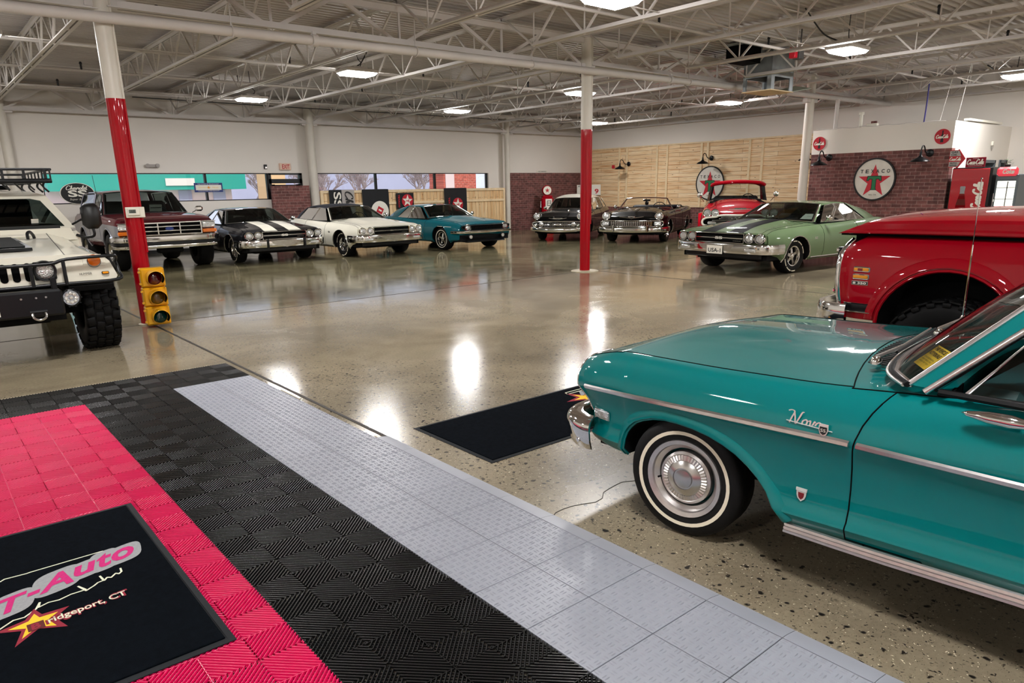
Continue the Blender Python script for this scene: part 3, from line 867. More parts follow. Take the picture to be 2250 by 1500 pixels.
            L.build('underbody', root)
        return out
    def side_strip(s, mb, path, h, th, m, off=.004, sgn=(1, -1), n=None):
        """a strip stuck on the flank along (u, z) points"""
        for k in sgn:
            rows = []
            for u, z in path:
                p = [(s.y_at(u, z-h/2)+off, z-h/2), (s.y_at(u, z-h/4)+off+th, z-h/4), (s.y_at(u, z+h/4)+off+th, z+h/4), (s.y_at(u, z+h/2)+off, z+h/2)]
                rows.append([V(*(lambda q: (q.x, q.y*k, q.z))(s.fix(u, y, zz))) for y, zz in p])
            mb.grid(rows, m); mb.poly(rows[0], m); mb.poly(rows[-1], m)
    def flank(s, u, z, off=.006, sgn=1):
        p = s.fix(u, s.y_at(u, z)+off, z); return V(p.x, p.y*sgn, p.z)

def sheet(a, b, n, bulge=None):
    """points between two rows; bulge(i, t) -> offset vector"""
    rows = []
    for k in range(n+1):
        t = k/n
        rows.append([p.lerp(q, t)+(bulge(i, t) if bulge else V(0, 0, 0)) for i, (p, q) in enumerate(zip(a, b))])
    return rows
def mirror_row(half):
    """half goes from the centre line outwards"""
    return [V(p.x, -p.y, p.z) for p in reversed(half[1:])]+list(half)
def greenhouse(root, T, g):
    """glass house on a body. g: ws_base, ws_top (centre -> corner), rail (A top -> C top), rb_base (centre -> corner), belt"""
    glass = g.get('glass', 'car_glass'); trim = g.get('trim', 'chrome'); rm = g['roof']; pm = g.get('pillar', rm)
    wb = [V(*p) for p in g['ws_base']]; wt = [V(*p) for p in g['ws_top']]
    nC = 7
    def resample(ps, n): 
        q = smooth_path(ps, 8); L = [0]
        for a, b in zip(q, q[1:]): L.append(L[-1]+(b-a).length)
        out = []
        for i in range(n):
            t = L[-1]*i/(n-1); k = 0
            while k < len(L)-2 and L[k+1] < t: k += 1
            f = (t-L[k])/max(1e-9, L[k+1]-L[k]); out.append(q[k].lerp(q[k+1], f))
        return out
    wb, wt = resample(wb, nC), resample(wt, nC)
    R0, R1 = mirror_row(wb), mirror_row(wt)
    W = 2*nC-1
    if not g.get('no_ws'):
        m = MB(T); m.grid(sheet(R0, R1, 5, lambda i, t: V(-.03*math.sin(PI*t)*(1-abs(i-nC+1)/nC), 0, .01*math.sin(PI*t))), glass); m.build('windshield', root, angle=60)
        m = MB(T); tr = g.get('trim_r', .014)
        m.tube(R0, tr, g.get('base_trim', trim), 6); m.tube(R1, tr, trim, 6)
        m.tube([R0[0], R1[0]], tr, trim, 6); m.tube([R0[-1], R1[-1]], tr, trim, 6); m.build('windshield_trim', root, angle=60)
    if g.get('no_roof'): return
    rail = resample([V(*p) for p in g['rail']], 9)
    rb = resample([V(*p) for p in g['rb_base']], nC)
    crown = g.get('crown', .035)
    rows = []; ctop = rail[-1]
    n = len(rail)
    for i, p in enumerate(rail):
        t = i/(n-1)
        row = []
        for k in range(W):
            f = (k-(nC-1))/(nC-1)
            z = p.z+crown*(1-abs(f)**2.6)
            uu = p.x+(wt[0].x-wt[-1].x)*(1-f*f)*(1-t)**2+g.get('rear_bow', 0)*(1-f*f)*t*t
            if i == 0:
                e = R1[k]; row.append(V(e.x, e.y, e.z+.004)); continue
            row.append(V(uu, p.y*f*(1.0), z))
        rows.append(row)
    # edge roll
    m = MB(T)
    m.grid(rows, rm)
    for sgn in (1, -1):
        dr = [V(p.x, (p.y)*sgn, p.z) for p in rail]; d2 = [V(p.x, (p.y+.012)*sgn, p.z-.028) for p in rail]
        m.grid([dr, d2], rm)
        # A pillar
        a0, a1 = V(wb[-1].x, wb[-1].y*sgn, wb[-1].z), V(wt[-1].x, wt[-1].y*sgn, wt[-1].z)
        aw = g.get('a_w', .05)
        m.add([a0+V(0, .004*sgn, 0), a1+V(0, .004*sgn, 0), a1+V(aw, .012*sgn, -.01), a0+V(aw*1.3, .012*sgn, 0)], [(0, 1, 2, 3)], pm)
        m.add([a0+V(0, .004*sgn, 0), a1+V(0, .004*sgn, 0), a1+V(.01, -.05*sgn, -.03), a0+V(.02, -.05*sgn, 0)], [(0, 1, 2, 3)], 'interior_dark')
        # C pillar sail
        cb = [V(p[0], p[1]*sgn, p[2]) for p in g['c_base']]      # window edge, glass edge at the belt
        ctp = [V(p[0], p[1]*sgn, p[2]) for p in g['c_top']]
        nn = 6; A = [cb[0].lerp(ctp[0], i/nn) for i in range(nn+1)]; B_ = [cb[1].lerp(ctp[1], i/nn) for i in range(nn+1)]
        bul = g.get('c_bulge', 0)
        A = [p+V(bul*math.sin(PI*i/nn)*.6, .012*sgn*math.sin(PI*i/nn), 0) for i, p in enumerate(A)]; B_ = [p+V(0, 0, g.get('c_rise', .04)*math.sin(PI*i/nn)) for i, p in enumerate(B_)]
        m.grid([[A[i].lerp(B_[i], k/4)+V(0, .02*sgn*math.sin(PI*k/4), 0) for i in range(nn+1)] for k in range(5)], g.get('sail', pm))
        m.grid([[p+V(0, -.04*sgn, 0) for p in A], A], 'interior_dark')
    # rear edge of the roof down to the back glass
    ra = rows[-1]; rbm = mirror_row(rb)
    m.build('roof', root, angle=40)
    m = MB(T); m.grid(sheet(ra, rbm, 5, lambda i, t: V(0, 0, g.get('rb_bulge', .03)*math.sin(PI*t))), glass); m.build('rear_window', root, angle=60)
    # door glass with its frame
    for sgn in (1, -1):
        P = g['panes']; fr = MB(T); 
        for nm, q in P:
            q = [V(p[0], p[1]*sgn, p[2]) for p in q]
            mm = MB(T); mm.add(q, [tuple(range(len(q)))], glass); mm.build(nm, root)
            fr.tube(q, g.get('frame_r', .009), trim, 6, closed=True)
        fr.build('window_frame', root, angle=60)
def seat(mb, u, y, w, zs, m, back=.55, bw=None):
    mb.box((u, y, zs), (.50, w, .16), m, bev=.05)
    mb.box((u+.28, y, zs+back/2), (.16, w, back), m, Matrix.Rotation(-.22, 3, 'Y') if False else Matrix.Rotation(.2, 3, 'Y'), bev=.06)
def interior(root, T, u, y, zs, m='interior_dark', dash=None, bench=True, rows=2, wheel=True, wz=None, back=.55):
    b = MB(T)
    for r in range(rows):
        if bench: seat(b, u+r*.95, 0, 2*y, zs, m, back)
        else:
            for sg in (1, -1): seat(b, u+r*.95, sg*y*.52, y*.85, zs, m, back)
    b.build('seat', root)
    if dash:
        b = MB(T); b.box((dash[0], 0, dash[1]), (.22, 2*y+.1, .2), m, bev=.05); b.build('dashboard', root)
        if wheel:
            b = MB(T); c = V(dash[0]+.30, y*.5, (wz or dash[1]+.08)); t = .45
            ring = [c+V(math.sin(t)*.19*math.cos(a), .19*math.sin(a), math.cos(t)*.19*math.cos(a)) for a in [i*PI/12 for i in range(24)]]
            b.tube(ring, .014, 'black_plastic', 6, closed=True)
            for a in (0, 2.1, 4.2): b.tube([c, c+V(math.sin(t)*.19*math.cos(a), .19*math.sin(a), math.cos(t)*.19*math.cos(a))], .008, 'chrome', 5)
            b.tube([c, c+V(-.3, 0, -.15)], .025, 'black_plastic', 8); b.build('steering_wheel', root)
def wheel(root, T, u, y, sg, r, w, kind, rim=.19, stripe=None, tmat='rubber', turn=0.0, tread=None, ww='whitewall'):
    """y: middle of the tread; sg: +1 left side, -1 right side"""
    R = Matrix.Translation((u, y, r)) @ Matrix.Rotation(turn, 4, 'Z')
    TT = T @ R; ax = (0, sg, 0); h = w/2
    b = MB(TT)
    P = [(rim, -h*.8), (rim+.02, -h*.95), (r*.86, -h), (r*.95, -h*.92), (r, -h*.70), (r, h*.70), (r*.95, h*.92), (r*.86, h), (rim+.02, h*.95), (rim, h*.8), (rim-.02, h*.5)]
    b.lathe(P, (0, 0, 0), ax, tmat, 40)
    if stripe:
        a0, a1 = stripe
        f = lambda q: h*(.95+.05*(q-rim-.02)/max(.01, r*.86-rim-.02))+.002
        if kind != 'letters': b.lathe([(a0, f(a0)), (a1, f(a1))], (0, 0, 0), ax, ww, 48)
    if kind in ('ss', 'ss_letters') and not stripe:
        # raised white lettering on the sidewall
        for base in (0.2, PI+.2):
            for i in range(13):
                if i in (4, 9): continue
                a = base+i*.125
                c = V(math.cos(a)*(r*.86), sg*(h+.002), math.sin(a)*(r*.86)); q = Matrix.Rotation(-a*1.0, 3, 'Y')
                b.box(c, (.018, .003, .040), ww, q)
    if tread:
        nb, bw, bh = tread
        for row in range(4):
            yy = (-.75+.5*row)*h
            for i in range(nb):
                a = 2*PI*(i+.5*(row % 2))/nb
                c = V(math.cos(a)*(r+.002), yy, math.sin(a)*(r+.002))
                b.box(c, (.018, w*.235, 2*PI*r/nb*.80), tmat, Matrix.Rotation(-a, 3, 'Y') @ Matrix.Rotation(.16*(1 if row % 2 else -1), 3, 'X'), bev=.006)
        for i in range(nb):
            a = 2*PI*i/nb
            for s2 in (1, -1): b.box((math.cos(a)*r*.955, s2*h*.96, math.sin(a)*r*.955), (r*.08, .02, 2*PI*r/nb*.5), tmat, Matrix.Rotation(-a, 3, 'Y'), bev=.004)
    tire = b.build('tire', root, angle=50)
    c = MB(TT); hh = h*.8
    if kind in ('ss', 'ss_letters', 'rally'):
        c.lathe([(rim+.012, hh), (rim+.005, hh+.012), (rim-.012, hh+.008), (rim-.03, hh-.03), (rim-.035, -hh*.2)], (0, 0, 0), ax, 'chrome', 40)
        c.disc((0, -sg*hh*.1, 0), ax, rim-.02, 'chassis_black', 32)
        for i in range(5):
            a = 2*PI*i/5+.3
            e = V(math.cos(a), 0, math.sin(a)); s2 = V(-math.sin(a), 0, math.cos(a)); n = V(0, sg, 0)
            o1, o2 = n*(hh*.72), n*(hh*.55)
            wi, wo = .034, .022
            q = [e*.04+s2*wi+o1, e*.04-s2*wi+o1, e*(rim-.03)-s2*wo+o2, e*(rim-.03)+s2*wo+o2]
            c.add(q+[p-n*.03 for p in q], [(0, 1, 2, 3), (0, 4, 5, 1), (1, 5, 6, 2), (2, 6, 7, 3), (3, 7, 4, 0)], 'dull_chrome' if kind != 'rally' else 'chrome')
        c.build('rim', tire, angle=40)
        c = MB(TT); c.lathe([(.052, hh*.6), (.05, hh*.85), (.035, hh*.98), (0, hh)], (0, 0, 0), ax, 'chrome', 24); c.build('center_cap', tire, angle=50)
    elif kind == 'dog_dish':
        c.lathe([(rim+.014, hh), (rim+.008, hh+.014), (rim-.012, hh+.008), (rim-.016, hh-.004), (rim-.036, hh-.022), (rim-.042, hh-.05)], (0, 0, 0), ax, 'brushed_trim', 56)
        c.build('trim_ring', tire, angle=25)
        c = MB(TT); c.lathe([(rim-.035, hh-.045), (rim-.05, hh-.06), (.0, hh-.05)], (0, 0, 0), ax, 'paint_teal', 48)
        c.cyl(V(-.135, sg*(hh-.035), -.03), V(-.142, sg*(hh-.012), -.033), .005, 'rubber', 8); c.build('steel_wheel', tire, angle=40)
        c = MB(TT); q = rim-.052
        c.lathe([(q+.004, hh-.05), (q+.002, hh-.012), (q-.010, hh-.004), (q-.014, hh-.006)], (0, 0, 0), ax, 'brushed_trim', 56)
        n = 44; rowA, rowB = [], []
        for i in range(n*2):
            a = 2*PI*i/(2*n); k = .0025 if i % 2 else -.0005
            for rr, rad, hz in ((rowA, q-.014, hh-.006+k), (rowB, q-.038, hh-.001+k)): rr.append(V(math.cos(a)*rad, sg*hz, math.sin(a)*rad))
        c.grid([rowA, rowB], 'brushed_trim', closed=True)
        c.lathe([(q-.038, hh-.001), (q-.042, hh+.002), (.052, hh+.012), (.050, hh+.006), (.044, hh+.006), (.042, hh+.013), (.020, hh+.016), (0, hh+.017)], (0, 0, 0), ax, 'dull_chrome', 48)
        c.build('hub_cap', tire, angle=25)
    else:
        c.lathe([(rim+.012, hh), (rim, hh+.01), (rim-.03, hh-.02), (rim-.06, hh-.06), (.09, hh-.03), (.07, hh), (.0, hh+.01)], (0, 0, 0), ax, 'dull_chrome', 32)
        for i in range(8):
            a = 2*PI*i/8; e = V(math.cos(a), 0, math.sin(a))
            c.cyl(e*(rim*.68)+V(0, sg*(hh-.055), 0), e*(rim*.68)+V(0, sg*(hh-.035), 0), .022, 'chassis_black', 10)
        c.build('rim', tire, angle=40)
    return tire
def headlight(root, T, u, y, z, r, bez='chrome', tilt=(-1, 0, 0), lens='headlight_lens', name='headlight', depth=.05):
    b = MB(T); ax = Vector(tilt).normalized(); c = V(u, y, z)
    b.lathe([(r*1.28, -depth), (r*1.28, -.005), (r*1.20, .012), (r*1.02, .010), (r*.98, -.008)], c, ax, bez, 28)
    b.lathe([(r, -.006), (r*.85, .010), (r*.5, .022), (0, .027)], c, ax, lens, 28)
    return b.build(name, root, angle=35)
def bumper(root, T, path, h, d, m='chrome', name='bumper', prof=None):
    b = MB(T)
    prof = prof or [(0, -h/2), (d*.75, -h*.46), (d, -h*.2), (d*.92, h*.05), (d, h*.25), (d*.7, h*.5), (0, h/2)]
    b.sweep(prof, smooth_path(path, 5), m)
    return b.build(name, root, angle=40)
def plate(root, T, u, y, z, w, h, txt, bg='ink_white', ink='ink_black', back=.01):
    b = MB(T); b.box((u, y, z), (.008, w, h), bg, bev=.003); o = b.build('license_plate', root)
    if txt:
        c = MB(T); text_mesh(c, txt, (u-.006, y, z-.01), (0, 1, 0) if False else (0, 1, 0), (0, 0, 1), h*.5, ink, width=w*.8, bold=.02); c.build('lettering', o)
    return o
def mirror_chrome(root, T, u, y, z, sg, m='chrome'):
    b = MB(T); b.tube([V(u, y*sg, z), V(u-.03, (y+.06)*sg, z+.06)], .012, m, 8)
    b.lathe([(0, -.05), (.03, -.045), (.055, -.01), (.06, .02), (.055, .022), (0, .02)], V(u-.04, (y+.09)*sg, z+.09), (1, 0, 0), m, 20); b.build('side_mirror', root, angle=50)
# ------------------------------------------------------------------ the seventies coupes
def muscle_seventy(name, label, X, Y, head, sc3, paint_m, stripes=None, soft_top=False, letters='SS', plate_txt=None, guards=False, wheels='ss', arch_trim='chrome', inner='interior_dark', group=None):
    root = thing(name, label, 'car', (X, Y, 0), math.radians(head), group)
    T = car_T(*sc3)
    side = [(0, .08), (.07, .03), (.22, .008), (.42, 0), (.58, .0), (.72, .010), (.86, .045), (.95, .085), (1, .13)]
    top = [(0, 0), (.05, .22), (.12, .45), (.25, .70), (.38, .84), (.509, .92), (.68, .97), (.853, .99), (1, 1)]
    def bulge(u, y):
        a = max(0, min(1, (u+.75)/.5))*max(0, min(1, (.62-u)/.12)); e = max(0, min(1, (.50-abs(y))/.10))
        return .035*a*e*e*(3-2*e)
    B = Body(T, [(-.93, .905), (-.6, .93), (0, .95), (.9, .945), (1.5, .94), (2.5, .955), (3.2, .94), (3.85, .87)],
             [(-.93, .79), (-.75, .83), (-.3, .87), (.4, .90), (1.5, .925), (2.3, .96), (2.9, .975), (3.4, .93), (3.85, .84)],
             [(-.93, .80), (-.7, .85), (-.2, .91), (.45, .97), (.7, .97), (2.9, .99), (3.3, .97), (3.85, .87)],
             [(-.93, .42), (-.5, .34), (-.36, .24), (3.2, .24), (3.85, .36)], side, top, -.93, 3.85,
             [arch_line(0, .385, .34, .24), arch_line(2.845, .37, .34, .24)], nose=[(.35, .08), (.5, 0), (.7, .0), (.8, .02), (.9, .05)], bow=.05, square=.65,
             cockpit=(.74, 2.98, .10, .46), bulge=bulge, cap=paint_m)
    def matf(u, y, z, topf):
        if topf and stripes and .118 < abs(y) < .41 and -.90 < u < .54: return stripes
        if topf and stripes and .118 < abs(y) < .41 and u > 3.0: return stripes
        return paint_m
    regs = [('hood', lambda u, y, z, t: t and -.87 < u < .50 and y < .72), ('door', lambda u, y, z, t: (not t) and .82 < u < 2.05 and z > .33),
            ('front_fender', lambda u, y, z, t: u < .82 and (not t)), ('trunk_lid', lambda u, y, z, t: t and u > 3.05 and y < .7)]
    B.panels(root, paint_m, regs, matf, lipmat=arch_trim, inner=inner)
    g = dict(roof=paint_m, ws_base=[(.50, 0, .985), (.54, .4, .985), (.70, .77, .955)], ws_top=[(1.15, 0, 1.315), (1.17, .3, 1.31), (1.24, .57, 1.285)],
             rail=[(1.24, .57, 1.285), (1.6, .60, 1.318), (2.0, .595, 1.31), (2.3, .56, 1.26)], rb_base=[(3.15, 0, .985), (3.12, .4, .985), (3.02, .72, .975)],
             c_base=[(2.45, .825, .965), (3.02, .72, .975)], c_top=[(2.06, .60, 1.30), (2.3, .56, 1.26)],
             panes=[('side_window', [(.88, .81, .945), (1.34, .61, 1.262), (1.62, .612, 1.292), (1.76, .815, .95)]), ('quarter_window', [(1.79, .815, .95), (1.65, .612, 1.292), (2.03, .607, 1.278), (2.40, .82, .965)])])
    if soft_top:
        g.update(roof='vinyl_top', sail='vinyl_top', pillar=paint_m, crown=.05, glass='car_glass')
        g['rail'] = [(1.24, .57, 1.285), (1.7, .62, 1.33), (2.2, .62, 1.32), (2.55, .58, 1.25)]
        g['rb_base'] = [(3.05, 0, .985), (3.02, .4, .985), (2.95, .72, .975)]; g['c_base'] = [(2.62, .825, .965), (2.95, .72, .975)]; g['c_top'] = [(2.38, .62, 1.29), (2.55, .58, 1.25)]
        g['panes'][1] = ('quarter_window', [(1.79, .815, .95), (1.65, .612, 1.292), (2.36, .62, 1.28), (2.60, .82, .965)])
    greenhouse(root, T, g)
    interior(root, T, 1.55, .62, .52, inner, dash=(.95, .88), bench=False, rows=2)
    # front end
    b = MB(T); b.box((-.925, 0, .695), (.05, .96, .175), 'gap_black')
    for z in (.785, .605): b.box((-.955, 0, z), (.03, .99, .014), 'chrome', bev=.004)
    for y in (-.49, .49): b.box((-.953, y, .695), (.03, .014, .18), 'chrome', bev=.004)
    for z in (.665, .725): b.box((-.953, 0, z), (.012, .95, .006), 'satin_black')
    b.box((-.957, 0, .695), (.02, .95, .022), 'chrome' if paint_m != 'paint_white' else 'dull_chrome', bev=.004)
    gr = b.build('grille', root)
    if letters:
        c = MB(T); text_mesh(c, letters, (-.972, 0, .695), (0, 1, 0), (0, 0, 1), .052, 'ink_white', width=.15, bold=.03); c.build('emblem', gr)
    else:
        c = MB(T); c.box((-.968, 0, .695), (.02, .09, .035), 'chrome', bev=.008); c.build('emblem', gr)
    c = MB(T); text_mesh(c, 'CHEVELLE', (-.962, .36, .645), (0, 1, 0), (0, 0, 1), .014, 'dull_chrome', width=.15); c.build('lettering', gr)
    for y in (.585, .785):
        for sg in (1, -1): headlight(root, T, -.945, y*sg, .70, .078)
    for sg in (1, -1):
        b = MB(T); b.box((-.905, .685*sg, .70), (.075, .41, .205), paint_m, bev=.03); b.box((-.942, .685*sg, .70), (.012, .375, .165), paint_m if paint_m == 'paint_white' else 'satin_black', bev=.01); b.build('headlight_panel', root)
    bp = [(-.50, .955, .50), (-.78, .94, .50), (-.93, .84, .50), (-1.0, .5, .50), (-1.02, 0, .50), (-1.0, -.5, .50), (-.93, -.84, .50), (-.78, -.94, .50), (-.50, -.955, .50)]
    bumper(root, T, [(a, b_, c_) for a, b_, c_ in bp], .19, .04, name='front_bumper')
    b = MB(T); b.prism([(-1.065, -.36, .575), (-1.065, .36, .575), (-1.06, .30, .50), (-1.055, 0, .40), (-1.06, -.30, .50)], (.02, 0, 0), 'dull_chrome'); b.build('bumper_center', root)
    for sg in (1, -1):
        b = MB(T); b.box((-1.012, .66*sg, .49), (.06, .20, .06), 'headlight_lens', bev=.01); b.build('parking_lamp', root)
        if guards:
            b = MB(T); b.box((-1.075, .42*sg, .50), (.04, .035, .24), 'satin_black', bev=.012); b.build('bumper_guard', root)
        b = MB(T); b.box(B.flank(-.62, .50, .004, sg), (.14, .008, .025), 'lens_amber', bev=.003); b.build('side_marker', root)
        b = MB(T); text_mesh(b, 'SS', B.flank(.55, .66, .006, sg), (sg, 0, 0), (0, 0, 1), .045, 'chrome', width=.10, bold=.03); b.build('fender_emblem', root)
    b = MB(T); b.tube([(-.80, 0, .44), (-.86, -.3, .40), (-.86, .3, .40)], .02, 'satin_black'); b.box((-.80, 0, .36), (.12, 1.55, .12), 'satin_black', bev=.02); b.build('valance', root)
    if plate_txt: plate(root, T, -1.075, 0, .47, .32, .16, plate_txt)
    else: pass
    for sg in (1, -1):
        b = MB(T); B.side_strip(b, [(.45+i*.1, .275) for i in range(20)], .05, .006, 'chrome', sgn=(sg,)); b.build('rocker_trim', root)
    mirror_chrome(root, T, .98, .84, .95, 1)
    for u in (0, 2.845):
        for sg in (1, -1): wheel(root, T, u, .765*sg, sg, .335, .225, wheels, rim=.19)
    b = MB(T)
    for y in (-.2, .25): b.tube([(.50, y, 1.0), (.62, y+.28, 1.03)], .006, 'satin_black', 5)
    b.build('wiper', root)
    bumper(root, T, [(3.5, -.95, .52), (3.85, -.85, .52), (3.92, 0, .52), (3.85, .85, .52), (3.5, .95, .52)], .16, .04, name='rear_bumper')
    return root, B, T
r, B, T = muscle_seventy('striped_coupe', 'black coupe with two white hood stripes, between the maroon truck and the white convertible', 6.83, 17.30, -90.5, (.93, 1.06, .921), 'paint_navy_black', 'stripe_white', guards=True)
r, B, T = muscle_seventy('convertible_car', 'white convertible with a black soft top raised, in front of the timber fence', 9.32, 16.71, -88.5, (.95, 1.03, .923), 'paint_white', None, soft_top=True, letters=None, inner='interior_dark')
r, B, T = muscle_seventy('green_coupe', 'sage green coupe with black hood stripes and white-lettered tires, in front of the red pickup', 12.453, 7.72, 174.8, (.95, 1.12, .929), 'paint_green', 'stripe_black', plate_txt='USA-1', wheels='ss_letters')
b = MB(T); b.add([(.83, .45, 1.0), (.83, .72, 1.0), (.98, .74, 1.10), (.98, .47, 1.10)], [(0, 1, 2, 3)], 'ink_white'); text_mesh(b, 'SOLD', (.895, .595, 1.055), (0, 1, 0), (.15, 0, .1), .02, 'ink_black', width=.08); b.build('window_card', r)

# ------------------------------------------------------------------ teal coupe by the fence
def teal_coupe():
    root = thing('teal_coupe', 'teal coupe with hidden-grille black nose and white pinstripe, parked by the timber fence', 'car', (12.12, 16.41, 0), math.radians(-87.3))
    T = car_T(.94, 1.04, .905); P = 'paint_camaro'
    side = [(0, .09), (.07, .035), (.25, .01), (.45, 0), (.62, .0), (.70, .004), (.74, .022), (.88, .05), (.95, .085), (1, .13)]
    top = [(0, 0), (.05, .22), (.12, .45), (.25, .68), (.4, .84), (.55, .93), (.72, .98), (.93, 1.0), (1, 1)]
    def bulge(u, y):
        a = max(0, min(1, (u+.6)/.6))*max(0, min(1, (.62-u)/.1)); e = max(0, min(1, (.36-abs(y))/.12))
        return .03*a*e*e*(3-2*e)
    B = Body(T, [(-.93, .86), (-.6, .91), (0, .935), (.9, .92), (1.5, .915), (2.5, .94), (3.2, .93), (3.75, .86)],
             [(-.93, .74), (-.75, .79), (-.3, .83), (.4, .865), (1.4, .89), (2.2, .93), (2.7, .955), (3.2, .92), (3.75, .82)],
             [(-.93, .76), (-.7, .82), (-.2, .89), (.45, .95), (.7, .95), (2.7, .97), (3.1, .95), (3.75, .86)],
             [(-.93, .30), (-.5, .28), (-.36, .23), (3.1, .23), (3.75, .34)], side, top, -.93, 3.75,
             [arch_line(0, .39, .34, .23), arch_line(2.745, .385, .34, .23)], nose=[(.3, .07), (.45, .01), (.6, 0), (.75, .03), (.85, .06)], bow=.10, square=.4,
             cockpit=(.74, 2.85, .10, .44), bulge=bulge, cap=P)
    def matf(u, y, z, t):
        return 'stripe_white' if (t and y < .03 and False) else P
    regs = [('hood', lambda u, y, z, t: t and -.85 < u < .50 and y < .70), ('door', lambda u, y, z, t: (not t) and .80 < u < 2.0 and z > .32),
            ('front_fender', lambda u, y, z, t: u < .80 and (not t)), ('trunk_lid', lambda u, y, z, t: t and u > 2.95 and y < .7)]
    B.panels(root, P, regs, matf, lipmat=P)
    g = dict(roof=P, ws_base=[(.50, 0, .965), (.54, .4, .965), (.70, .76, .935)], ws_top=[(1.17, 0, 1.29), (1.19, .3, 1.285), (1.26, .57, 1.255)],
             rail=[(1.26, .57, 1.255), (1.6, .60, 1.29), (2.0, .59, 1.285), (2.25, .56, 1.24)], rb_base=[(3.0, 0, .965), (2.97, .4, .965), (2.88, .72, .955)],
             c_base=[(2.32, .80, .935), (2.88, .72, .955)], c_top=[(1.98, .595, 1.275), (2.25, .56, 1.24)], c_rise=.05,
             panes=[('side_window', [(.88, .79, .915), (1.36, .61, 1.235), (1.62, .612, 1.265), (1.74, .795, .92)]), ('quarter_window', [(1.77, .795, .92), (1.65, .612, 1.265), (1.95, .60, 1.25), (2.28, .80, .935)])])
    greenhouse(root, T, g); interior(root, T, 1.55, .6, .5, 'interior_dark', dash=(.95, .86), bench=False)
    b = MB(T); q = [(-.955, 0, .60), (-.945, .4, .60), (-.90, .74, .615), (-.88, .80, .66), (-.885, .80, .72), (-.93, .6, .735), (-.95, 0, .735)]
    full = q+[(a, -y, z) for a, y, z in reversed(q[1:-1])]
    b.prism(full, (.05, 0, 0), 'gap_black'); b.tube(smooth_path(full, 2, True), .011, 'satin_black', 6, closed=True)
    for z in (.645, .68, .71): b.box((-.95, 0, z), (.012, 1.2, .005), 'satin_black')
    gr = b.build('grille', root)
    for sg in (1, -1): headlight(root, T, -.905, .63*sg, .668, .082)
    bp = [(-.55, .925, .545), (-.82, .885, .545), (-.93, .70, .545), (-.985, .35, .545), (-1.0, 0, .545)]
    bumper(root, T, bp+[(a, -y, z) for a, y, z in reversed(bp[:-1])], .075, .035, name='front_bumper')
    for sg in (1, -1):
        b = MB(T); b.lathe([(.07, -.02), (.07, .01), (.05, .02), (0, .022)], (-.90, .55*sg, .40), (-1, 0, 0), 'satin_black', 20); b.lathe([(.05, .02), (0, .024)], (-.90, .55*sg, .40), (-1, 0, 0), 'led_lens', 20); b.build('fog_lamp', root)
    b = MB(T); b.box((-.82, 0, .26), (.16, 1.3, .05), 'satin_black', bev=.02); b.build('spoiler', root)
    b = MB(T)
    for sg in (1, -1):   # pale stripes along the fender top and across the nose
        pts = [B.fix(u, B.y_at(u, z)*1.0+.003, z) for u, z in ((-.55, .70), (-.1, .705), (.35, .71))]
        B.side_strip(b, [(-.5+i*.08, .695+.001*i) for i in range(9)], .012, .002, 'stripe_white', sgn=(sg,))
    b.add([(-.84, -.012, .845), (-.84, .012, .845), (-.3, .012, .915), (-.3, -.012, .915)], [(0, 1, 2, 3)], 'stripe_white'); b.build('pinstripe', root)
    mirror_chrome(root, T, .98, .82, .92, 1)
    for u in (0, 2.745):
        for sg in (1, -1): wheel(root, T, u, .765*sg, sg, .335, .225, 'rally', rim=.195, stripe=(.245, .262))
    return root
teal_coupe()

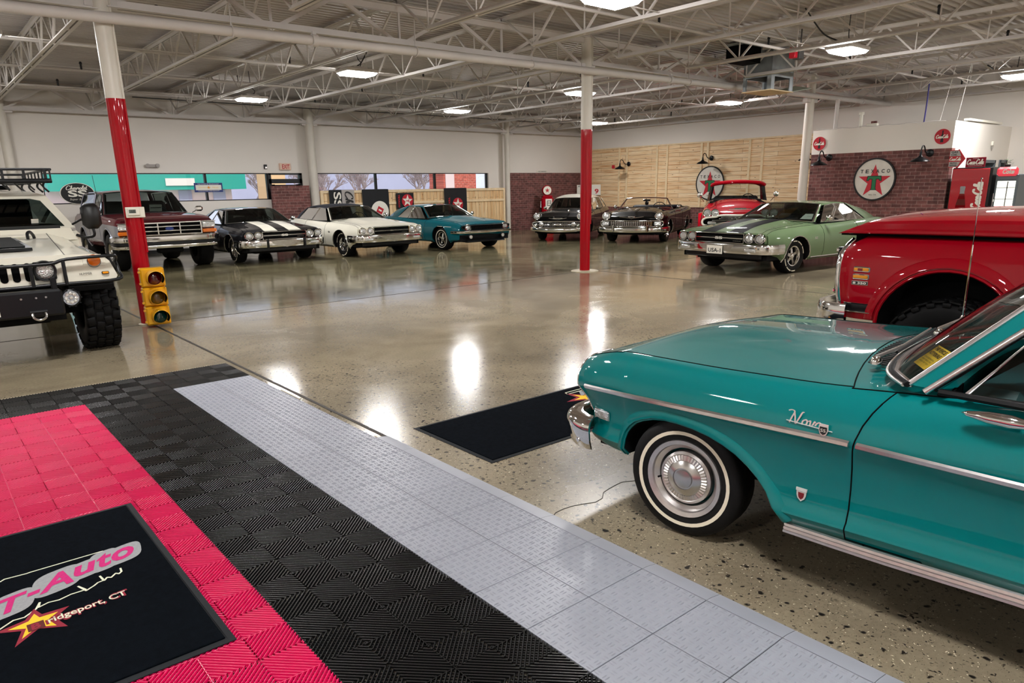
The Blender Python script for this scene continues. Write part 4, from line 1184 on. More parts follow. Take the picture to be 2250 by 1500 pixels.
# ------------------------------------------------------------------ the two black fifties cars
def fifties(name, label, X, Y, head, sc3, year):
    root = thing(name, label, 'car', (X, Y, 0), math.radians(head))
    T = car_T(*sc3); P = 'paint_black'
    side = [(0, .08), (.06, .03), (.2, .006), (.4, 0), (.55, .004), (.66, .02), (.70, .014), (.82, .012), (.90, .03), (.96, .06), (1, .11)]
    top = [(0, 0), (.05, .10), (.12, .10), (.22, .15), (.32, .45), (.45, .78), (.62, .94), (.8, .99), (1, 1)]
    B = Body(T, [(-.85, .80), (-.7, .87), (-.4, .915), (0, .93), (1.2, .925), (2.6, .93), (3.6, .91), (4.2, .84)],
             [(-.85, .84), (-.6, .93), (-.2, .965), (.5, .985), (1.3, 1.0), (2.4, 1.02), (3.2, 1.06), (4.2, 1.02)],
             [(-.85, .84), (-.6, .95), (-.1, 1.03), (.5, 1.085), (.75, 1.08), (3.0, 1.02), (3.6, 1.0), (4.2, .92)],
             [(-.85, .40), (-.5, .34), (-.38, .24), (3.4, .24), (4.2, .36)], side, top, -.85, 4.2,
             [arch_line(0, .385, .36, .24), arch_line(2.92, .38, .36, .24)], nose=[(.4, .05), (.6, 0), (.8, .02), (.95, .14)], bow=.10, noselen=.45,
             cockpit=(.78, 3.0 if year == 56 else 3.9, .09, .48), cap=P)
    regs = [('hood', lambda u, y, z, t: t and -.8 < u < .55 and y < .56), ('door', lambda u, y, z, t: (not t) and .85 < u < 2.0 and z > .35), ('front_fender', lambda u, y, z, t: u < .85 and not t)]
    inn = 'interior_dark' if year == 57 else 'interior_red'
    B.panels(root, P, regs, lipmat=P if year == 57 else 'chrome', lipr=.008, inner='interior_dark')
    hw = interp(B.hw, -.6)
    for sg in (1, -1):
        # hooded headlamps standing forward at the fender tips
        b = MB(T); b.lathe([(.135, .40), (.130, .15), (.122, .02), (.112, -.03), (.105, -.02)], (-.76, .745*sg, .85), (1, 0, 0), P, 28)
        b.lathe([(.122, .0), (.118, -.028), (.100, -.03), (.096, -.01)], (-.76, .745*sg, .85), (1, 0, 0), 'chrome', 28); b.build('headlight_bezel', root, angle=50)
        headlight(root, T, -.775, .745*sg, .85, .088, depth=.02)
    if year == 57:
        full = smooth_path([(-.92, 0, .68), (-.91, .45, .68), (-.86, .80, .66), (-.84, .86, .585), (-.88, .78, .50), (-.93, .45, .475), (-.94, 0, .47), (-.93, -.45, .475), (-.88, -.78, .50), (-.84, -.86, .585), (-.86, -.80, .66), (-.91, -.45, .68)], 4, True)
        b = MB(T); b.prism([(p.x+.02, p.y, p.z) for p in full], (.04, 0, 0), 'gap_black'); b.tube(full, .030, 'chrome', 8, closed=True)
        for i in range(-13, 14): b.box((-.905+.05*(i/13)**2, i*.058, .58), (.01, .008, .17), 'dull_chrome')
        for i in range(3): b.box((-.905, 0, .53+i*.045), (.01, 1.5, .006), 'dull_chrome')
        b.box((-.94, 0, .575), (.04, 1.45, .028), 'chrome', bev=.01); b.box((-.955, 0, .575), (.04, .34, .07), 'chrome', bev=.02)
        b.build('grille', root, angle=50)
        for sg in (1, -1):
            b = MB(T); b.lathe([(.075, -.02), (.075, .02), (.05, .03), (.045, .02), (0, .03)], (-.93, .55*sg, .585), (-1, 0, 0), 'dull_chrome', 20); b.build('parking_lamp', root)
        bp = [(-.45, .93, .44), (-.75, .92, .44), (-.92, .80, .43), (-.985, .5, .40), (-1.0, 0, .385)]
        bumper(root, T, bp+[(a, -y, z) for a, y, z in reversed(bp[:-1])], .13, .05, name='front_bumper')
        for sg in (1, -1):
            b = MB(T); b.lathe([(.0, -.09), (.05, -.06), (.065, 0), (.05, .10), (0, .15)], (-.97, .72*sg, .56), (-1, 0, 0), 'chrome', 18); b.build('bumper_guard', root, angle=60)
            b = MB(T); b.tube([(-.35, .30*sg, 1.03), (-.55, .30*sg, 1.05), (-.66, .30*sg, 1.02)], [.012, .026, .012], 'chrome', 8); b.build('hood_rocket', root)
        v = [(-.885, -.30, .80), (-.90, 0, .745), (-.885, .30, .80)]
        b = MB(T); b.tube(v, .012, 'chrome', 6); b.box((-.89, 0, .79), (.02, .34, .03), 'chrome', bev=.006); b.build('hood_emblem', root)
    else:
        full = smooth_path([(-.90, 0, .71), (-.89, .45, .71), (-.84, .83, .70), (-.82, .87, .60), (-.85, .80, .545), (-.91, .45, .53), (-.92, 0, .53), (-.91, -.45, .53), (-.85, -.80, .545), (-.82, -.87, .60), (-.84, -.83, .70), (-.89, -.45, .71)], 3, True)
        b = MB(T); b.prism([(p.x+.02, p.y, p.z) for p in full], (.04, 0, 0), 'gap_black'); b.tube(full, .022, 'chrome', 8, closed=True)
        for i in range(-9, 10): b.box((-.91, i*.062, .62), (.014, .010, .15), 'dull_chrome')
        for z in (.575, .62, .665): b.box((-.915, 0, z), (.014, 1.2, .010), 'chrome')
        b.build('grille', root, angle=50)
        for sg in (1, -1):
            b = MB(T); b.box((-.875, .73*sg, .62), (.05, .20, .12), 'headlight_lens', bev=.02); b.build('parking_lamp', root)
        bp = [(-.40, .945, .44), (-.72, .935, .44), (-.90, .83, .44), (-.97, .5, .43), (-.985, 0, .42)]
        bumper(root, T, bp+[(a, -y, z) for a, y, z in reversed(bp[:-1])], .16, .05, name='front_bumper')
        for sg in (1, -1):
            b = MB(T); b.box((-1.04, .48*sg, .47), (.06, .07, .22), 'chrome', bev=.025); b.build('bumper_guard', root)
        b = MB(T); b.tube([(-.88, -.34, .84), (-.895, -.06, .80), (-.897, 0, .775), (-.895, .06, .80), (-.88, .34, .84)], .011, 'chrome', 6); b.box((-.885, 0, .835), (.02, .20, .035), 'chrome', bev=.008); b.build('hood_emblem', root)
        b = MB(T); b.tube([(.2, 0, 1.09), (-.25, 0, 1.06), (-.5, 0, 1.02)], [.010, .022, .03], 'chrome', 8); b.build('hood_ornament', root)
    for sg in (1, -1):
        b = MB(T); B.side_strip(b, [(-.3+i*.1, .80-.006*i) for i in range(44)], .022, .008, 'chrome', sgn=(sg,)); b.build('side_trim', root)
    if year == 57:
        W = 'stripe_white'
        g = dict(roof=W, pillar=W, sail=W, ws_base=[(.52, 0, 1.08), (.58, .45, 1.075), (.86, .80, 1.02)], ws_top=[(1.02, 0, 1.45), (1.05, .3, 1.445), (1.16, .60, 1.41)], crown=.11,
                 rail=[(1.16, .60, 1.42), (1.7, .65, 1.47), (2.6, .66, 1.47), (3.55, .62, 1.40)], rb_base=[(4.0, 0, 1.0), (3.98, .4, 1.0), (3.9, .66, 1.02)],
                 c_base=[(3.72, .80, 1.04), (3.9, .70, 1.04)], c_top=[(3.4, .63, 1.40), (3.55, .62, 1.40)],
                 panes=[('side_window', [(1.0, .81, 1.02), (1.26, .64, 1.40), (1.92, .665, 1.44), (1.98, .82, 1.03)]), ('quarter_window', [(2.12, .82, 1.03), (2.06, .665, 1.44), (2.78, .67, 1.44), (2.82, .82, 1.04)]), ('rear_quarter_window', [(2.90, .82, 1.04), (2.86, .67, 1.44), (3.35, .645, 1.39), (3.62, .81, 1.04)])])
        greenhouse(root, T, g); interior(root, T, 1.6, .62, .56, 'interior_dark', dash=(1.0, .95))
        b = MB(T)
        for u0, u1 in ((1.985, 2.11),): 
            for sg in (1, -1): b.add([(u0, .822*sg, 1.03), (u0-.06, .668*sg, 1.44), (u1-.05, .668*sg, 1.44), (u1, .822*sg, 1.03)], [(0, 1, 2, 3)], W)
        b.build('pillar', root)
        b = MB(T)
        for y in (-.35, .3): b.tube([(.62, y, 1.10), (.80, y+.42, 1.17)], .009, 'chrome', 5)
        b.build('wiper', root)
    else:
        g = dict(roof=P, no_roof=True, trim='chrome', trim_r=.02, glass='clear_glass', ws_base=[(.55, 0, 1.08), (.60, .45, 1.075), (.92, .80, 1.02)], ws_top=[(.92, 0, 1.40), (.95, .3, 1.395), (1.10, .60, 1.37)])
        greenhouse(root, T, g); interior(root, T, 1.6, .66, .60, 'interior_red', dash=(1.0, .98), back=.45)
        b = MB(T); b.box((1.1, 0, 1.31), (.03, .22, .06), 'chrome', bev=.01); b.tube([(1.0, 0, 1.37), (1.1, 0, 1.31)], .01, 'chrome'); b.lathe([(0, -.06), (.05, -.03), (.06, .03), (.03, .09), (0, .1)], (1.1, 0, 1.20), (0, 0, 1), 'black_plastic', 12); b.build('rear_view_mirror', root)
        b = MB(T); b.box((2.75, 0, 1.06), (.5, 1.5, .10), 'vinyl_top', bev=.05); b.build('folded_top', root)
    for sg in (1, -1): mirror_chrome(root, T, 1.1, .86, 1.0, sg)
    for u in (0, 2.92):
        for sg in (1, -1): wheel(root, T, u, .755*sg, sg, .345, .20, 'rally', rim=.20)
    bumper(root, T, [(3.7, -.93, .46), (4.15, -.84, .46), (4.26, 0, .46), (4.15, .84, .46), (3.7, .93, .46)], .16, .05, name='rear_bumper')
fifties('fifties_wagon', 'black fifties two-door wagon with a white roof, beside the red fuel pump', 16.08, 16.60, -146.6, (1.0, .92, .875), 57)
fifties('fifties_convertible', 'black fifties convertible with its top down, in front of the timber wall', 16.883, 14.246, -153, (.98, 1.04, .893), 56)
# ------------------------------------------------------------------ red fifties pickup
def pickup():
    root = thing('red_pickup', 'red fifties pickup truck with paired headlights, behind the green coupe', 'truck', (16.6, 10.69, 0), math.radians(-143.8))
    T = car_T(.92, .95, .925); P = 'paint_pickup_red'
    side = [(0, .05), (.1, .0), (.3, 0), (.5, .005), (.68, .02), (.82, .05), (.93, .11), (1, .17)]
    top = [(0, 0), (.05, .02), (.10, .04), (.18, .20), (.26, .52), (.40, .80), (.58, .93), (.8, .99), (1, 1)]
    B = Body(T, [(-.82, .90), (-.5, .97), (0, .985), (.6, .96), (.9, .90), (1.6, .90), (2.2, .90)], [(-.82, .98), (-.6, 1.06), (-.2, 1.10), (.4, 1.10), (.8, 1.22), (1.6, 1.24), (2.2, 1.24)],
             [(-.82, 1.0), (-.65, 1.10), (-.3, 1.23), (.3, 1.31), (.55, 1.33), (2.2, 1.26)], [(-.82, .52), (-.45, .46), (2.2, .40)], side, top, -.82, 2.2,
             [arch_line(0, .42, .42, .40)], nose=[(.5, .0), (.8, 0), (.95, .02), (1.1, .1)], bow=.10, cockpit=(.72, 2.1, .1, .7), cap=P)
    B.panels(root, P, [('hood', lambda u, y, z, t: t and u < .5 and y < .62), ('front_fender', lambda u, y, z, t: u < .6 and not t), ('door', lambda u, y, z, t: not t and .75 < u < 1.75 and z > .5)])
    g = dict(roof=P, glass='clear_glass', trim='black_plastic', trim_r=.010, a_w=.10, ws_base=[(.50, 0, 1.34), (.55, .4, 1.33), (.78, .76, 1.28)], ws_top=[(.72, 0, 1.745), (.74, .35, 1.735), (.92, .69, 1.69)], crown=.12,
             rail=[(.92, .69, 1.69), (1.2, .71, 1.73), (1.6, .71, 1.72), (1.88, .66, 1.66)], rb_base=[(1.98, 0, 1.28), (1.97, .4, 1.28), (1.9, .70, 1.27)], c_base=[(1.72, .80, 1.26), (1.9, .70, 1.27)], c_top=[(1.66, .71, 1.68), (1.88, .66, 1.66)],
             panes=[('side_window', [(.92, .79, 1.27), (1.02, .72, 1.67), (1.62, .72, 1.68), (1.68, .80, 1.27)])])
    greenhouse(root, T, g)
    interior(root, T, 1.45, .62, .85, 'interior_dark', dash=(.85, 1.2), rows=1)
    # visor-like roof edge
    b = MB(T); b.tube(smooth_path([(.94, -.70, 1.70), (.80, -.55, 1.76), (.70, 0, 1.79), (.80, .55, 1.76), (.94, .70, 1.70)], 5), .065, P, 10, flat=.75); b.build('roof_visor', root)
    q = [(-.86, 0, .92), (-.85, .48, .92), (-.84, .60, .88), (-.82, .84, .86), (-.80, .94, .78), (-.84, .88, .66), (-.87, .5, .64), (-.88, 0, .64)]
    full = q+[(a, -y, z) for a, y, z in reversed(q[1:-1])]
    b = MB(T); b.prism([(a+.01, y, z) for a, y, z in full], (.04, 0, 0), 'gap_black'); b.tube(smooth_path(full, 3, True), .028, 'stripe_white', 8, closed=True)
    for z, w_ in ((.875, .95), (.835, 1.05), (.795, 1.4), (.75, 1.4), (.70, 1.4)): b.box((-.885, 0, z), (.03, w_, .016), 'dull_chrome', bev=.005)
    b.build('grille', root, angle=50)
    for y in (.63, .83):
        for sg in (1, -1): headlight(root, T, -.855+.06*(y/.9)**2, y*sg, .985, .085)
    for sg in (1, -1):
        b = MB(T); b.box((-.86, .70*sg, .73), (.05, .22, .07), 'headlight_lens', bev=.02); b.build('parking_lamp', root)
    b = MB(T); b.box((-.845, 0, 1.085), (.02, .56, .022), 'chrome', bev=.006); b.box((-.845, 0, 1.09), (.025, .30, .05), 'dull_chrome', bev=.01); text_mesh(b, 'CHEVROLET', (-.862, 0, 1.09), (0, 1, 0), (0, 0, 1), .03, 'ink_black', width=.26); b.build('hood_emblem', root)
    bp = [(-.55, .97, .54), (-.85, .93, .54), (-.98, .7, .54), (-1.02, 0, .54)]
    bumper(root, T, bp+[(a, -y, z) for a, y, z in reversed(bp[:-1])], .15, .05, name='front_bumper')
    b = MB(T); b.tube([(.56, -.5, 1.36), (.66, .0, 1.40)], .009, 'satin_black', 5); b.tube([(.56, .1, 1.36), (.66, .6, 1.40)], .009, 'satin_black', 5); b.build('wiper', root)
    for sg in (1, -1):
        b = MB(T); b.tube([(.95, .90*sg, 1.25), (.9, 1.02*sg, 1.40)], .010, 'chrome', 6); b.lathe([(0, -.03), (.07, -.015), (.075, .015), (0, .02)], (.9, 1.03*sg, 1.44), (1, 0, 0), 'chrome', 20); b.build('side_mirror', root)
    b = MB(T)
    for sg in (1, -1): b.box((3.25, .80*sg, .82), (1.9, .06, .5), P, bev=.02)
    b.box((3.25, 0, .60), (1.9, 1.6, .05), 'chassis_black'); b.box((4.2, 0, .82), (.05, 1.6, .5), P); b.box((2.3, 0, .85), (.05, 1.6, .55), P); b.build('cargo_bed', root)
    b = MB(T)
    for sg in (1, -1): b.lathe([(.44, -.12), (.46, 0), (.44, .12), (.38, .13)], (3.0, .90*sg, .42), (0, 1, 0), P, 24)
    b.build('rear_fender', root)
    for u in (0, 3.0):
        for sg in (1, -1): wheel(root, T, u, .80*sg, sg, .37, .22, 'rally', rim=.20)
pickup()

# ------------------------------------------------------------------ maroon and silver truck
def maroon_truck():
    root = thing('maroon_truck', 'maroon and silver two-door sport utility truck with a chrome grille, behind the striped column', 'truck', (4.40, 17.60, 0), math.radians(-89.3))
    T = car_T(.93, 1.045, .90); P, S = 'paint_maroon', 'paint_silver'
    side = [(0, .06), (.05, .02), (.14, .0), (.165, -.008), (.30, -.008), (.55, -.008), (.70, -.004), (.78, .0), (.9, .025), (1, .075)]
    top = [(0, 0), (.04, .3), (.10, .55), (.2, .75), (.4, .9), (.7, .98), (1, 1)]
    B = Body(T, [(-.86, .93), (-.6, .97), (0, .985), (2.2, .985), (3.75, .96)], [(-.86, 1.19), (-.6, 1.23), (.4, 1.27), (.7, 1.29), (3.75, 1.29)], [(-.86, 1.21), (-.5, 1.28), (.4, 1.33), (.7, 1.33), (3.75, 1.31)],
             [(-.86, .62), (-.5, .55), (3.75, .52)], side, top, -.86, 3.75, [arch_line(0, .50, .50, .52), arch_line(2.66, .48, .50, .52)], bow=.06, cockpit=(.8, 3.7, .09, .75), cap=P)
    def matf(u, y, z, t):
        if t: return P
        return S if .66 < z < 1.10 else P
    B.panels(root, P, [('hood', lambda u, y, z, t: t and -.8 < u < .55 and y < .88), ('door', lambda u, y, z, t: not t and .72 < u < 1.85 and z > .6), ('front_fender', lambda u, y, z, t: u < .72 and not t)], matf, lipmat=S, lipr=.02)
    g = dict(roof=P, glass='car_glass', trim='black_plastic', ws_base=[(.58, 0, 1.335), (.62, .45, 1.335), (.76, .84, 1.315)], ws_top=[(1.20, 0, 1.855), (1.22, .4, 1.85), (1.30, .70, 1.82)], crown=.05, a_w=.07,
             rail=[(1.30, .70, 1.82), (1.8, .73, 1.86), (2.8, .73, 1.86), (3.6, .70, 1.82)], rb_base=[(3.75, 0, 1.33), (3.74, .45, 1.33), (3.72, .76, 1.33)], c_base=[(3.50, .86, 1.30), (3.72, .80, 1.32)], c_top=[(3.35, .735, 1.81), (3.6, .70, 1.82)],
             panes=[('vent_window', [(.90, .87, 1.305), (1.25, .765, 1.70), (1.28, .865, 1.305)]), ('side_window', [(1.31, .865, 1.305), (1.28, .75, 1.72), (1.36, .735, 1.79), (1.80, .745, 1.81), (1.84, .87, 1.305)]), ('quarter_window', [(2.02, .87, 1.305), (1.98, .745, 1.81), (3.28, .745, 1.80), (3.44, .865, 1.305)])])
    greenhouse(root, T, g)
    b = MB(T)
    for sg in (1, -1): b.add([(1.86, .875*sg, 1.30), (1.82, .75*sg, 1.82), (1.97, .75*sg, 1.82), (2.01, .875*sg, 1.30)], [(0, 1, 2, 3)], P)
    b.build('pillar', root)
    interior(root, T, 1.6, .72, .9, 'interior_dark', dash=(.98, 1.22), bench=False, back=.72)
    b = MB(T); b.box((1.02, .25, 1.44), (.01, .26, .17), 'ink_white', Matrix.Rotation(-.3, 3, 'Y')); b.box((1.01, .25, 1.45), (.012, .22, .012), 'ink_black', Matrix.Rotation(-.3, 3, 'Y')); b.build('window_card', root)
    b = MB(T); b.box((-.88, 0, .985), (.05, 1.26, .30), 'gap_black')
    for z in (1.125, .845): b.box((-.91, 0, z), (.04, 1.30, .035), 'chrome', bev=.008)
    for z in (.935, 1.035): b.box((-.91, 0, z), (.03, 1.24, .028), 'chrome', bev=.008)
    for y in (-.64, -.215, .215, .64): b.box((-.91, y, .985), (.035, .028, .30), 'chrome', bev=.008)
    gr = b.build('grille', root)
    b = MB(T); b.lathe([(.001, .0), (.085, 0), (.08, .012), (0, .014)], (-.925, 0, .985), (-1, 0, 0), 'ink_blue', 24); o = b.build('emblem', gr, angle=60)
    for v in o.data.vertices: v.co.z = (v.co.z-.985*.9)*.48+.985*.9
    for sg in (1, -1):
        b = MB(T); b.box((-.86, .80*sg, 1.045), (.08, .28, .15), 'headlight_lens', bev=.02); b.box((-.865, .80*sg, 1.13), (.10, .30, .02), 'chrome', bev=.005); b.build('headlight', root)
        b = MB(T); b.box((-.85, .81*sg, .90), (.09, .30, .09), 'lens_amber', bev=.015); b.build('turn_lamp', root)
        b = MB(T); b.tube([(.9, .99*sg, 1.30), (.86, 1.08*sg, 1.36)], .012, 'chrome'); b.box((.86, 1.14*sg, 1.40), (.09, .17, .14), 'chrome', bev=.04); b.build('side_mirror', root)
    bp = [(-.45, 1.0, .72), (-.75, .985, .72), (-.92, .85, .72), (-.98, .5, .72), (-1.0, 0, .72)]
    bumper(root, T, bp+[(a, -y, z) for a, y, z in reversed(bp[:-1])], .22, .05, name='front_bumper', prof=[(0, -.03), (.05, -.02), (.055, .03), (.05, .09), (.02, .12), (0, .11)])
    b = MB(T); q = [(a-.01, y, z) for a, y, z in bp]
    b.sweep([(.0, -.09), (.05, -.09), (.05, -.03), (0, -.03)], smooth_path(q+[(a, -y, z) for a, y, z in reversed(q[:-1])], 5), 'satin_black'); b.build('bumper_pad', root)
    bumper(root, T, [(a, y, z-.135) for a, y, z in bp]+[(a, -y, z-.135) for a, y, z in reversed(bp[:-1])], .09, .04, name='bumper_lower')
    b = MB(T); b.box((-.75, 0, .48), (.2, .5, .14), 'chassis_black', bev=.03); b.build('skid_plate', root)
    b = MB(T); b.tube([(.55, -.93, 1.30), (.75, -.94, 1.9), (.85, -.94, 2.25)], .005, 'satin_black', 5); b.build('antenna', root)
    for u in (0, 2.66):
        for sg in (1, -1): wheel(root, T, u, .84*sg, sg, .44, .32, 'truck', rim=.21, tmat='rubber')
    for sg in (1, -1):
        b = MB(T); B.side_strip(b, [(.62+i*.15, .70) for i in range(10)], .03, .01, 'chrome', sgn=(sg,)); b.build('side_trim', root)
maroon_truck()

# ------------------------------------------------------------------ white off-roader, cut by the left edge
def offroader():
    # built in place: y is the distance from the middle of the vehicle towards its own left (the picture's right)
    root = thing('white_off_roader', 'white off-road truck with a black brush guard and roof rack, at the near left', 'truck', (.55, 8.78, 0), math.radians(-90))
    T = car_T(); P = 'paint_white'
    F = -.56
    b = MB(T)
    # front end: a wide flat panel, the fenders slope down towards the sides
    fr = [(0, .74), (.70, .74), (1.02, .745), (1.055, .80), (1.00, .95), (.93, 1.02), (.62, 1.035), (0, 1.035)]
    fr = [(F, y, z) for y, z in fr]
    full = fr+[(u, -y, z) for u, y, z in reversed(fr[1:-1])]
    b.poly(full, P)
    # hood: rises rearwards, fenders sloping outside it
    def hoodrow(u, t):
        zc = lerp(1.035, 1.185, t); hwid = lerp(.62, .70, t)
        pts = [(0, zc), (hwid*.6, zc), (hwid, zc-.004), (lerp(.80, .86, t), lerp(1.025, 1.13, t)), (lerp(.93, 1.0, t), lerp(1.01, 1.04, t)), (lerp(1.0, 1.05, t), lerp(.95, .96, t)), (1.055, .80), (1.05, lerp(.745, .72, t))]
        return [V(u, y, z) for y, z in pts]
    rows = [hoodrow(F+1.55*t, t) for t in [i/10 for i in range(11)]]
    for s in (1, -1): b.grid([[V(p.x, p.y*s, p.z) for p in r[2:]] for r in rows], P)
    b.build('fender', root, angle=40)
    b = MB(T); b.grid([[V(p.x, p.y*s, p.z) for s, p in [(-1, r[2]), (-1, r[1]), (1, r[0]), (1, r[1]), (1, r[2])]] for r in rows], P)
    for s in (1, -1): b.tube([V(r[2].x, r[2].y*s, r[2].z+.001) for r in rows], .004, 'interior_gray', 5)
    b.build('hood', root, angle=40)
    # louvred black intake on the hood
    b = MB(T); q = [(-.26, .40, 1.075), (-.26, -.40, 1.075), (.42, -.34, 1.145), (.42, .34, 1.145)]
    b.prism(q, (0, 0, .028), 'satin_black')
    for i in range(11):
        t = (i+.5)/11; u = lerp(-.23, .39, t); z = lerp(1.11, 1.176, t); b.box((u, 0, z), (.035, lerp(.70, .60, t), .012), 'interior_dark', Matrix.Rotation(.5, 3, 'Y'))
    b.build('hood_intake', root)
    b = MB(T); b.tube(smooth_path([(.48, .46, 1.155), (.46, .46, 1.21), (.50, .49, 1.225), (.56, .52, 1.19), (.58, .53, 1.155)], 4), .016, 'satin_black', 8); b.build('lifting_shackle', root)
    b = MB(T); b.tube([(.60, .30, 1.175), (.60, .50, 1.175)], .008, 'paint_white'); b.box((.62, .40, 1.175), (.05, .06, .01), P); b.build('hood_hinge', root)
    # cowl, windshield frame, roof
    A0, A1 = 1.0, 1.32
    b = MB(T)
    b.add([(.98, 1.0, 1.10), (.98, -1.0, 1.10), (1.0, -.95, 1.235), (1.0, .95, 1.235)], [(0, 1, 2, 3)], P)
    def ring(u, w, z): return [(u, -w, z), (u, w, z)]
    # frame bars around the glass
    def fp(y, t): return V(lerp(A0, A1, t), y, lerp(1.235, 1.63, t))
    out = [fp(-1.0, 0), fp(-.80, .93), fp(-.72, 1.0), fp(.72, 1.0), fp(.80, .93), fp(1.0, 0)]
    inn = [fp(-.90, .05), fp(-.735, .78), fp(-.64, .84), fp(.64, .84), fp(.735, .78), fp(.90, .05)]
    for i in range(5): b.add([out[i], out[i+1], inn[i+1], inn[i]], [(0, 1, 2, 3)], P)
    b.add([out[0], inn[0], inn[-1], out[-1]], [(0, 1, 2, 3)], P)
    rr = [[V(lerp(A1, 3.6, k/4), p.y*(1 if k < 4 else .98), p.z+.0) for p in (fp(-.80, .93), fp(-.72, 1.0), V(A1, -.4, 1.655), V(A1, .4, 1.655), fp(.72, 1.0), fp(.80, .93))] for k in range(5)]
    rr = [[V(lerp(A1, 3.6, k/4)+(0 if abs(p.y) > .5 else 0), p.y, p.z+.03*math.sin(PI*k/4)) for p in rr[0]] for k in range(5)]
    b.grid(rr, P)
    b.build('cab_frame', root, angle=30)
    b = MB(T)
    for s in (1, -1): b.add([(A0, 1.0*s, 1.235), (A1-.02, .80*s, 1.60), (3.5, .80*s, 1.60), (3.6, 1.0*s, 1.235)], [(0, 1, 2, 3)], 'dark_glass')
    b.build('side_window', root)
    b = MB(T); b.poly([p+V(.012, 0, 0) for p in inn], 'dark_glass'); w_ = b.build('windshield', root)
    b = MB(T)
    b.box((fp(.62, .2).x-.01, .62, fp(.62, .2).z), (.006, .07, .07), 'ink_white', Matrix.Rotation(-.6, 3, 'Y')); b.build('inspection_sticker', w_)
    b = MB(T); b.tube([fp(.05, .93)+V(-.03, 0, 0), fp(-.33, .62)+V(-.03, 0, 0)], .012, 'satin_black', 6); b.lathe([(.03, -.02), (.03, .02), (0, .03)], fp(.05, .93), (-1, 0, .3), 'satin_black', 12); b.build('wiper', root)
    b = MB(T); b.box((2.3, 0, .95), (2.6, 2.08, .5), P, bev=.03); b.build('body', root)
    b = MB(T); b.box((1.4, 0, 1.22), (.8, 1.7, .10), 'interior_dark'); b.build('dashboard', root)
    b = MB(T)
    for s in (1, -1): seat(b, 2.0, .5*s, .5, 1.0, 'interior_dark', .6)
    b.build('seat', root)
    # grille slots, lamps
    b = MB(T)
    for i in range(7):
        y = -.46+i*.105-.0; y = (i-3)*.098
        pts = [(F-.004, y+.033*math.cos(a), (.945 if math.sin(a) >= 0 else .835)+.033*math.sin(a)) for a in [2*PI*k/20 for k in range(20)]]
        b.poly(pts, 'gap_black')
    b.build('grille', root)
    for s in (1, -1):
        hy = .43*s
        b = MB(T); b.box((F-.012, hy, .895), (.02, .185, .175), 'satin_black', bev=.02); b.build('headlight_housing', root)
        headlight(root, T, F-.03, hy, .895, .078, bez='satin_black', lens='pattern_lens')
        # corner recess with turn lamp
        b = MB(T); b.box((F-.004, .86*s, .955), (.008, .20, .10), 'stripe_white', bev=.004); b.lathe([(.058, 0), (.055, .03), (.03, .04), (0, .042)], (F, .86*s, .965), (-1, 0, 0), 'lens_amber', 24); b.lathe([(.062, 0), (.062, .014), (.058, .014)], (F, .86*s, .955), (-1, 0, 0), 'satin_black', 24); b.build('turn_lamp', root)
        b = MB(T); b.box((F-.01, .945*s, .835), (.02, .066, .028), 'satin_black', bev=.006); b.box((F-.016, .945*s, .835), (.016, .054, .020), 'lens_orange', bev=.004); b.build('marker_lamp', root)
    b = MB(T); text_mesh(b, 'HUMMER', (F-.012, .77, .838), (0, 1, 0), (0, 0, 1), .022, 'ink_black', width=.11); b.build('emblem', root)
    # brush guard
    b = MB(T); r_ = .017
    U = F-.07
    topbar = [(F+.05, 1.06, .94), (F+.0, 1.06, .985), (U, .99, 1.005), (U, .62, .995), (U, .50, .965), (U, .34, .96), (U, 0, .96)]
    full = topbar+[(a, -y, z) for a, y, z in reversed(topbar[:-1])]
    b.tube(smooth_path(full, 4), r_, 'satin_black', 8)
    low = [(F+.05, 1.06, .94), (F, 1.07, .84), (U, 1.04, .765), (U, .62, .76), (U, 0, .755)]
    b.tube(smooth_path(low+[(a, -y, z) for a, y, z in reversed(low[:-1])], 4), r_, 'satin_black', 8)
    for y in (.31, .585):
        for s in (1, -1): b.tube([(U, y*s, .96 if y < .5 else .99), (U-.01, y*s, .75)], r_, 'satin_black', 8)
    b.build('brush_guard', root, angle=60)
    # bumper, plate, shackles, fog lamps
    b = MB(T); b.box((F-.08, 0, .60), (.14, 1.05, .25), 'satin_black', bev=.02)
    for y in (-.3, -.25, .18, .3, .38): b.cyl((F-.155, y, .66), (F-.165, y, .66), .010, 'dull_chrome', 8)
    b.build('bumper', root)
    b = MB(T); b.box((F-.155, -.13, .585), (.01, .26, .14), 'ink_white'); b.build('license_plate', root)
    for s in (1, -1):
        b = MB(T); b.tube(smooth_path([(F-.17, .30*s-.05, .535), (F-.20, .30*s-.05, .48), (F-.20, .30*s, .455), (F-.20, .30*s+.05, .48), (F-.17, .30*s+.05, .535)], 4), .012, 'dull_chrome', 8); b.tube([(F-.18, .30*s-.07, .53), (F-.18, .30*s+.07, .53)], .013, 'satin_black'); b.build('tow_shackle', root)
        b = MB(T); b.box((F-.10, .47*s, .66), (.05, .05, .36), 'satin_black', bev=.01); b.build('winch_upright', root)
        b = MB(T); b.lathe([(.085, -.05), (.085, .005), (.072, .012), (.07, .0)], (F-.06, .60*s, .62), (-1, 0, 0), 'satin_black', 28)
        for k in range(10): b.box((F-.065, .60*s+.088*math.cos(k*PI/5), .62+.088*math.sin(k*PI/5)), (.03, .012, .012), 'satin_black')
        b.disc((F-.062, .60*s, .62), (-1, 0, 0), .072, 'chrome', 28)
        for k in range(9):
            rr_ = .0 if k == 0 else .045; a = k*PI/4
            b.lathe([(.019, .0), (.014, .008), (0, .011)], (F-.063, .60*s+rr_*math.cos(a), .62+rr_*math.sin(a)), (-1, 0, 0), 'led_lens', 12)
        b.build('fog_lamp', root, angle=40)
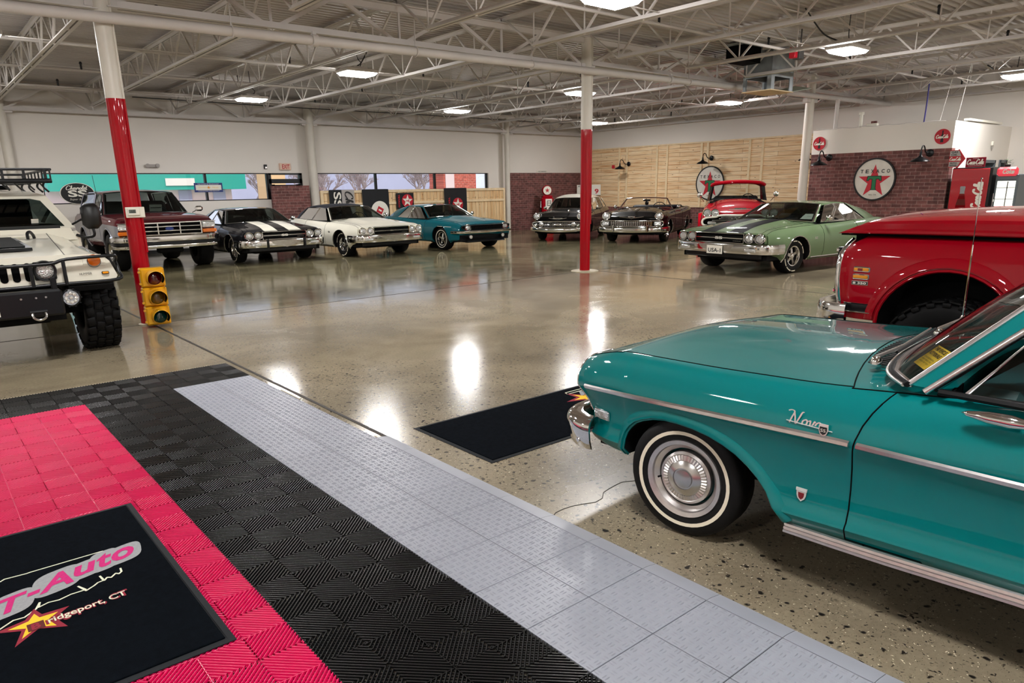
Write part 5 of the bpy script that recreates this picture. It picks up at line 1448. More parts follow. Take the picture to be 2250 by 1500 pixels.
        b = MB(T); b.box((F+.12, .80*s, .70), (.3, .4, .05), 'chassis_black'); b.build('inner_fender', root)
    b = MB(T); b.box((.6, 0, .55), (2.2, 1.1, .3), 'chassis_black'); b.tube([(0, -.8, .46), (0, .8, .46)], .07, 'chassis_black', 10); b.box((-.2, 0, .42), (.3, .9, .12), 'chassis_black', bev=.03); b.build('chassis', root)
    # big mirror
    for s in (1, -1):
        b = MB(T); b.tube(smooth_path([(1.0, 1.0*s, 1.15), (.95, 1.08*s, 1.12), (.88, 1.16*s, 1.14), (.88, 1.16*s, 1.22)], 4), .016, 'satin_black', 8); b.box((.88, 1.16*s, 1.36), (.12, .20, .29), 'black_plastic', bev=.05)
        b.tube([(1.03, .98*s, 1.27), (.90, 1.12*s, 1.36)], .012, 'satin_black'); b.build('side_mirror', root, angle=50)
    # roof rack
    b = MB(T); z0, z1 = 1.76, 1.885
    for z, w in ((z0, .84), (z1, .86)):
        q = [(1.05, -w, z), (1.05, w, z), (3.4, w, z), (3.4, -w, z)]
        b.tube(q, .016, 'satin_black', 6, closed=True)
    b.box((1.06, 0, z0), (.05, 1.72, .05), 'satin_black', bev=.008)
    for y in [-.8+.2*i for i in range(9)]: b.box((1.05, y, (z0+z1)/2), (.015, .026, z1-z0), 'satin_black')
    for u in [1.05+.29*i for i in range(9)]:
        for s in (1, -1): b.box((u, .85*s, (z0+z1)/2), (.028, .014, z1-z0), 'satin_black')
    for u in [1.2+.22*i for i in range(10)]: b.box((u, 0, z0), (.05, 1.68, .012), 'satin_black')
    for s in (1, -1):
        for u in (1.15, 1.6, 2.3, 3.0): b.tube(smooth_path([(u, .80*s, z0), (u+.02, .78*s, 1.70), (u+.04, .83*s, 1.64)], 4), .012, 'satin_black', 6)
    for i in range(5):
        y = .25+i*.12; b.tube(smooth_path([(1.06, y, z0-.01), (1.14, y+.03, 1.72), (1.26, y+.09, 1.665)], 4), .010, 'satin_black', 6)
    b.build('roof_rack', root, angle=60)
    b = MB(T)
    for y in (.0, .42): b.lathe([(.0, .06), (.05, .05), (.08, .0)], (1.5, y, 1.67), (0, 0, 1), 'satin_black', 16)
    b.build('roof_antenna_base', root)
    for u in (0, 3.0):
        for sg in (1, -1): wheel(root, T, u, .89*sg, sg, .44, .31, 'truck', rim=.22, tread=(26, 0, 0))
offroader()
# ------------------------------------------------------------------ the teal car in the foreground
def near_teal():
    root = thing('teal_sedan', 'large glossy teal sixties car in the foreground with a whitewall tire', 'car', (3.36, 1.737, 0), math.radians(90))
    T = car_T(); P = 'paint_teal'
    side = [(0, .06), (.05, .030), (.12, .010), (.135, .012), (.16, .022), (.25, .032), (.38, .030), (.52, .020), (.64, .004), (.675, .0), (.71, .003), (.80, .016), (.88, .034), (.94, .056), (.975, .078), (1, .105)]
    top = [(0, 0), (.022, .04), (.05, .08), (.09, .12), (.15, .18), (.25, .30), (.4, .5), (.55, .7), (.7, .84), (.85, .95), (.94, 1.0), (1, 1)]
    arch = [(-.445, .30), (-.445, .34), (-.44, .39), (-.425, .43), (-.40, .462), (-.365, .492), (-.32, .515), (-.26, .536), (-.19, .549), (-.11, .552), (-.03, .547), (.05, .534), (.12, .513), (.18, .487), (.24, .450), (.29, .410), (.335, .365), (.375, .315), (.41, .262), (.42, .25)]
    def warp(u, y, z, istop, ys):
        w = math.exp(-((u-.58)/.30)**4)
        if istop: return w*(-.08+.17*(min(1, abs(y)/.78))**2)
        return w*.09*max(0, (z-.62)/.24)**2
    class NB(Body):
        def row(s, u, az):
            pts = Body.row(s, u, az); k = s.ns; ys = abs(pts[k-1].y)
            out = []
            for i, p in enumerate(pts): out.append(V(p.x+warp(u, p.y, p.z, i >= k, ys), p.y, p.z))
            return out
        def flank(s, u, z, off=.006, sgn=1):
            p = Body.flank(s, u, z, off, sgn); p.x += warp(u, p.y, z, False, 1); return p
    B = NB(T, [(-.775, .832), (-.70, .85), (-.6, .857), (-.4, .862), (0, .866), (.7, .868), (1.6, .868), (2.8, .86), (3.85, .80)],
             [(-.775, .745), (-.66, .787), (-.55, .796), (-.3, .802), (.04, .811), (.41, .832), (.75, .866), (1.15, .888), (2.3, .90), (3.0, .87), (3.85, .80)],
             [(-.775, .790), (-.66, .826), (-.4, .848), (0, .862), (.4, .882), (.56, .90), (.8, .905), (2.9, .90), (3.85, .83)],
             [(-.775, .31), (-.60, .30), (-.445, .30), (-.43, .26), (.42, .235), (1.25, .275), (3.0, .285), (3.85, .32)], side, top, -.775, 3.85,
             [arch, [(2.70-.42+a, b) for a, b in ((0, .25), (.02, .35), (.1, .45), (.25, .52), (.42, .54), (.6, .52), (.75, .45), (.83, .35), (.85, .25))]],
             nose=[(.30, .11), (.44, .095), (.48, .095), (.515, .095), (.55, .047), (.60, .013), (.65, 0), (.715, .012), (.745, .03), (.765, .055), (.785, .10), (.81, .10)], bow=.0, noselen=.36,
             cockpit=(.90, 2.75, .085, .42), extra=(.52, .667), cap=P, step=.05)
    regs = [('hood', lambda u, y, z, t: t and u < .52+warp(.55, y, z, True, 1) and y < .745),
            ('door', lambda u, y, z, t: (not t) and .667+warp(.667, 0, z, False, 1) < u < 1.85 and z > .275), ('front_fender', lambda u, y, z, t: (not t and u < .667+.09) or (t and u < .5+.09 and y > .745)),
            ('cowl', lambda u, y, z, t: t and u < .95)]
    B.panels(root, P, regs, lipmat=P, lipr=.007, gap=.003, inner='interior_dark')
    # the flare pressed round the wheel opening
    for sg in (1, -1):
        b = MB(T); rows = [[], [], [], []]
        for i, (u, z) in enumerate(arch):
            a0, a1 = arch[max(0, i-1)], arch[min(len(arch)-1, i+1)]
            d = V(a1[0]-a0[0], 0, a1[1]-a0[1]); d.normalize(); nn = V(-d.z, 0, d.x)
            if i == 0: nn = V(-1, 0, 0)
            for k, (ofs, out) in enumerate(((0, .004), (.006, .016), (.030, .012), (.052, -.004))):
                uu, zz = u+nn.x*ofs, z+nn.z*ofs; zz = max(zz, lin(B.lo, uu)+.0)
                y = B.y_at(uu, zz)+out; p = B.fix(uu, y, zz); rows[k].append(V(p.x, p.y*sg, p.z))
        b.grid(rows, P); b.build('wheel_arch_flare', root, angle=60)
    # bright side moulding
    tr = [(-.705+i*.07, lerp(.608, .664, min(1, (i*.07)/1.36))) for i in range(20) if -.705+i*.07 < .655]
    for sg in (1, -1):
        k = (sg,)
        b = MB(T); B.side_strip(b, tr+[(.655, .663)], .026, .010, 'brushed_trim', sgn=k); b.build('side_moulding', root, angle=30)
        b = MB(T); B.side_strip(b, [(.682+i*.1, .664+.0007*i) for i in range(12)], .026, .010, 'brushed_trim', sgn=k); b.build('door_moulding', root, angle=30)
        b = MB(T); rows = []
        for i in range(25):
            u = .425+i*.1; zz = .055*min(.83, u-.42)+.01*max(0, u-1.25); r = []
            for dz, o in ((.262, .002), (.258, .010), (.250, .012), (.249, .007), (.246, .007), (.245, .014), (.236, .016), (.235, .011), (.232, .011), (.231, .018), (.222, .019), (.216, .004)):
                r.append(V(u, (B.y_at(u, .33)+o-.010)*sg, dz+zz))
            rows.append(r)
        b.grid(rows, 'brushed_trim'); b.poly(rows[0], 'brushed_trim'); b.build('rocker_moulding', root, angle=25)
    # thin bright edge of the front end and the grille inside it
    for sg in (1, -1):
        b = MB(T); e = [V(p.x-.004, (p.y-.004)*sg, p.z) for p in B.rows[0] if p.z > .47][:B.ns-2]
        b.tube(e, .006, 'chrome', 8); b.build('headlight_trim', root, angle=60)
        for y in (.60,): headlight(root, T, -.765, y*sg, .645, .085)
    b = MB(T); b.box((-.75, 0, .62), (.02, 1.05, .17), 'gap_black')
    for i in range(14): b.box((-.765, 0, .55+i*.011), (.02, 1.03, .004), 'dull_chrome')
    b.build('grille', root)
    # wraparound parking lamp
    for sg in (1, -1):
        b = MB(T); rows = []
        for u in [-.748+.0128*i for i in range(13)]:
            rows.append([B.flank(u, z, o, sg) for z, o in ((.452, .004), (.455, .012), (.492, .012), (.496, .004))])
        b.grid(rows, 'headlight_lens'); b.poly(rows[-1], 'chrome')
        b.tube([r[0] for r in rows]+[r[3] for r in reversed(rows)], .003, 'chrome', 6, closed=True)
        for k in range(6): b.tube([B.flank(u, .459+.0052*k, .0125, sg) for u in (-.744, -.67, -.598)], .0011, 'chrome', 5)
        b.build('parking_lamp', root)
    # front bumper
    prof = [(-.004, -.118), (.006, -.115), (.026, -.07), (.032, -.02), (.034, .012), (.026, .03), (.012, .042), (-.02, .05), (-.05, .05), (-.05, .044), (-.022, .044), (.006, .034), (.020, .010), (.018, -.02), (.012, -.07)]
    bp = [(-.625, .872, .405), (-.67, .880, .405), (-.73, .874, .410), (-.79, .840, .415), (-.83, .77, .42), (-.855, .6, .42), (-.87, .3, .42), (-.875, 0, .42)]
    b = MB(T); b.sweep(prof, smooth_path(bp+[(a, -y, z) for a, y, z in reversed(bp[:-1])], 6), 'chrome'); b.build('front_bumper', root, angle=35)
    b = MB(T)
    for sg in (1, -1): b.lathe([(.014, 0), (.012, .004), (0, .006)], (-.69, .906*sg, .335), (-.15, sg, 0), 'chrome', 16)
    b.build('bumper_bolt', root)
    b = MB(T); b.box((-.66, 0, .36), (.12, 1.5, .14), P, bev=.03); b.build('front_valance', root)
    # badges
    for sg in (1, -1):
        b = MB(T); c = B.flank(.462, .712, .006, sg); script_mesh(b, 'Nova', c, (sg, 0, 0) if sg > 0 else (-1, 0, 0), (0, 0, 1), .05, 'badge_silver', pen=.105, width=.135, slant=.3)
        a = [B.flank(u, z, .006, sg) for u, z in ((.395, .695), (.58, .692))]; b.tube(a, .0018, 'badge_silver', 6)
        o = b.build('name_badge', root, angle=60)
        b = MB(T); c = B.flank(.548, .692, .008, sg)
        b.prism([c+V(u*1., 0, z) for u, z in ((-.017, .024), (.017, .024), (.018, .0), (.012, -.016), (0, -.024), (-.012, -.016), (-.018, 0))], (0, .004*sg, 0), 'badge_silver')
        b.prism([c+V(u*.8, .0043*sg, z*.75) for u, z in ((-.017, .018), (.017, .018), (.018, .0), (.012, -.016), (0, -.024), (-.012, -.016), (-.018, 0))], (0, .001*sg, 0), 'ink_black')
        text_mesh(b, 'SS', c+V(0, .006*sg, 0), (sg, 0, 0), (0, 0, 1), .012, 'ink_white', width=.02); b.build('shield_badge', root)
        b = MB(T); c = B.flank(.482, .397, .004, sg)
        sh_ = ((-.020, .022), (.020, .022), (.019, .0), (.014, -.014), (0, -.026), (-.014, -.014), (-.019, 0))
        b.prism([c+V(u, 0, z) for u, z in sh_], (0, .004*sg, 0), 'badge_silver'); b.prism([c+V(u*.62, .0042*sg, z*.6-.002) for u, z in sh_], (0, .001*sg, 0), 'interior_red')
        b.box(c+V(0, .003*sg, .024), (.044, .006, .012), 'badge_silver'); b.build('engine_badge', root)
    # ridge down the hood, seams
    # glass house
    g = dict(roof=P, glass='clear_glass', trim='brushed_trim', trim_r=.012, a_w=.075, ws_base=[(.605, 0, .925), (.635, .38, .920), (.70, .66, .911), (.80, .785, .903)], ws_top=[(1.10, 0, 1.335), (1.11, .3, 1.33), (1.18, .62, 1.305)], crown=.03,
             rail=[(1.18, .62, 1.305), (1.6, .65, 1.335), (2.1, .645, 1.325), (2.45, .61, 1.27)], rb_base=[(3.0, 0, .91), (2.98, .4, .91), (2.9, .68, .90)], c_base=[(2.55, .79, .895), (2.9, .68, .90)], c_top=[(2.25, .645, 1.31), (2.45, .61, 1.27)],
             panes=[('vent_window', [(.98, .795, .905), (1.20, .685, 1.22), (1.235, .795, .905)]), ('side_window', [(1.25, .795, .905), (1.22, .68, 1.235), (1.27, .665, 1.28), (1.72, .67, 1.30), (1.80, .795, .905)]), ('quarter_window', [(1.84, .795, .905), (1.77, .67, 1.30), (2.2, .665, 1.29), (2.48, .79, .905)])])
    greenhouse(root, T, g)
    for sg in (1, -1):   # drip rail
        b = MB(T)
        p0, p1 = V(.86, .815*sg, .893), V(1.27, .655*sg, 1.30)
        b.tube([p0, p0.lerp(p1, .5)+V(0, .004*sg, .0), p1, V(1.6, .672*sg, 1.325), V(2.1, .665*sg, 1.315)], .011, 'brushed_trim', 8); b.build('drip_rail', root, angle=60)
    for sg in (1, -1):
        b = MB(T); b.tube([(.90, .802*sg, .899), (1.2, .812*sg, .902), (1.8, .812*sg, .905)], .012, 'rubber', 6); b.tube([(.88, .79*sg, .90), (1.22, .675*sg, 1.25)], .011, 'rubber', 6); b.build('window_seal', root)
    b = MB(T)
    wbp = smooth_path([V(*p) for p in ((.592, 0, .926), (.622, .38, .921), (.688, .665, .912), (.798, .798, .904))], 6)
    b.tube(mirror_row(wbp), .011, 'rubber', 8); b.tube([V(p.x-.014, p.y, p.z-.004) for p in mirror_row(wbp)], .007, 'brushed_trim', 8); b.build('windshield_seal', root, angle=60)
    # cowl vent slats, wipers
    b = MB(T)
    for i in range(-16, 17):
        y = i*.034; u = .455+.17*(abs(y)/.78)**2
        z = .898
        b.box((u+.05, y, z+.001), (.07, .012, .006), 'interior_dark')
    b.build('cowl_vent', root)
    for y0, y1 in ((.56, .02), (-.20, -.74)):
        b = MB(T); u0 = .545+.12*(abs(y0)/.78)**2; u1 = .575+.10*(abs(y1)/.78)**2
        b.lathe([(.022, 0), (.02, .02), (.012, .03), (0, .03)], (u0-.02, y0, .90), (0, 0, 1), 'chrome', 14)
        b.tube([(u0-.02, y0, .926), (u0+.0, lerp(y0, y1, .35), .945), (u1, y1, .965)], [.010, .008, .004], 'brushed_trim', 6)
        b.tube([(u0+.03, lerp(y0, y1, .1), .945), (u1+.02, lerp(y0, y1, 1.0), .965)], .006, 'rubber', 6); b.build('wiper', root)
    # yellow notice behind the glass
    wr = (V(.79, .785, .905), V(1.18, .62, 1.305))
    n_ = MB(T); e = (wr[1]-wr[0]).normalized(); r_ = V(.25, .8, 0).normalized()*-1
    r_ = V(-.10, -.135, -.002).normalized()
    o0 = wr[0]+e*.075+r_*.065+V(.012, 0, -.012)
    ql = [o0, o0+r_*.125, o0+r_*.125+e*.10, o0+e*.10]
    n_.add(ql, [(0, 1, 2, 3)], 'ink_yellow'); o = n_.build('paper_notice', root)
    c = MB(T); nrm = e.cross(r_)
    if nrm.x > 0: nrm = -nrm
    mid = (ql[0]+ql[2])/2+nrm*.002
    for k, (s_, h_, w_) in enumerate((('THIS VEHICLE', .016, .105), ('NOT FOR SALE', .016, .105), ('SEE SALES DESK FOR DETAILS', .006, .10), ('DISPLAY VEHICLE ONLY', .006, .10), ('PLEASE DO NOT TOUCH', .006, .09))):
        pass
        text_mesh(c, s_, mid-e*(.036-.0)*1.0*(-1)+e*(-.0)-e*(.0) - e*(.022*k if k < 2 else .044+.011*(k-2)), r_*-1, e, h_, 'ink_black', width=w_, bold=.03 if k < 2 else 0)
    c.build('lettering', o)
    # antenna on the far fender
    b = MB(T); b.lathe([(.02, 0), (.016, .02), (.008, .04), (0, .04)], (.46, -.72, .875), (0, 0, 1), 'chrome', 12); b.tube([(.46, -.72, .88), (.455, -.72, 1.27)], .0045, 'chrome', 6); b.tube([(.455, -.72, 1.27), (.45, -.715, 1.585)], .0022, 'chrome', 5); b.lathe([(0, -.006), (.006, 0), (0, .006)], (.45, -.715, 1.588), (0, 0, 1), 'chrome', 8); b.build('antenna', root)
    # door handle, mirror
    for sg in (1, -1):
        b = MB(T); c = V(1.10, .862*sg, .862)
        b.lathe([(0, -.10), (.014, -.08), (.022, -.03), (.02, .03), (.010, .09), (0, .11)], c, (-1, 0, 0), 'chrome', 16); b.tube([c+V(.03, -.02*sg, .0), c+V(.05, -.045*sg, -.01)], .012, 'chrome', 8); b.build('side_mirror', root, angle=60)
    interior(root, T, 1.55, .62, .52, 'interior_teal', dash=(1.02, .80), wz=.93)
    b = MB(T); b.box((1.1, .70, .66), (.4, .05, .42), 'interior_teal', bev=.02); b.build('door_card', root)
    b = MB(T); b.box((1.30, 0, 1.245), (.02, .24, .055), 'chrome', bev=.008); b.tube([(1.30, 0, 1.26), (1.18, 0, 1.32)], .006, 'chrome'); b.build('rear_view_mirror', root)
    wheel(root, T, -.10, .752, 1, .282, .165, 'dog_dish', rim=.176, stripe=(.213, .230), tmat='rubber_dusty', turn=-.14)
    wheel(root, T, -.10, -.745, -1, .282, .165, 'dog_dish', rim=.176, stripe=(.213, .230), tmat='rubber_dusty', turn=-.14)
    for sg in (1, -1): wheel(root, T, 2.70, .745*sg, sg, .282, .165, 'dog_dish', rim=.176, stripe=(.213, .230), tmat='rubber_dusty')
    bumper(root, T, [(3.5, -.88, .42), (3.85, -.80, .42), (3.92, 0, .42), (3.85, .80, .42), (3.5, .88, .42)], .14, .04, name='rear_bumper')
near_teal()

# ------------------------------------------------------------------ red truck behind it
def red_truck():
    root = thing('red_truck', 'tall red seventies truck with a dark open wheel arch, behind the foreground teal car', 'truck', (6.16, 1.72, 0), math.radians(90))
    T = car_T(); P = 'paint_red'
    side = [(0, .03), (.10, .004), (.3, -.006), (.55, -.004), (.72, .004), (.84, .015), (.92, .035), (.97, .06), (1, .10)]
    top = [(0, 0), (.05, .1), (.15, .2), (.5, .4), (1, .4)]
    B = Body(T, [(-.80, .93), (-.7, .955), (-.4, .962), (3.4, .962)], [(-.80, 1.15), (-.74, 1.19), (-.6, 1.215), (.2, 1.225), (.8, 1.24), (3.4, 1.24)], [(-.80, 1.13), (3.4, 1.13)],
             [(-.80, .62), (-.47, .62), (3.4, .60)], side, top, -.80, 3.4, [arch_line(-.02, .455, .555, .62, 20), arch_line(2.6, .455, .555, .60)],
             nose=[(.6, .06), (.75, .03), (.95, .0), (1.08, .01), (1.14, .03), (1.19, .07), (1.22, .1)], bow=.03, noselen=.25, cockpit=(.95, 3.3, .09, .8), cap='satin_black')
    B.panels(root, P, [('front_fender', lambda u, y, z, t: u < .8 and not t), ('door', lambda u, y, z, t: not t and .8 < u < 1.95 and z > .66)], lipmat=P, lipr=.012)
    for sg in (1, -1):
        b = MB(T)
        e = [(-.02-.475*math.cos(a), .555+.475*math.sin(a)) for a in [PI*i/24 for i in range(25)]]
        rows = [[V(u, (B.y_at(u, z)+o)*sg, z) for u, z in e] for o, k in ((.0, 0),)]
        e2 = [(-.02-.53*math.cos(a), .555+.53*math.sin(a)) for a in [PI*i/24 for i in range(25)]]
        b.grid([[V(u, (B.y_at(u, max(z, .63))+.016)*sg, max(z, .63)) for u, z in e], [V(u, (B.y_at(u, max(z, .63))+.012)*sg, max(z, .63)) for u, z in e2], [V(u*1.02, (B.y_at(u, max(z, .63))-.004)*sg, max(z, .63)*1.01) for u, z in e2]], P); b.build('wheel_arch_flare', root, angle=60)
    # clamshell hood standing proud of the fenders
    sec = [(.955, 1.237), (.968, 1.245), (.966, 1.262), (.950, 1.275), (.945, 1.315), (.93, 1.335), (.88, 1.352), (.75, 1.368), (.60, 1.378), (.45, 1.392), (.2, 1.398), (0, 1.400)]
    rows = []
    for i in range(19):
        u = -.80+1.7*i/18
        d = max(0, 1-(u+.80)/1.0)
        r = []
        for y, z in sec:
            h = (z-1.237)/.163
            zz = 1.237+(z-1.237)*(1-.30*d*d)-.01*d*d
            w = max(0, 1-(u+.80)/.35); w = w*w
            uu = u+w*(.24*h**.8+.02*(1-(y/.96)**2)*-1)
            r.append(V(uu, y*(1-.015*w), zz))
        rows.append(r)
    b = MB(T); b.grid([[V(p.x, -p.y, p.z) for p in r]+list(reversed(r[:-1])) for r in [list(q) for q in rows]], P)
    fr = rows[0]; b.poly([V(p.x, -p.y, p.z) for p in fr]+[V(p.x, p.y, p.z) for p in reversed(fr[:-1])], P)
    b.build('hood', root, angle=28)
    b = MB(T)
    for sg in (1, -1): b.box((.02, .87*sg, 1.226), (1.6, .12, .02), 'gap_black')
    b.box((.02, 0, 1.19), (1.5, 1.6, .06), 'chassis_black'); b.build('engine_bay', root)
    # marker lamps, number plate badge
    for sg in (1, -1):
        for dz in (.026, -.026):
            b = MB(T); c = B.flank(-.595, .955+dz, .004, sg); b.box(c, (.118, .014, .040), 'chrome', bev=.012); b.box(c+V(0, .005*sg, 0), (.108, .014, .026), 'lens_orange', bev=.008)
            if dz > 0: b.box(c+V(-.005, .009*sg, 0), (.034, .010, .020), 'lens_red')
            b.build('marker_lamp', root)
        b = MB(T); c = B.flank(-.598, .885, .004, sg); b.box(c, (.118, .008, .030), 'dull_chrome', bev=.003); b.box(c+V(0, .003*sg, 0), (.108, .006, .020), 'ink_black'); text_mesh(b, '8 350', c+V(0, .0065*sg, 0), (sg, 0, 0), (0, 0, 1), .015, 'ink_white', width=.095, bold=.03); b.build('engine_badge', root)
        # black band with bright edges low on the fender
        b = MB(T); q = [(-.76+i*.03, .705) for i in range(10)]
        B.side_strip(b, q, .062, .004, 'satin_black', sgn=(sg,)); B.side_strip(b, [(u, z+.032) for u, z in q], .012, .008, 'chrome', sgn=(sg,)); B.side_strip(b, [(u, z-.030) for u, z in q], .012, .008, 'chrome', sgn=(sg,)); b.build('lower_moulding', root, angle=30)
        b = MB(T); b.tube([B.fix(-.80, B.y_at(-.80, z)-.01, z)+V(-.012, 0, 0) if sg > 0 else V(*(lambda p: (p.x-.012, -p.y, p.z))(B.fix(-.80, B.y_at(-.80, z)-.01, z))) for z in (.72, .8, .9, 1.0, 1.08, 1.14, 1.18)], .022, 'chrome', 10); b.build('headlight_surround', root, angle=60)
        headlight(root, T, -.82, .72*sg, .95, .085)
    b = MB(T); b.box((-.80, 0, .95), (.06, 1.7, .34), 'satin_black')
    for z in (.80, 1.10): b.box((-.83, 0, z), (.03, 1.72, .03), 'chrome', bev=.008)
    for y in [-.55+.06*i for i in range(19)]: b.box((-.83, y, .95), (.012, .02, .28), 'dull_chrome')
    b.build('grille', root)
    bp = [(-.66, .975, .655), (-.78, .97, .655), (-.87, .92, .655), (-.92, .7, .655), (-.94, 0, .655)]
    bumper(root, T, bp+[(a, -y, z) for a, y, z in reversed(bp[:-1])], .15, .04, name='front_bumper')
    g = dict(roof='stripe_white', ws_base=[(.70, 0, 1.36), (.73, .45, 1.355), (.85, .83, 1.33)], ws_top=[(1.05, 0, 1.80), (1.07, .4, 1.795), (1.16, .70, 1.77)], crown=.05,
             rail=[(1.16, .70, 1.77), (1.7, .73, 1.81), (2.6, .73, 1.81), (3.2, .70, 1.77)], rb_base=[(3.38, 0, 1.28), (3.37, .4, 1.28), (3.34, .74, 1.28)], c_base=[(3.1, .85, 1.25), (3.34, .80, 1.27)], c_top=[(3.0, .73, 1.76), (3.2, .70, 1.77)], pillar=P,
             panes=[('side_window', [(.98, .855, 1.255), (1.24, .74, 1.74), (1.9, .75, 1.77), (1.95, .86, 1.255)]), ('quarter_window', [(2.05, .86, 1.255), (2.0, .75, 1.77), (2.95, .745, 1.75), (3.05, .855, 1.255)])])
    greenhouse(root, T, g); interior(root, T, 1.7, .7, .95, 'interior_dark', dash=(1.05, 1.18), bench=False, rows=1)
    b = MB(T); b.tube([(0, -.7, .42), (0, .7, .42)], .06, 'chassis_black', 10); b.box((1.2, 0, .62), (3.0, .9, .14), 'chassis_black'); b.build('chassis', root)
    for u in (-.02, 2.6):
        for sg in (1, -1): wheel(root, T, u, .80*sg, sg, .40, .28, 'truck', rim=.20, tread=(24, 0, 0))
red_truck()
# ------------------------------------------------------------------ interlocking floor tiles
noisy('tile_black', srgb(8, 8, 9), 0.2, 5.0, 0.25)
noisy('tile_pink', srgb(208, 5, 82), 0.06, 3.0, 0.30)
noisy('tile_gray', srgb(152, 155, 164), 0.06, 3.0, 0.36)
noisy('carpet_black', srgb(10, 14, 19), 0.4, 40.0, 1.0, bumps=0.5, bscale=300, spec=0.03)
noisy('mat_rubber', srgb(20, 23, 27), 0.2, 20.0, 0.7, spec=0.2)
noisy('carpet_gray', srgb(150, 152, 154), 0.12, 90.0, 0.95)
noisy('carpet_magenta', srgb(196, 26, 112), 0.12, 90.0, 0.95)
noisy('carpet_white', srgb(222, 224, 200), 0.10, 90.0, 0.95)
noisy('carpet_maroon', srgb(140, 26, 48), 0.12, 90.0, 0.95)
noisy('carpet_yellow', srgb(246, 196, 40), 0.10, 90.0, 0.95)
noisy('carpet_brown', srgb(92, 26, 20), 0.10, 90.0, 0.95)
TX, TY, X0, Y0 = .326, .322, .838, 6.237
def ribs(m, x0, y0, par, mt):
    """one tile: four squares of diagonal ribs on a lower lattice of crossing ribs"""
    SX, SY = TX/2, TY/2; step = .0205; e = .0015
    for ia in (0, 1):
        for ib in (0, 1):
            sgn = 1 if (ia+ib) % 2 else -1
            bx_, by_ = x0+SX*ia, y0+SY*ib
            def lines(s, st):
                out = []; c = st*.5
                while c < SX+SY:
                    a, b = max(0, c-SY), min(SX, c); out.append(((a, c-a), (b, c-b))); c += st
                return [((SX-p[0], p[1]), (SX-q[0], q[1])) for p, q in out] if s < 0 else out
            near = y0 < 3.6
            for s, z0, z1, w, st in ((-sgn, .001, .007, .0078, step), (sgn, .006, .015, .0074, step)):
                if s == -sgn and not near: continue
                for p, q in lines(s, st):
                    d = V(q[0]-p[0], q[1]-p[1], 0)
                    if d.length < .006: continue
                    d.normalize(); n = V(-d.y, d.x, 0)
                    a, b = V(bx_+p[0], by_+p[1], 0)+d*e, V(bx_+q[0], by_+q[1], 0)-d*e
                    t = w*.20
                    sec = [(-w*.5, z0), (-w*.36, lerp(z0, z1, .72)), (-w*.16, z1), (w*.16, z1), (w*.36, lerp(z0, z1, .72)), (w*.5, z0)]
                    m.add([q_+n*o_+V(0, 0, z_) for q_ in (a, b) for o_, z_ in sec], [(k, k+1, k+7, k+6) for k in range(5)], mt)
            if not near: m.add([(bx_, by_, .003), (bx_+SX, by_, .003), (bx_+SX, by_+SY, .003), (bx_, by_+SY, .003)], [(0, 1, 2, 3)], mt)
    for a, b in (((0, 0), (TX, 0)), ((0, 0), (0, TY))):
        m.bar((x0+a[0], y0+a[1], .0070), (x0+b[0], y0+b[1], .0070), .0035, .012, mt)
mk, mk2, mp_ = MB(), MB(), MB()
for i in range(-4, 4):
    for j_ in range(-22, 2):
        x0, y0 = X0+TX*i, Y0+TY*j_
        s = 1 if (i+j_) % 2 else -1
        if j_ >= 0: ribs(mk2, x0, y0, s, 'tile_black')
        elif 0 <= i < 2: ribs(mk, x0, y0, s, 'tile_black')
        elif i < 0: ribs(mp_, x0, y0, s, 'tile_pink')
tag(mk.build('black_tile_flooring', weld=0, angle=70), 'black ribbed interlocking floor tiles in a strip beside the gray ones', 'floor tiles')
tag(mk2.build('black_tile_flooring', weld=0, angle=70), 'black ribbed interlocking floor tiles in the far cross band', 'floor tiles')
tag(mp_.build('pink_tile_flooring', weld=0, angle=70), 'hot pink ribbed interlocking floor tiles under the black logo mat', 'floor tiles')
g = MB()
for i in range(2):
    for j_ in range(-22, 0):
        x0, y0 = X0+TX*(2+i), Y0+TY*j_
        g.box((x0+TX/2, y0+TY/2, .007), (TX-.0035, TY-.0035, .014), 'tile_gray', bev=.0015)
        n = 9; p = TX/n
        for a in range(n):
            for b in range(n):
                cx, cy = x0+(a+.5)*p, y0+(b+.5)*TY/n
                al = (a+b) % 2
                for k in (-1, 1):
                    if al: q = [(-.015, k*.0065), (0, k*.0065+.0033), (.015, k*.0065), (0, k*.0065-.0033)]
                    else: q = [(k*.0065, -.015), (k*.0065+.0033, 0), (k*.0065, .015), (k*.0065-.0033, 0)]
                    vs = [V(cx+u, cy+v, .0141) for u, v in q]+[V(cx+sum(u for u, v in q)/4, cy+sum(v for u, v in q)/4, .0180)]
                    t = vs[4]; l0, l1 = (vs[0].lerp(t, .6)+V(0, 0, .0009), vs[2].lerp(t, .6)+V(0, 0, .0009)) if al else (vs[0].lerp(t, .6)+V(0, 0, .0009), vs[2].lerp(t, .6)+V(0, 0, .0009))
                    g.add([vs[0], vs[1], vs[2], vs[3], l0, l1], [(0, 1, 5, 4), (1, 2, 5), (2, 3, 4, 5), (3, 0, 4)], 'tile_gray')
tag(g.build('gray_tile_flooring', weld=0), 'light gray diamond-plate floor tiles two wide', 'floor tiles')
e = MB(); xe = X0+4*TX
e = MB()
for j_ in range(-22, -7):
    y0 = Y0+TY*j_; e.prism([(xe+.001, y0, .001), (xe+.001, y0, .014), (xe+.030, y0, .0130), (xe+.090, y0, .0032)], (0, TY-.002, 0), 'tile_gray')
tag(e.build('tile_edge_ramp', weld=0), 'narrow gray sloping edge strip along the diamond-plate tiles', 'edge strip')
e = MB(); e.box((X0-TX*1.0, Y0+2*TY+.008, .006), (TX*9, .014, .010), 'joint_edge'); e.build('trim_40')['kind'] = 'structure'
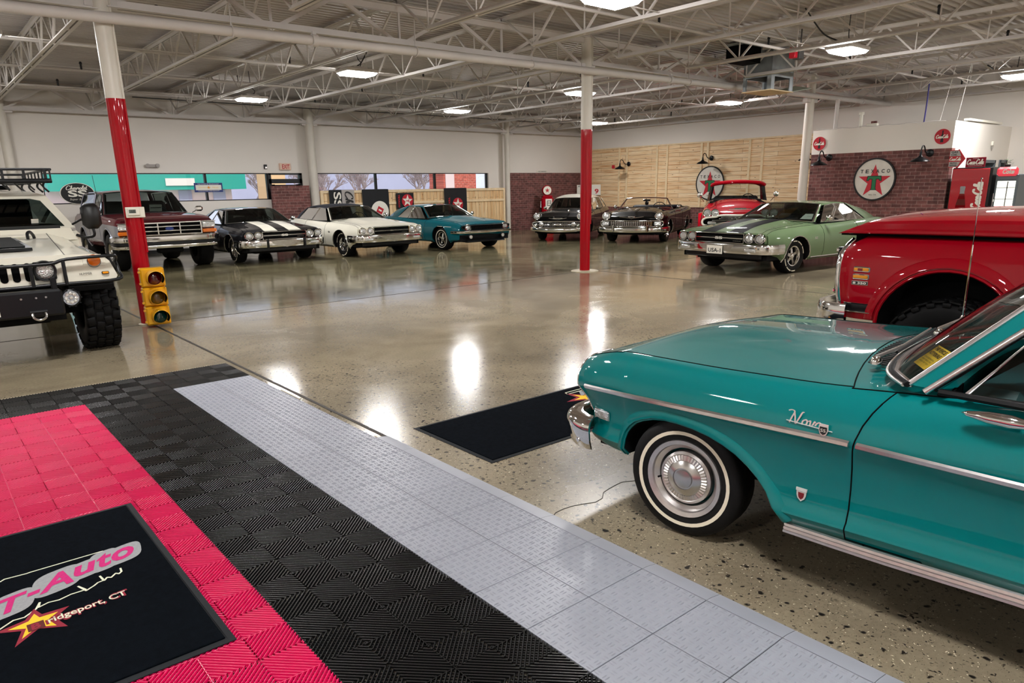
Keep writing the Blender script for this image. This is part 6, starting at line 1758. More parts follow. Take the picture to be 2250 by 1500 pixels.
for k, (y0, y1) in enumerate(((5.25, 5.62), (3.62, 4.05))):
    e = MB(); e.box((2.175, (y0+y1)/2, .003), (.022, y1-y0, .005), 'ink_white'); struct(e.build('trim_%d' % (41+k)))

# ------------------------------------------------------------------ mats
def flat_line(m, pts, w, z, mt, closed=False):
    pts = [V(x, y, z) for x, y in pts]
    k = len(pts)
    for i in range(k if closed else k-1):
        a, b = pts[i], pts[(i+1) % k]; d = (b-a)
        if d.length < 1e-5: continue
        d.normalize(); n = V(-d.y, d.x, 0)*w/2; a = a-d*w*.3; b = b+d*w*.3
        up = V(0, 0, .00012*(i % 3)); m.add([a-n+up, a+n+up, b+n+up, b-n+up], [(0, 1, 2, 3)], mt)
def star_pts(cx, cy, ro, ri, rot=PI/2): return [(cx+(ro if i % 2 == 0 else ri)*math.cos(rot+PI*i/5), cy+(ro if i % 2 == 0 else ri)*math.sin(rot+PI*i/5)) for i in range(10)]
def floor_mat(label, x0, x1, y0, y1, zb):
    t = thing('floor_mat', label, 'mat', ((x0+x1)/2, (y0+y1)/2, zb), 0, 'black logo mats')
    hx, hy = (x1-x0)/2, (y1-y0)/2; b = MB()
    b.prism([(-hx, -hy, 0), (hx, -hy, 0), (hx, hy, 0), (-hx, hy, 0)], (0, 0, .003), 'mat_rubber')
    o = [(-hx, -hy), (hx, -hy), (hx, hy), (-hx, hy)]; i_ = [(-hx+.025, -hy+.025), (hx-.025, -hy+.025), (hx-.025, hy-.025), (-hx+.025, hy-.025)]
    b.grid([[V(*p, .0031) for p in o], [V(*p, .006) for p in i_]], 'mat_rubber', closed=True); b.build('rubber_border', t)
    b = MB(); b.box((0, 0, .0055), (2*hx-.06, 2*hy-.06, .007), 'carpet_black', bev=.002); b.build('carpet', t)
    return t
def logo(t, ox, oy, cx, cy, s=1.0, zz=.0094):
    """the woven logo; ox, oy: place of the mat's middle"""
    P = lambda x, y: (x-ox, y-oy)
    b = MB()
    up = [(-.24, 3.42), (-.02, 3.437), (.03, 3.447), (.04, 3.437), (.055, 3.45), (.135, 3.442), (.15, 3.445), (.424, 3.445), (.437, 3.405)]
    lo = [(.451, 3.219), (.448, 3.185), (.436, 3.172), (.425, 3.185), (.404, 3.161), (.39, 3.172), (.376, 3.152), (.369, 3.205), (.374, 3.155), (.351, 3.151), (.335, 3.135), (.302, 3.113), (.283, 3.173), (.302, 3.125), (.287, 3.123), (.247, 3.123), (.205, 3.108), (.17, 3.115), (.134, 3.100), (.143, 3.138), (.125, 3.093), (.083, 3.056), (.047, 3.06), (.0, 3.023), (-.2, 2.96)]
    flat_line(b, [P(*p) for p in up], .008, zz, 'carpet_white'); b.build('border_line', t)
    b = MB(); flat_line(b, [P(*p) for p in lo], .008, zz, 'carpet_white'); b.build('coast_line', t)
    b = MB(); xd, yd = V(1, .22, 0).normalized(), V(.16, 1, 0).normalized()
    for kk, (ch, x, y, h, w) in enumerate((('C', -.115, 3.14, .16, .105), ('T', .055, 3.20, .135, .10), ('-', .135, 3.235, .03, .045), ('A', .225, 3.285, .145, .125), ('u', .332, 3.315, .10, .085), ('t', .412, 3.345, .135, .06), ('o', .490, 3.355, .115, .095))):
        c = V(*P(x, y), zz+.0003+.00015*kk); hx_, hy_ = w/2+.034, h/2+.032
        b.poly([c+xd*(hx_*math.copysign(abs(math.cos(q))**.6, math.cos(q)))+yd*(hy_*math.copysign(abs(math.sin(q))**.6, math.sin(q))) for q in [2*PI*k/28 for k in range(28)]], 'carpet_gray')
        text_mesh(b, ch, (*P(x, y), zz+.0016+.0001*kk), xd, yd, h, 'carpet_magenta', width=w*1.05, shear=.1, bold=.03)
    b.build('lettering', t)
    b = MB()
    sp = [(.118, 3.099), (.137, 3.035), (.229, 3.03), (.172, 2.974), (.200, 2.875), (.113, 2.930), (.03, 2.852), (.062, 2.955), (-.02, 3.005), (.082, 3.03)]
    b.poly([V(*P(*p), zz+.0006) for p in sp], 'carpet_maroon')
    c = (.107, 2.975); b.poly([V(*P(lerp(c[0], p[0], .66), lerp(c[1], p[1], .66)), zz+.0012) for p in sp], 'carpet_yellow'); b.build('star_emblem', t)
    b = MB()
    b.box((*P(.108, 2.955), zz+.0016), (.055, .058, .0008), 'carpet_brown'); text_mesh(b, 'B', (*P(.108, 2.955), zz+.0024), (1, .1, 0), (0, 1, 0), .045, 'carpet_maroon', width=.03, bold=.04)
    for m_, ext, z_, bo in (('carpet_maroon', .018, .0018, .05), ('carpet_white', 0, .0026, .015)):
        text_mesh(b, 'ridgeport, CT', (*P(.285, 2.968), zz+z_), (1, .09, 0), (-.03, 1, 0), .052+ext, m_, width=.275+ext, bold=bo)
    b.build('town_lettering', t)
t = floor_mat('black carpet mat with a pink and gray woven logo on the pink tiles', -.95, .655, 2.38, 3.95, .0155)
logo(t, (-.95+.655)/2, (2.38+3.95)/2, 0, 0)
t = floor_mat('plain-looking black carpet mat on the concrete under the nose of the teal car', 2.44, 4.25, 3.13, 4.00, .0)
b = MB(); ox, oy = (2.44+4.25)/2, 3.565
sp = star_pts(3.83-ox, 3.70-oy, .20, .075, PI/2+.25)
b.poly([V(x, y, .0096) for x, y in sp], 'carpet_maroon'); b.poly([V(lerp(3.83-ox, x, .62), lerp(3.70-oy, y, .62), .0102) for x, y in sp], 'carpet_yellow'); b.build('star_emblem', t)
b = MB(); flat_line(b, [(3.78-ox, 3.86-oy), (4.1-ox, 3.86-oy), (4.1-ox, 3.90-oy), (3.80-ox, 3.90-oy)], .012, .0096, 'carpet_white', True); text_mesh(b, 'Auto', (3.98-ox, 3.80-oy, .0104), (1, 0, 0), (0, 1, 0), .10, 'carpet_gray', width=.3, bold=.08, shear=.2); b.build('lettering', t)

# ------------------------------------------------------------------ traffic light against the near column, thermostats
noisy('signal_yellow', srgb(232, 170, 14), 0.08, 5.0, 0.35, coat=0.3)
mat('signal_red', srgb(110, 4, 20), 0.08, coat=1.0); mat('signal_amber', srgb(120, 88, 8), 0.08, coat=1.0); mat('signal_green', srgb(6, 66, 60), 0.08, coat=1.0)
t = thing('traffic_light', 'yellow three-lens traffic light standing on the floor against the near striped column', 'traffic light', (2.245, 9.60, .012), math.radians(-6))
for k, (z, nm, m_) in enumerate(((.60, 'red', 'signal_red'), (.365, 'amber', 'signal_amber'), (.13, 'green', 'signal_green'))):
    b = MB(); b.box((0, .0, z), (.27, .16, .228), 'signal_yellow', bev=.012); b.box((0, -.085, z), (.25, .02, .205), 'signal_yellow', bev=.008)
    for s in (-1, 1):
        b.box((-.14, -.06, z+.07*s), (.03, .03, .02), 'signal_yellow'); b.cyl((.11*s, -.085, z+.09), (.11*s, -.10, z+.09), .008, 'signal_yellow', 8)
    h = b.build('signal_section', t)
    b = MB(); b.lathe([(.098, 0), (.098, .018), (.088, .018), (.086, .005)], (.01, -.095, z), (0, -1, 0), 'signal_yellow', 32)
    b.lathe([(.087, .006), (.06, .03), (.03, .038), (0, .04)], (.01, -.095, z), (0, -1, 0), m_, 32); b.build('lens', h, angle=50)
    b = MB(); rows = []
    for d in (0, .06, .12, .18):
        r = []
        for i in range(25):
            a = math.radians(-38+256*i/24); rad = .094-.00*d
            dd = d*(1-.55*max(0, -math.sin(a)+.0)) if d > .1 else d
            r.append(V(.01+rad*math.cos(a), -.10-dd, z+rad*math.sin(a)-.02*d))
        rows.append(r)
    b.grid(rows, 'signal_yellow'); b.tube(rows[-1], .003, 'signal_yellow', 6)
    b.grid([[V(p.x*.97+.0003, p.y, (p.z-z)*.97+z) for p in r] for r in rows], 'gap_black'); b.build('visor', h, angle=50)
mat('device_white', srgb(232, 228, 214), 0.4); mat('lcd_gray', srgb(92, 100, 92), 0.2)
def thermostat(label, x, y, z, rz, scale=1.0):
    t = thing('thermostat', label, 'thermostat', (x, y, z), rz)
    b = MB(); b.box((0, 0, 0), (.21*scale, .02, .125*scale), 'device_white', bev=.006); b.box((-.02*scale, -.02, .005*scale), (.135*scale, .03, .085*scale), 'device_white', bev=.008); b.build('housing', t)
    b = MB(); b.box((-.035*scale, -.037, .012*scale), (.075*scale, .004, .042*scale), 'lcd_gray'); text_mesh(b, '68', (-.03*scale, -.0395, .012*scale), (1, 0, 0), (0, 0, 1), .03*scale, 'ink_black'); b.build('display', t)
    return t
thermostat('white thermostat with a gray display on the near striped column', 2.205, GY-.115, 1.385, math.radians(-4))
thermostat('small white control box on the middle red column', 10.235, GY-.085, 1.35, math.radians(50), .75)

# ------------------------------------------------------------------ fence and banners along the far wall
FY = YB-.32; fx0, fx1, fz = bx(10.18), bx(17.62), bz(1.615)
t = thing('timber_fence', 'pale timber board fence under the far windows, banners hanging over it', 'fence', (0, FY, 0))
b = MB(); b.box(((fx0+fx1)/2, .0, fz/2+.02), (fx1-fx0, .02, fz-.04), 'fence_wood')
x = fx0; random.seed(5)
while x < fx1-.05:
    b.box((x+.068, -.012, fz/2+.02), (.13, .018, fz-.05), 'fence_wood'); x += .137
b.build('fence_boards', t, weld=0)
for z in (fz-.03, fz-.42, .35):
    b = MB(); b.box(((fx0+fx1)/2, -.045, z), (fx1-fx0, .045, .085), 'batten_wood', bev=.005); b.build('fence_rail', t)
for x in (fx0+.04, bx(13.0), bx(15.3), fx1-.04):
    b = MB(); b.box((x, -.02, fz/2), (.09, .09, fz), 'batten_wood', bev=.004); b.build('fence_post', t)
noisy('banner_black', srgb(16, 18, 22), 0.2, 3, 0.75); noisy('banner_gray', srgb(176, 170, 166), 0.06, 3, 0.75); noisy('banner_red', srgb(176, 18, 40), 0.06, 3, 0.7)
def banner(label, x0, x1, z0, z1, build, slope=0.0, cols=('banner_black',)):
    t = thing('banner', label, 'banner', ((x0+x1)/2, FY-.085, 0), 0, 'banners on the fence')
    w = x1-x0; b = MB(); nn = 12
    rows = []
    for k in range(5):
        f = k/4; rows.append([V(-w/2+w*i/nn+slope*f, -.012*math.sin(i*1.7+f*2)*f-.004, lerp(z1, z0, f)) for i in range(nn+1)])
    b.grid(rows, lambda i, j: cols[min(len(cols)-1, int(j*len(cols)/nn))])
    if z1 > fz: b.grid([[V(p.x, .12, p.z+.006) for p in rows[0]], rows[0]], lambda i, j: cols[min(len(cols)-1, int(j*len(cols)/nn))])
    b.build('cloth', t, angle=60)
    c = MB(); build(c); c.build('print', t)
def star_poly(m, c, r, ri, mt, y, rot=PI/2):
    m.poly([V(a, y, b) for a, b in star_pts(c[0], c[1], r, ri, rot)], mt)
YY = -.03
def p1(m):
    text_mesh(m, 'SS', (-.17, YY, 1.34), (0, 0, -1), (1, 0, 0), .26, 'ink_white', width=.48, bold=.02)
    script_mesh(m, 'Chevrolet', (.24, YY, 1.02), (0, 0, -1), (1, 0, 0), .26, 'ink_black', pen=.14, width=1.1)
banner('black and gray banner with sideways lettering, hanging by the white column', bx(10.44), bx(11.32), .62, fz+.03, p1, .0, ('banner_black', 'banner_gray'))
def p2(m):
    m.poly([V(.12+.33*math.cos(a), YY, .94+.33*math.sin(a)) for a in [2*PI*i/32 for i in range(32)]], 'ink_white')
    m.box((.12, YY-.003, .97), (.22, .004, .2), 'ink_red', Matrix.Rotation(.5, 3, 'Y')); m.box((.12, YY-.006, .97), (.12, .004, .05), 'ink_white', Matrix.Rotation(.5, 3, 'Y'))
banner('large plain black banner with a white roundel low down, behind the white convertible', bx(11.60), bx(12.58), .45, fz+.03, p2)
def p3(m):
    m.poly([V(.08+.22*math.cos(a), YY, 1.25+.22*math.sin(a)) for a in [2*PI*i/32 for i in range(32)]], 'ink_red'); star_poly(m, (.08, 1.25), .21, .085, 'ink_white', YY-.004, .25)
    text_mesh(m, 'T', (.08, YY-.008, 1.25), (0, 0, -1), (1, 0, 0), .12, 'ink_red', width=.1, bold=.04)
    text_mesh(m, 'TEXACO', (-.25, YY, 1.25), (0, 0, -1), (1, 0, 0), .06, 'ink_red', width=.42, bold=.03)
banner('small black flag with a red roundel and white star, between the two larger black banners', bx(12.86), bx(13.55), .98, fz-.10, p3)
def p4(m):
    m.poly([V(.07+.23*math.cos(a), YY, 1.08+.23*math.sin(a)) for a in [2*PI*i/32 for i in range(32)]], 'ink_red'); star_poly(m, (.07, 1.08), .22, .09, 'ink_white', YY-.004, .25)
    text_mesh(m, 'T', (.07, YY-.008, 1.08), (0, 0, -1), (1, 0, 0), .12, 'ink_red', width=.1, bold=.04)
    text_mesh(m, 'TEXACO', (-.30, YY, 1.08), (0, 0, -1), (1, 0, 0), .07, 'ink_red', width=.5, bold=.03)
banner('black banner with a red star roundel, hanging above the teal coupe', bx(14.82), bx(15.80), .5, fz+.03, p4)
# brick-faced panel beside the door
t = MB(); t.box((bx(9.19), YB-.42, bz(1.79)/2), (bx(9.78)-bx(8.60), .10, bz(1.79)), 'brick_back'); tag(t.build('brick_screen'), 'low brick-faced screen in front of the entrance door', 'screen')

# ------------------------------------------------------------------ signs and fittings on the far wall
def sign_disc(nm, label, cat, loc, xd, r, rim, draw, face='ink_white', th=.04):
    xd = Vector(xd); nrm = xd.cross(V(0, 0, 1))
    t = thing(nm, label, cat, loc)
    b = MB(); b.lathe([(0, 0), (r, 0), (r, th), (r*.93, th), (r*.93, th*.7), (0, th*.7)], (0, 0, 0), nrm, rim, 48); b.build('frame', t, angle=30)
    b = MB(); b.disc(nrm*(th*.75), nrm, r*.935, face, 48); b.build('face', t)
    m = MB(); draw(m, xd, nrm, r, th*.78); m.build('lettering', t)
    return t
noisy('leaf_pale', srgb(176, 190, 172), 0.06, 3, 0.6)
noisy('sign_face', srgb(216, 210, 198), 0.10, 6.0, 0.55)
def texaco(m, xd, n, r, d):
    P = lambda a, b, o: xd*(a*r)+V(0, 0, b*r)+n*(d+o)
    m.poly([P(a, b, .001) for a, b in star_pts(0, -.10, .80, .31)], 'ink_red')
    # block letter T with serifs
    T_ = [(-.30, .14), (.30, .14), (.33, -.04), (.27, -.04), (.25, .03), (.08, .03), (.08, -.42), (.13, -.47), (-.13, -.47), (-.08, -.42), (-.08, .03), (-.25, .03), (-.27, -.04), (-.33, -.04)]
    def tri(k, o, mt):
        f = lambda a, b: P(a*k, (b+.16)*k-.16+0, o)
        for q in ([0, 1, 2, 3, 4, 5, 10, 11, 12, 13], [5, 6, 9, 10], [6, 7, 8, 9]): m.poly([f(*T_[i]) for i in q], mt)
    for q, o, mt, g_ in (([(-.33, .17), (.33, .17), (.37, -.07), (.25, -.07), (.22, 0), (-.22, 0), (-.25, -.07), (-.37, -.07)], .002, 'ink_black', 0), ([(-.11, .05), (.11, .05), (.11, -.42), (.16, -.50), (-.16, -.50), (-.11, -.42)], .0021, 'ink_black', 0),
                         ([(-.30, .14), (.30, .14), (.33, -.04), (.27, -.04), (.24, .03), (-.24, .03), (-.27, -.04), (-.33, -.04)], .003, 'ink_green', 0), ([(-.08, .06), (.08, .06), (.08, -.43), (.12, -.47), (-.12, -.47), (-.08, -.43)], .0031, 'ink_green', 0)):
        m.poly([P(a, b, o) for a, b in q], mt)
    for i, ch in enumerate('TEXACO'):
        x = -.62+.25*i; text_mesh(m, ch, P(x, .36-.10*(x/.62)**2*0+.02, .004), xd, (0, 0, 1), .17*r, 'ink_black', width=.15*r, bold=.015)
    text_mesh(m, 'REG. T.M.', P(0, -.72, .004), xd, (0, 0, 1), .06*r, 'ink_black', width=.36*r)
SD = (0, -1, 0)
sign_disc('round_sign', 'round white red-star sign with a thick black rim on the brick wall', 'sign', (BXF-.005, 8.16, 1.65), SD, .505, 'ink_black', texaco, 'sign_face', .05)
sign_disc('round_sign', 'round white sign with a red star partly behind the red pickup, on the timber wall', 'sign', (XR-.105, 15.5, 1.655), SD, .585, 'ink_black', texaco, 'sign_face', .03)
def coke_disc(m, xd, n, r, d):
    P = lambda a, b, o: xd*(a*r)+V(0, 0, b*r)+n*(d+o)
    m.poly([P(a, b, .001) for a, b in ((-.09, .80), (.09, .80), (.08, .35), (.20, .05), (.16, -.25), (.20, -.75), (-.20, -.75), (-.16, -.25), (-.20, .05), (-.08, .35))], 'ink_black')
    script_mesh(m, 'Coca-Cola', P(0, 0, .003), xd, (0, 0, 1), .42*r, 'ink_white', pen=.22, width=1.5*r)
for (y, z, lab) in ((9.66, 2.565, 'small round red drinks sign beside the white corner column'), (6.76, 2.555, 'small round red drinks sign at the near end of the white upper wall')):
    sign_disc('drinks_sign', lab, 'sign', (BXF-.005, y, z), SD, .165, 'ink_red', coke_disc, 'ink_red', .015)
# oval black sign with white letters, far left
t = thing('oval_sign', 'oval black and white sign on the far wall, partly behind the maroon truck', 'sign', (bx(3.63), YB-.005, bz(1.66)))
b = MB()
for r_, d_, m_ in ((1.0, .03, 'ink_white'), (.95, .034, 'ink_black')):
    pts = [V(.40*r_*math.cos(a), 0, .27*r_*math.sin(a)) for a in [2*PI*i/40 for i in range(40)]]; b.prism(pts, (0, -d_, 0), m_)
b.build('board', t)
b = MB(); text_mesh(b, 'SS', (0, -.038, 0), (1, 0, 0), (0, 0, 1), .17, 'ink_white', width=.44, bold=.03); text_mesh(b, 'Super Sport', (0, -.038, -.15), (1, 0, 0), (0, 0, 1), .06, 'ink_white', width=.4, shear=.3); script_mesh(b, 'Chevrolet', (0, -.038, .145), (1, 0, 0), (0, 0, 1), .10, 'ink_white', pen=.16, width=.48); b.build('lettering', t)
# emergency light, strobe, exit sign, camera notice
t = thing('emergency_light', 'white emergency light with two lamp heads above the window', 'light', (bx(5.51), YB, bz(2.35)))
b = MB(); b.box((0, -.04, 0), (.30, .08, .09), 'banner_gray', bev=.015); b.build('housing', t)
for s in (-1, 1):
    b = MB(); b.lathe([(0, -.04), (.045, -.03), (.055, .03), (0, .035)], (.12*s, -.09, .01), (.3*s, -1, -.2), 'banner_gray', 16); b.build('lamp_head', t)
b = MB(); b.box((bx(8.65), YB-.03, bz(2.345)), (.09, .06, .13), 'black_plastic', bev=.01); b.box((bx(8.655), YB-.063, bz(2.32)), (.06, .01, .05), 'dull_chrome'); tag(b.build('alarm_strobe'), 'small dark fire alarm strobe near the exit sign', 'alarm')
t = thing('exit_sign', 'pale exit sign with red letters above the entrance door', 'sign', (bx(9.255), YB, bz(2.35)))
mat('exit_face', srgb(226, 190, 168), 0.4); b = MB(); b.box((0, -.03, 0), (.36, .06, .20), 'exit_face', bev=.012); b.build('housing', t)
b = MB(); text_mesh(b, 'EXIT', (.02, -.062, 0), (1, 0, 0), (0, 0, 1), .13, 'ink_red', width=.24, bold=.02); b.build('lettering', t)
t = thing('notice_sign', 'small white notice above the brick facing in the far corner', 'sign', (bx(19.85), YB, bz(2.225)))
b = MB(); b.box((0, -.01, 0), (.62, .02, .075), 'ink_white'); b.build('board', t)
b = MB(); text_mesh(b, '< NO PARKING >', (0, -.022, 0), (1, 0, 0), (0, 0, 1), .045, 'ink_black', width=.52, bold=.02); b.build('lettering', t)
# paper poster in the window
t = thing('window_poster', 'blue-bordered white poster taped in the window behind the black coupe', 'poster', (bx(6.95), YB+.05, bz(1.77)))
b = MB(); b.box((0, 0, 0), (.80, .008, .26), 'ink_blue'); b.box((0, -.005, 0), (.72, .004, .14), 'ink_white'); b.build('sheet', t)
b = MB(); text_mesh(b, 'THE POWER OF TECHNOLOGY', (0, -.009, .095), (1, 0, 0), (0, 0, 1), .03, 'ink_white', width=.6); text_mesh(b, 'DIAMOND  MILLS', (0, -.009, 0), (1, 0, 0), (0, 0, 1), .03, 'carpet_yellow', width=.55); text_mesh(b, 'INNOVATION AND QUALITY', (0, -.009, -.095), (1, 0, 0), (0, 0, 1), .03, 'ink_white', width=.6); star_poly(b, (0, 0), .05, .02, 'lens_orange', -.011); b.build('lettering', t)

# ------------------------------------------------------------------ goose-neck lamps
def gooseneck(label, x, y, z, first=[None]):
    if first[0] is None:
        t = thing('gooseneck_lamp', label, 'wall lamp', (x, y, z), 0, 'goose-neck wall lamps')
        b = MB(); b.lathe([(0, 0), (.085, 0), (.085, .015), (.06, .03), (0, .032)], (0, 0, 0), (-1, 0, 0), 'satin_black', 20); b.build('wall_plate', t)
        b = MB(); b.tube(smooth_path([(-.02, 0, 0), (-.16, 0, -.01), (-.27, 0, .03), (-.35, 0, .13), (-.44, 0, .15), (-.50, 0, .08), (-.51, 0, -.02)], 6), .014, 'satin_black', 8); b.build('arm', t, angle=60)
        b = MB(); b.lathe([(.025, .02), (.03, -.06), (.06, -.10), (.15, -.14), (.20, -.185), (.205, -.195), (.19, -.19), (.05, -.12)], (-.51, 0, 0), (0, 0, 1), 'satin_black', 28); b.build('shade', t, angle=50)
        b = MB(); b.lathe([(.0, -.12), (.03, -.13), (.035, -.16), (0, -.185)], (-.51, 0, 0), (0, 0, 1), 'device_white', 12); b.build('bulb', t)
        first[0] = t; return t
    return copy_thing(first[0], (x, y, z), None, label)
for (x, y, z, lab) in ((XR-.10, 19.30, 2.44, 'black goose-neck lamp on the timber wall above the black convertible'), (XR-.10, 15.50, 2.50, 'black goose-neck lamp on the timber wall above the round star sign'), (XR-.10, 11.75, 2.46, 'black goose-neck lamp on the timber wall half hidden by the white column'),
                       (BXF, 9.37, 2.21, 'black goose-neck lamp on the brick wall beside the white corner column'), (BXF, 6.98, 2.21, 'black goose-neck lamp on the brick wall at its end by the drinks machine')): gooseneck(lab, x, y, z)
b = MB(); b.box((XR-.10, 20.1, 2.36), (.05, .13, .13), 'ink_red', bev=.01); tag(b.build('alarm_pull'), 'small red alarm box on the timber wall beside the first lamp', 'alarm')

# ------------------------------------------------------------------ fuel pump and price board in the far corner
t = thing('fuel_pump', 'red vintage fuel pump with a round white globe in the far corner', 'fuel pump', (bx(19.72)*.985, YB-.75, 0), math.radians(-32))
b = MB(); b.box((0, 0, .10), (.52, .42, .20), 'paint_red', bev=.03); b.box((0, 0, .72), (.46, .36, 1.06), 'paint_red', bev=.05); b.box((0, 0, 1.27), (.40, .32, .08), 'paint_red', bev=.03); b.build('body', t)
b = MB(); b.box((.04, -.185, .98), (.26, .02, .40), 'ink_white', bev=.01); b.build('dial_panel', t)
b = MB(); b.box((.05, -.20, 1.02), (.16, .01, .20), 'ink_black', bev=.01); b.box((.05, -.206, 1.02), (.12, .006, .16), 'sign_face'); text_mesh(b, '19.9', (.05, -.21, 1.02), (1, 0, 0), (0, 0, 1), .05, 'ink_black'); b.build('dial', t)
b = MB(); b.lathe([(0, -.09), (.16, -.085), (.20, -.03), (.20, .03), (.16, .085), (0, .09)], (0, 0, 1.50), (0, -1, 0), 'paint_red', 32); b.disc((0, -.092, 1.50), (0, -1, 0), .16, 'device_white', 32); star_poly(b, (0, 1.50), .10, .04, 'ink_red', -.096); b.build('globe', t, angle=40)
b = MB(); b.tube(smooth_path([(-.24, -.05, .90), (-.30, -.10, .80), (-.30, -.10, .55), (-.26, -.08, .50), (-.25, -.05, .70), (-.24, -.02, 1.05)], 6), .018, 'rubber', 8); b.tube([(-.25, -.06, 1.10), (-.26, -.10, .85)], .022, 'dull_chrome', 8); b.build('hose', t)
t = thing('price_board', 'white roadside price board in the corner behind the middle column', 'sign', (XR-.35, 21.2, 0), math.radians(-60))
b = MB(); b.box((0, 0, 1.48), (1.0, .05, .42), 'ink_white', bev=.01); b.box((-.1, 0, 2.02), (.30, .05, .60), 'ink_white', bev=.01); b.box((0, .02, .64), (.08, .05, 1.28), 'steel_paint'); b.box((0, 0, .02), (.5, .4, .04), 'steel_paint'); b.build('board', t)
b = MB(); text_mesh(b, 'Regular', (-.2, -.028, 1.62), (1, 0, 0), (0, 0, 1), .09, 'ink_black', width=.5, shear=.2); text_mesh(b, '61 9', (.12, -.028, 1.43), (1, 0, 0), (0, 0, 1), .2, 'ink_red', width=.6, bold=.03); text_mesh(b, 'G', (-.1, -.028, 2.1), (1, 0, 0), (0, 0, 1), .2, 'ink_black', bold=.03); b.build('lettering', t)

# ------------------------------------------------------------------ drinks machines and small signs at the inner room
mat('coke_red', srgb(176, 8, 26), 0.3, coat=0.6)
t = thing('drinks_machine', 'tall red drinks vending machine with a bottle picture and white script', 'vending machine', (18.42, 6.03, 0))
b = MB(); b.box((.40, 0, .935), (.78, .80, 1.85), 'satin_black', bev=.02); b.build('cabinet', t)
b = MB(); b.box((-.0, .015, .935), (.03, .74, 1.80), 'coke_red', bev=.012); f = b.build('front_panel', t)
b = MB(); FX = -.018
script_mesh(b, 'Coca-Cola', (FX, -.17, 1.26), (0, .0, 1), (0, 1, 0), .17, 'ink_white', pen=.22, width=.56); b.build('lettering', f)
b = MB()
prof = [(.045, 1.46), (.055, 1.44), (.05, 1.40), (.045, 1.34), (.05, 1.30), (.075, 1.18), (.10, 1.05), (.105, .9), (.09, .75), (.11, .55), (.10, .42)]
pts = [V(FX, .13+a, z) for a, z in prof]+[V(FX, .13-a, z) for a, z in reversed(prof)]
b.grid([[V(FX, .13+a, z), V(FX, .13-a, z)] for a, z in prof], lambda i, j: 'carpet_gray' if i < 4 else ('carpet_brown' if i % 2 else 'lens_red')); b.build('bottle_picture', f)
b = MB(); b.box((.30, -.405, .95), (.02, .03, .30), 'dull_chrome', bev=.005); b.build('handle', t)
t = thing('drinks_cooler', 'glass-door drinks cooler with a lit red oval header, right of the vending machine', 'cooler', (18.5, 5.36, 0))
mat('cooler_glow', (1, 1, 1, 1), 0.5, emit=(1.0, .96, .84, 1), estr=1.6); mat('header_glow', srgb(220, 60, 74), 0.4, emit=srgb(230, 70, 84), estr=.6)
b = MB(); b.box((.40, 0, .85), (.76, .44, 1.70), 'door_frame_gray', bev=.015); b.build('cabinet', t)
b = MB(); b.box((.015, 0, .86), (.02, .34, 1.40), 'cooler_glow'); b.build('interior', t)
b = MB()
for z in (.35, .62, .9, 1.18, 1.42): b.box((.0, 0, z), (.012, .34, .012), 'steel_paint')
b.box((.0, -.03, .9), (.012, .02, 1.3), 'steel_paint'); b.build('shelf', t)
b = MB(); b.box((-.012, 0, .88), (.006, .37, 1.44), 'clear_glass'); b.build('glass_door', t)
b = MB(); b.box((-.04, .19, 1.15), (.05, .02, .05), 'dull_chrome'); b.tube([(-.06, .19, 1.0), (-.06, .19, 1.3)], .01, 'dull_chrome'); b.build('handle', t)
b = MB(); b.box((-.02, 0, 1.755), (.10, .40, .19), 'header_glow', bev=.045); text_mesh(b, 'Coke', (-.072, -.03, 1.755), (0, -1, 0), (0, 0, 1), .10, 'ink_white', width=.22, bold=.05, shear=.2); b.build('header', t)
t = thing('potted_plant', 'small green plant on top of the drinks cooler', 'plant', (18.55, 5.40, 1.85))
noisy('leaf_green', srgb(70, 88, 50), 0.4, 20, 0.6); b = MB(); b.lathe([(0, 0), (.05, 0), (.06, .05), (.0, .05)], (0, 0, 0), (0, 0, 1), 'ink_black', 14); b.build('pot', t)
b = MB(); random.seed(11)
for i in range(60):
    a, r_, z = random.uniform(0, 2*PI), random.uniform(.0, .09), random.uniform(.05, .16)
    p = V(r_*math.cos(a), r_*math.sin(a), z); d = V(math.cos(a), math.sin(a), random.uniform(-.3, .8))*.03; s = V(-math.sin(a), math.cos(a), 0)*.012
    b.add([p, p+d*.5+s, p+d, p+d*.5-s], [(0, 1, 2, 3)], 'leaf_green')
o = b.build('foliage', t)
t = thing('arrow_sign', 'arrow-shaped gray and red sign pointing towards the drinks machine', 'sign', (BXF-.05, 6.38, 2.055))
q = [(.16, .19), (.0, .19), (-.02, .21), (-.17, 0), (-.02, -.21), (0, -.18), (.16, -.18)]
b = MB(); b.prism([V(0, y, z) for y, z in q], (.02, 0, 0), 'ink_red'); b.build('board', t)
b = MB()
for z0, z1 in ((.06, .175), (-.165, -.06)):
    b.add([(-.003, .155, z0), (-.003, .155, z1), (-.003, -.03 if abs(z1) > .1 and z0 > 0 else -.075, z1), (-.003, -.075 if z0 > 0 else -.03, z0)], [(0, 1, 2, 3)], 'banner_gray')
text_mesh(b, 'GAS', (-.006, .06, .145), (0, -1, 0), (0, 0, 1), .04, 'ink_black', width=.13, bold=.02); text_mesh(b, 'OIL', (-.006, .06, .09), (0, -1, 0), (0, 0, 1), .04, 'ink_black', width=.13, bold=.02)
script_mesh(b, 'Coca-Cola', (-.006, .03, 0), (0, -1, 0), (0, 0, 1), .07, 'ink_white', pen=.16, width=.22)
text_mesh(b, 'AUTO', (-.006, .06, -.09), (0, -1, 0), (0, 0, 1), .035, 'ink_black', width=.14, bold=.02); text_mesh(b, 'REPAIR', (-.006, .06, -.14), (0, -1, 0), (0, 0, 1), .03, 'ink_black', width=.14, bold=.02); b.build('lettering', t)
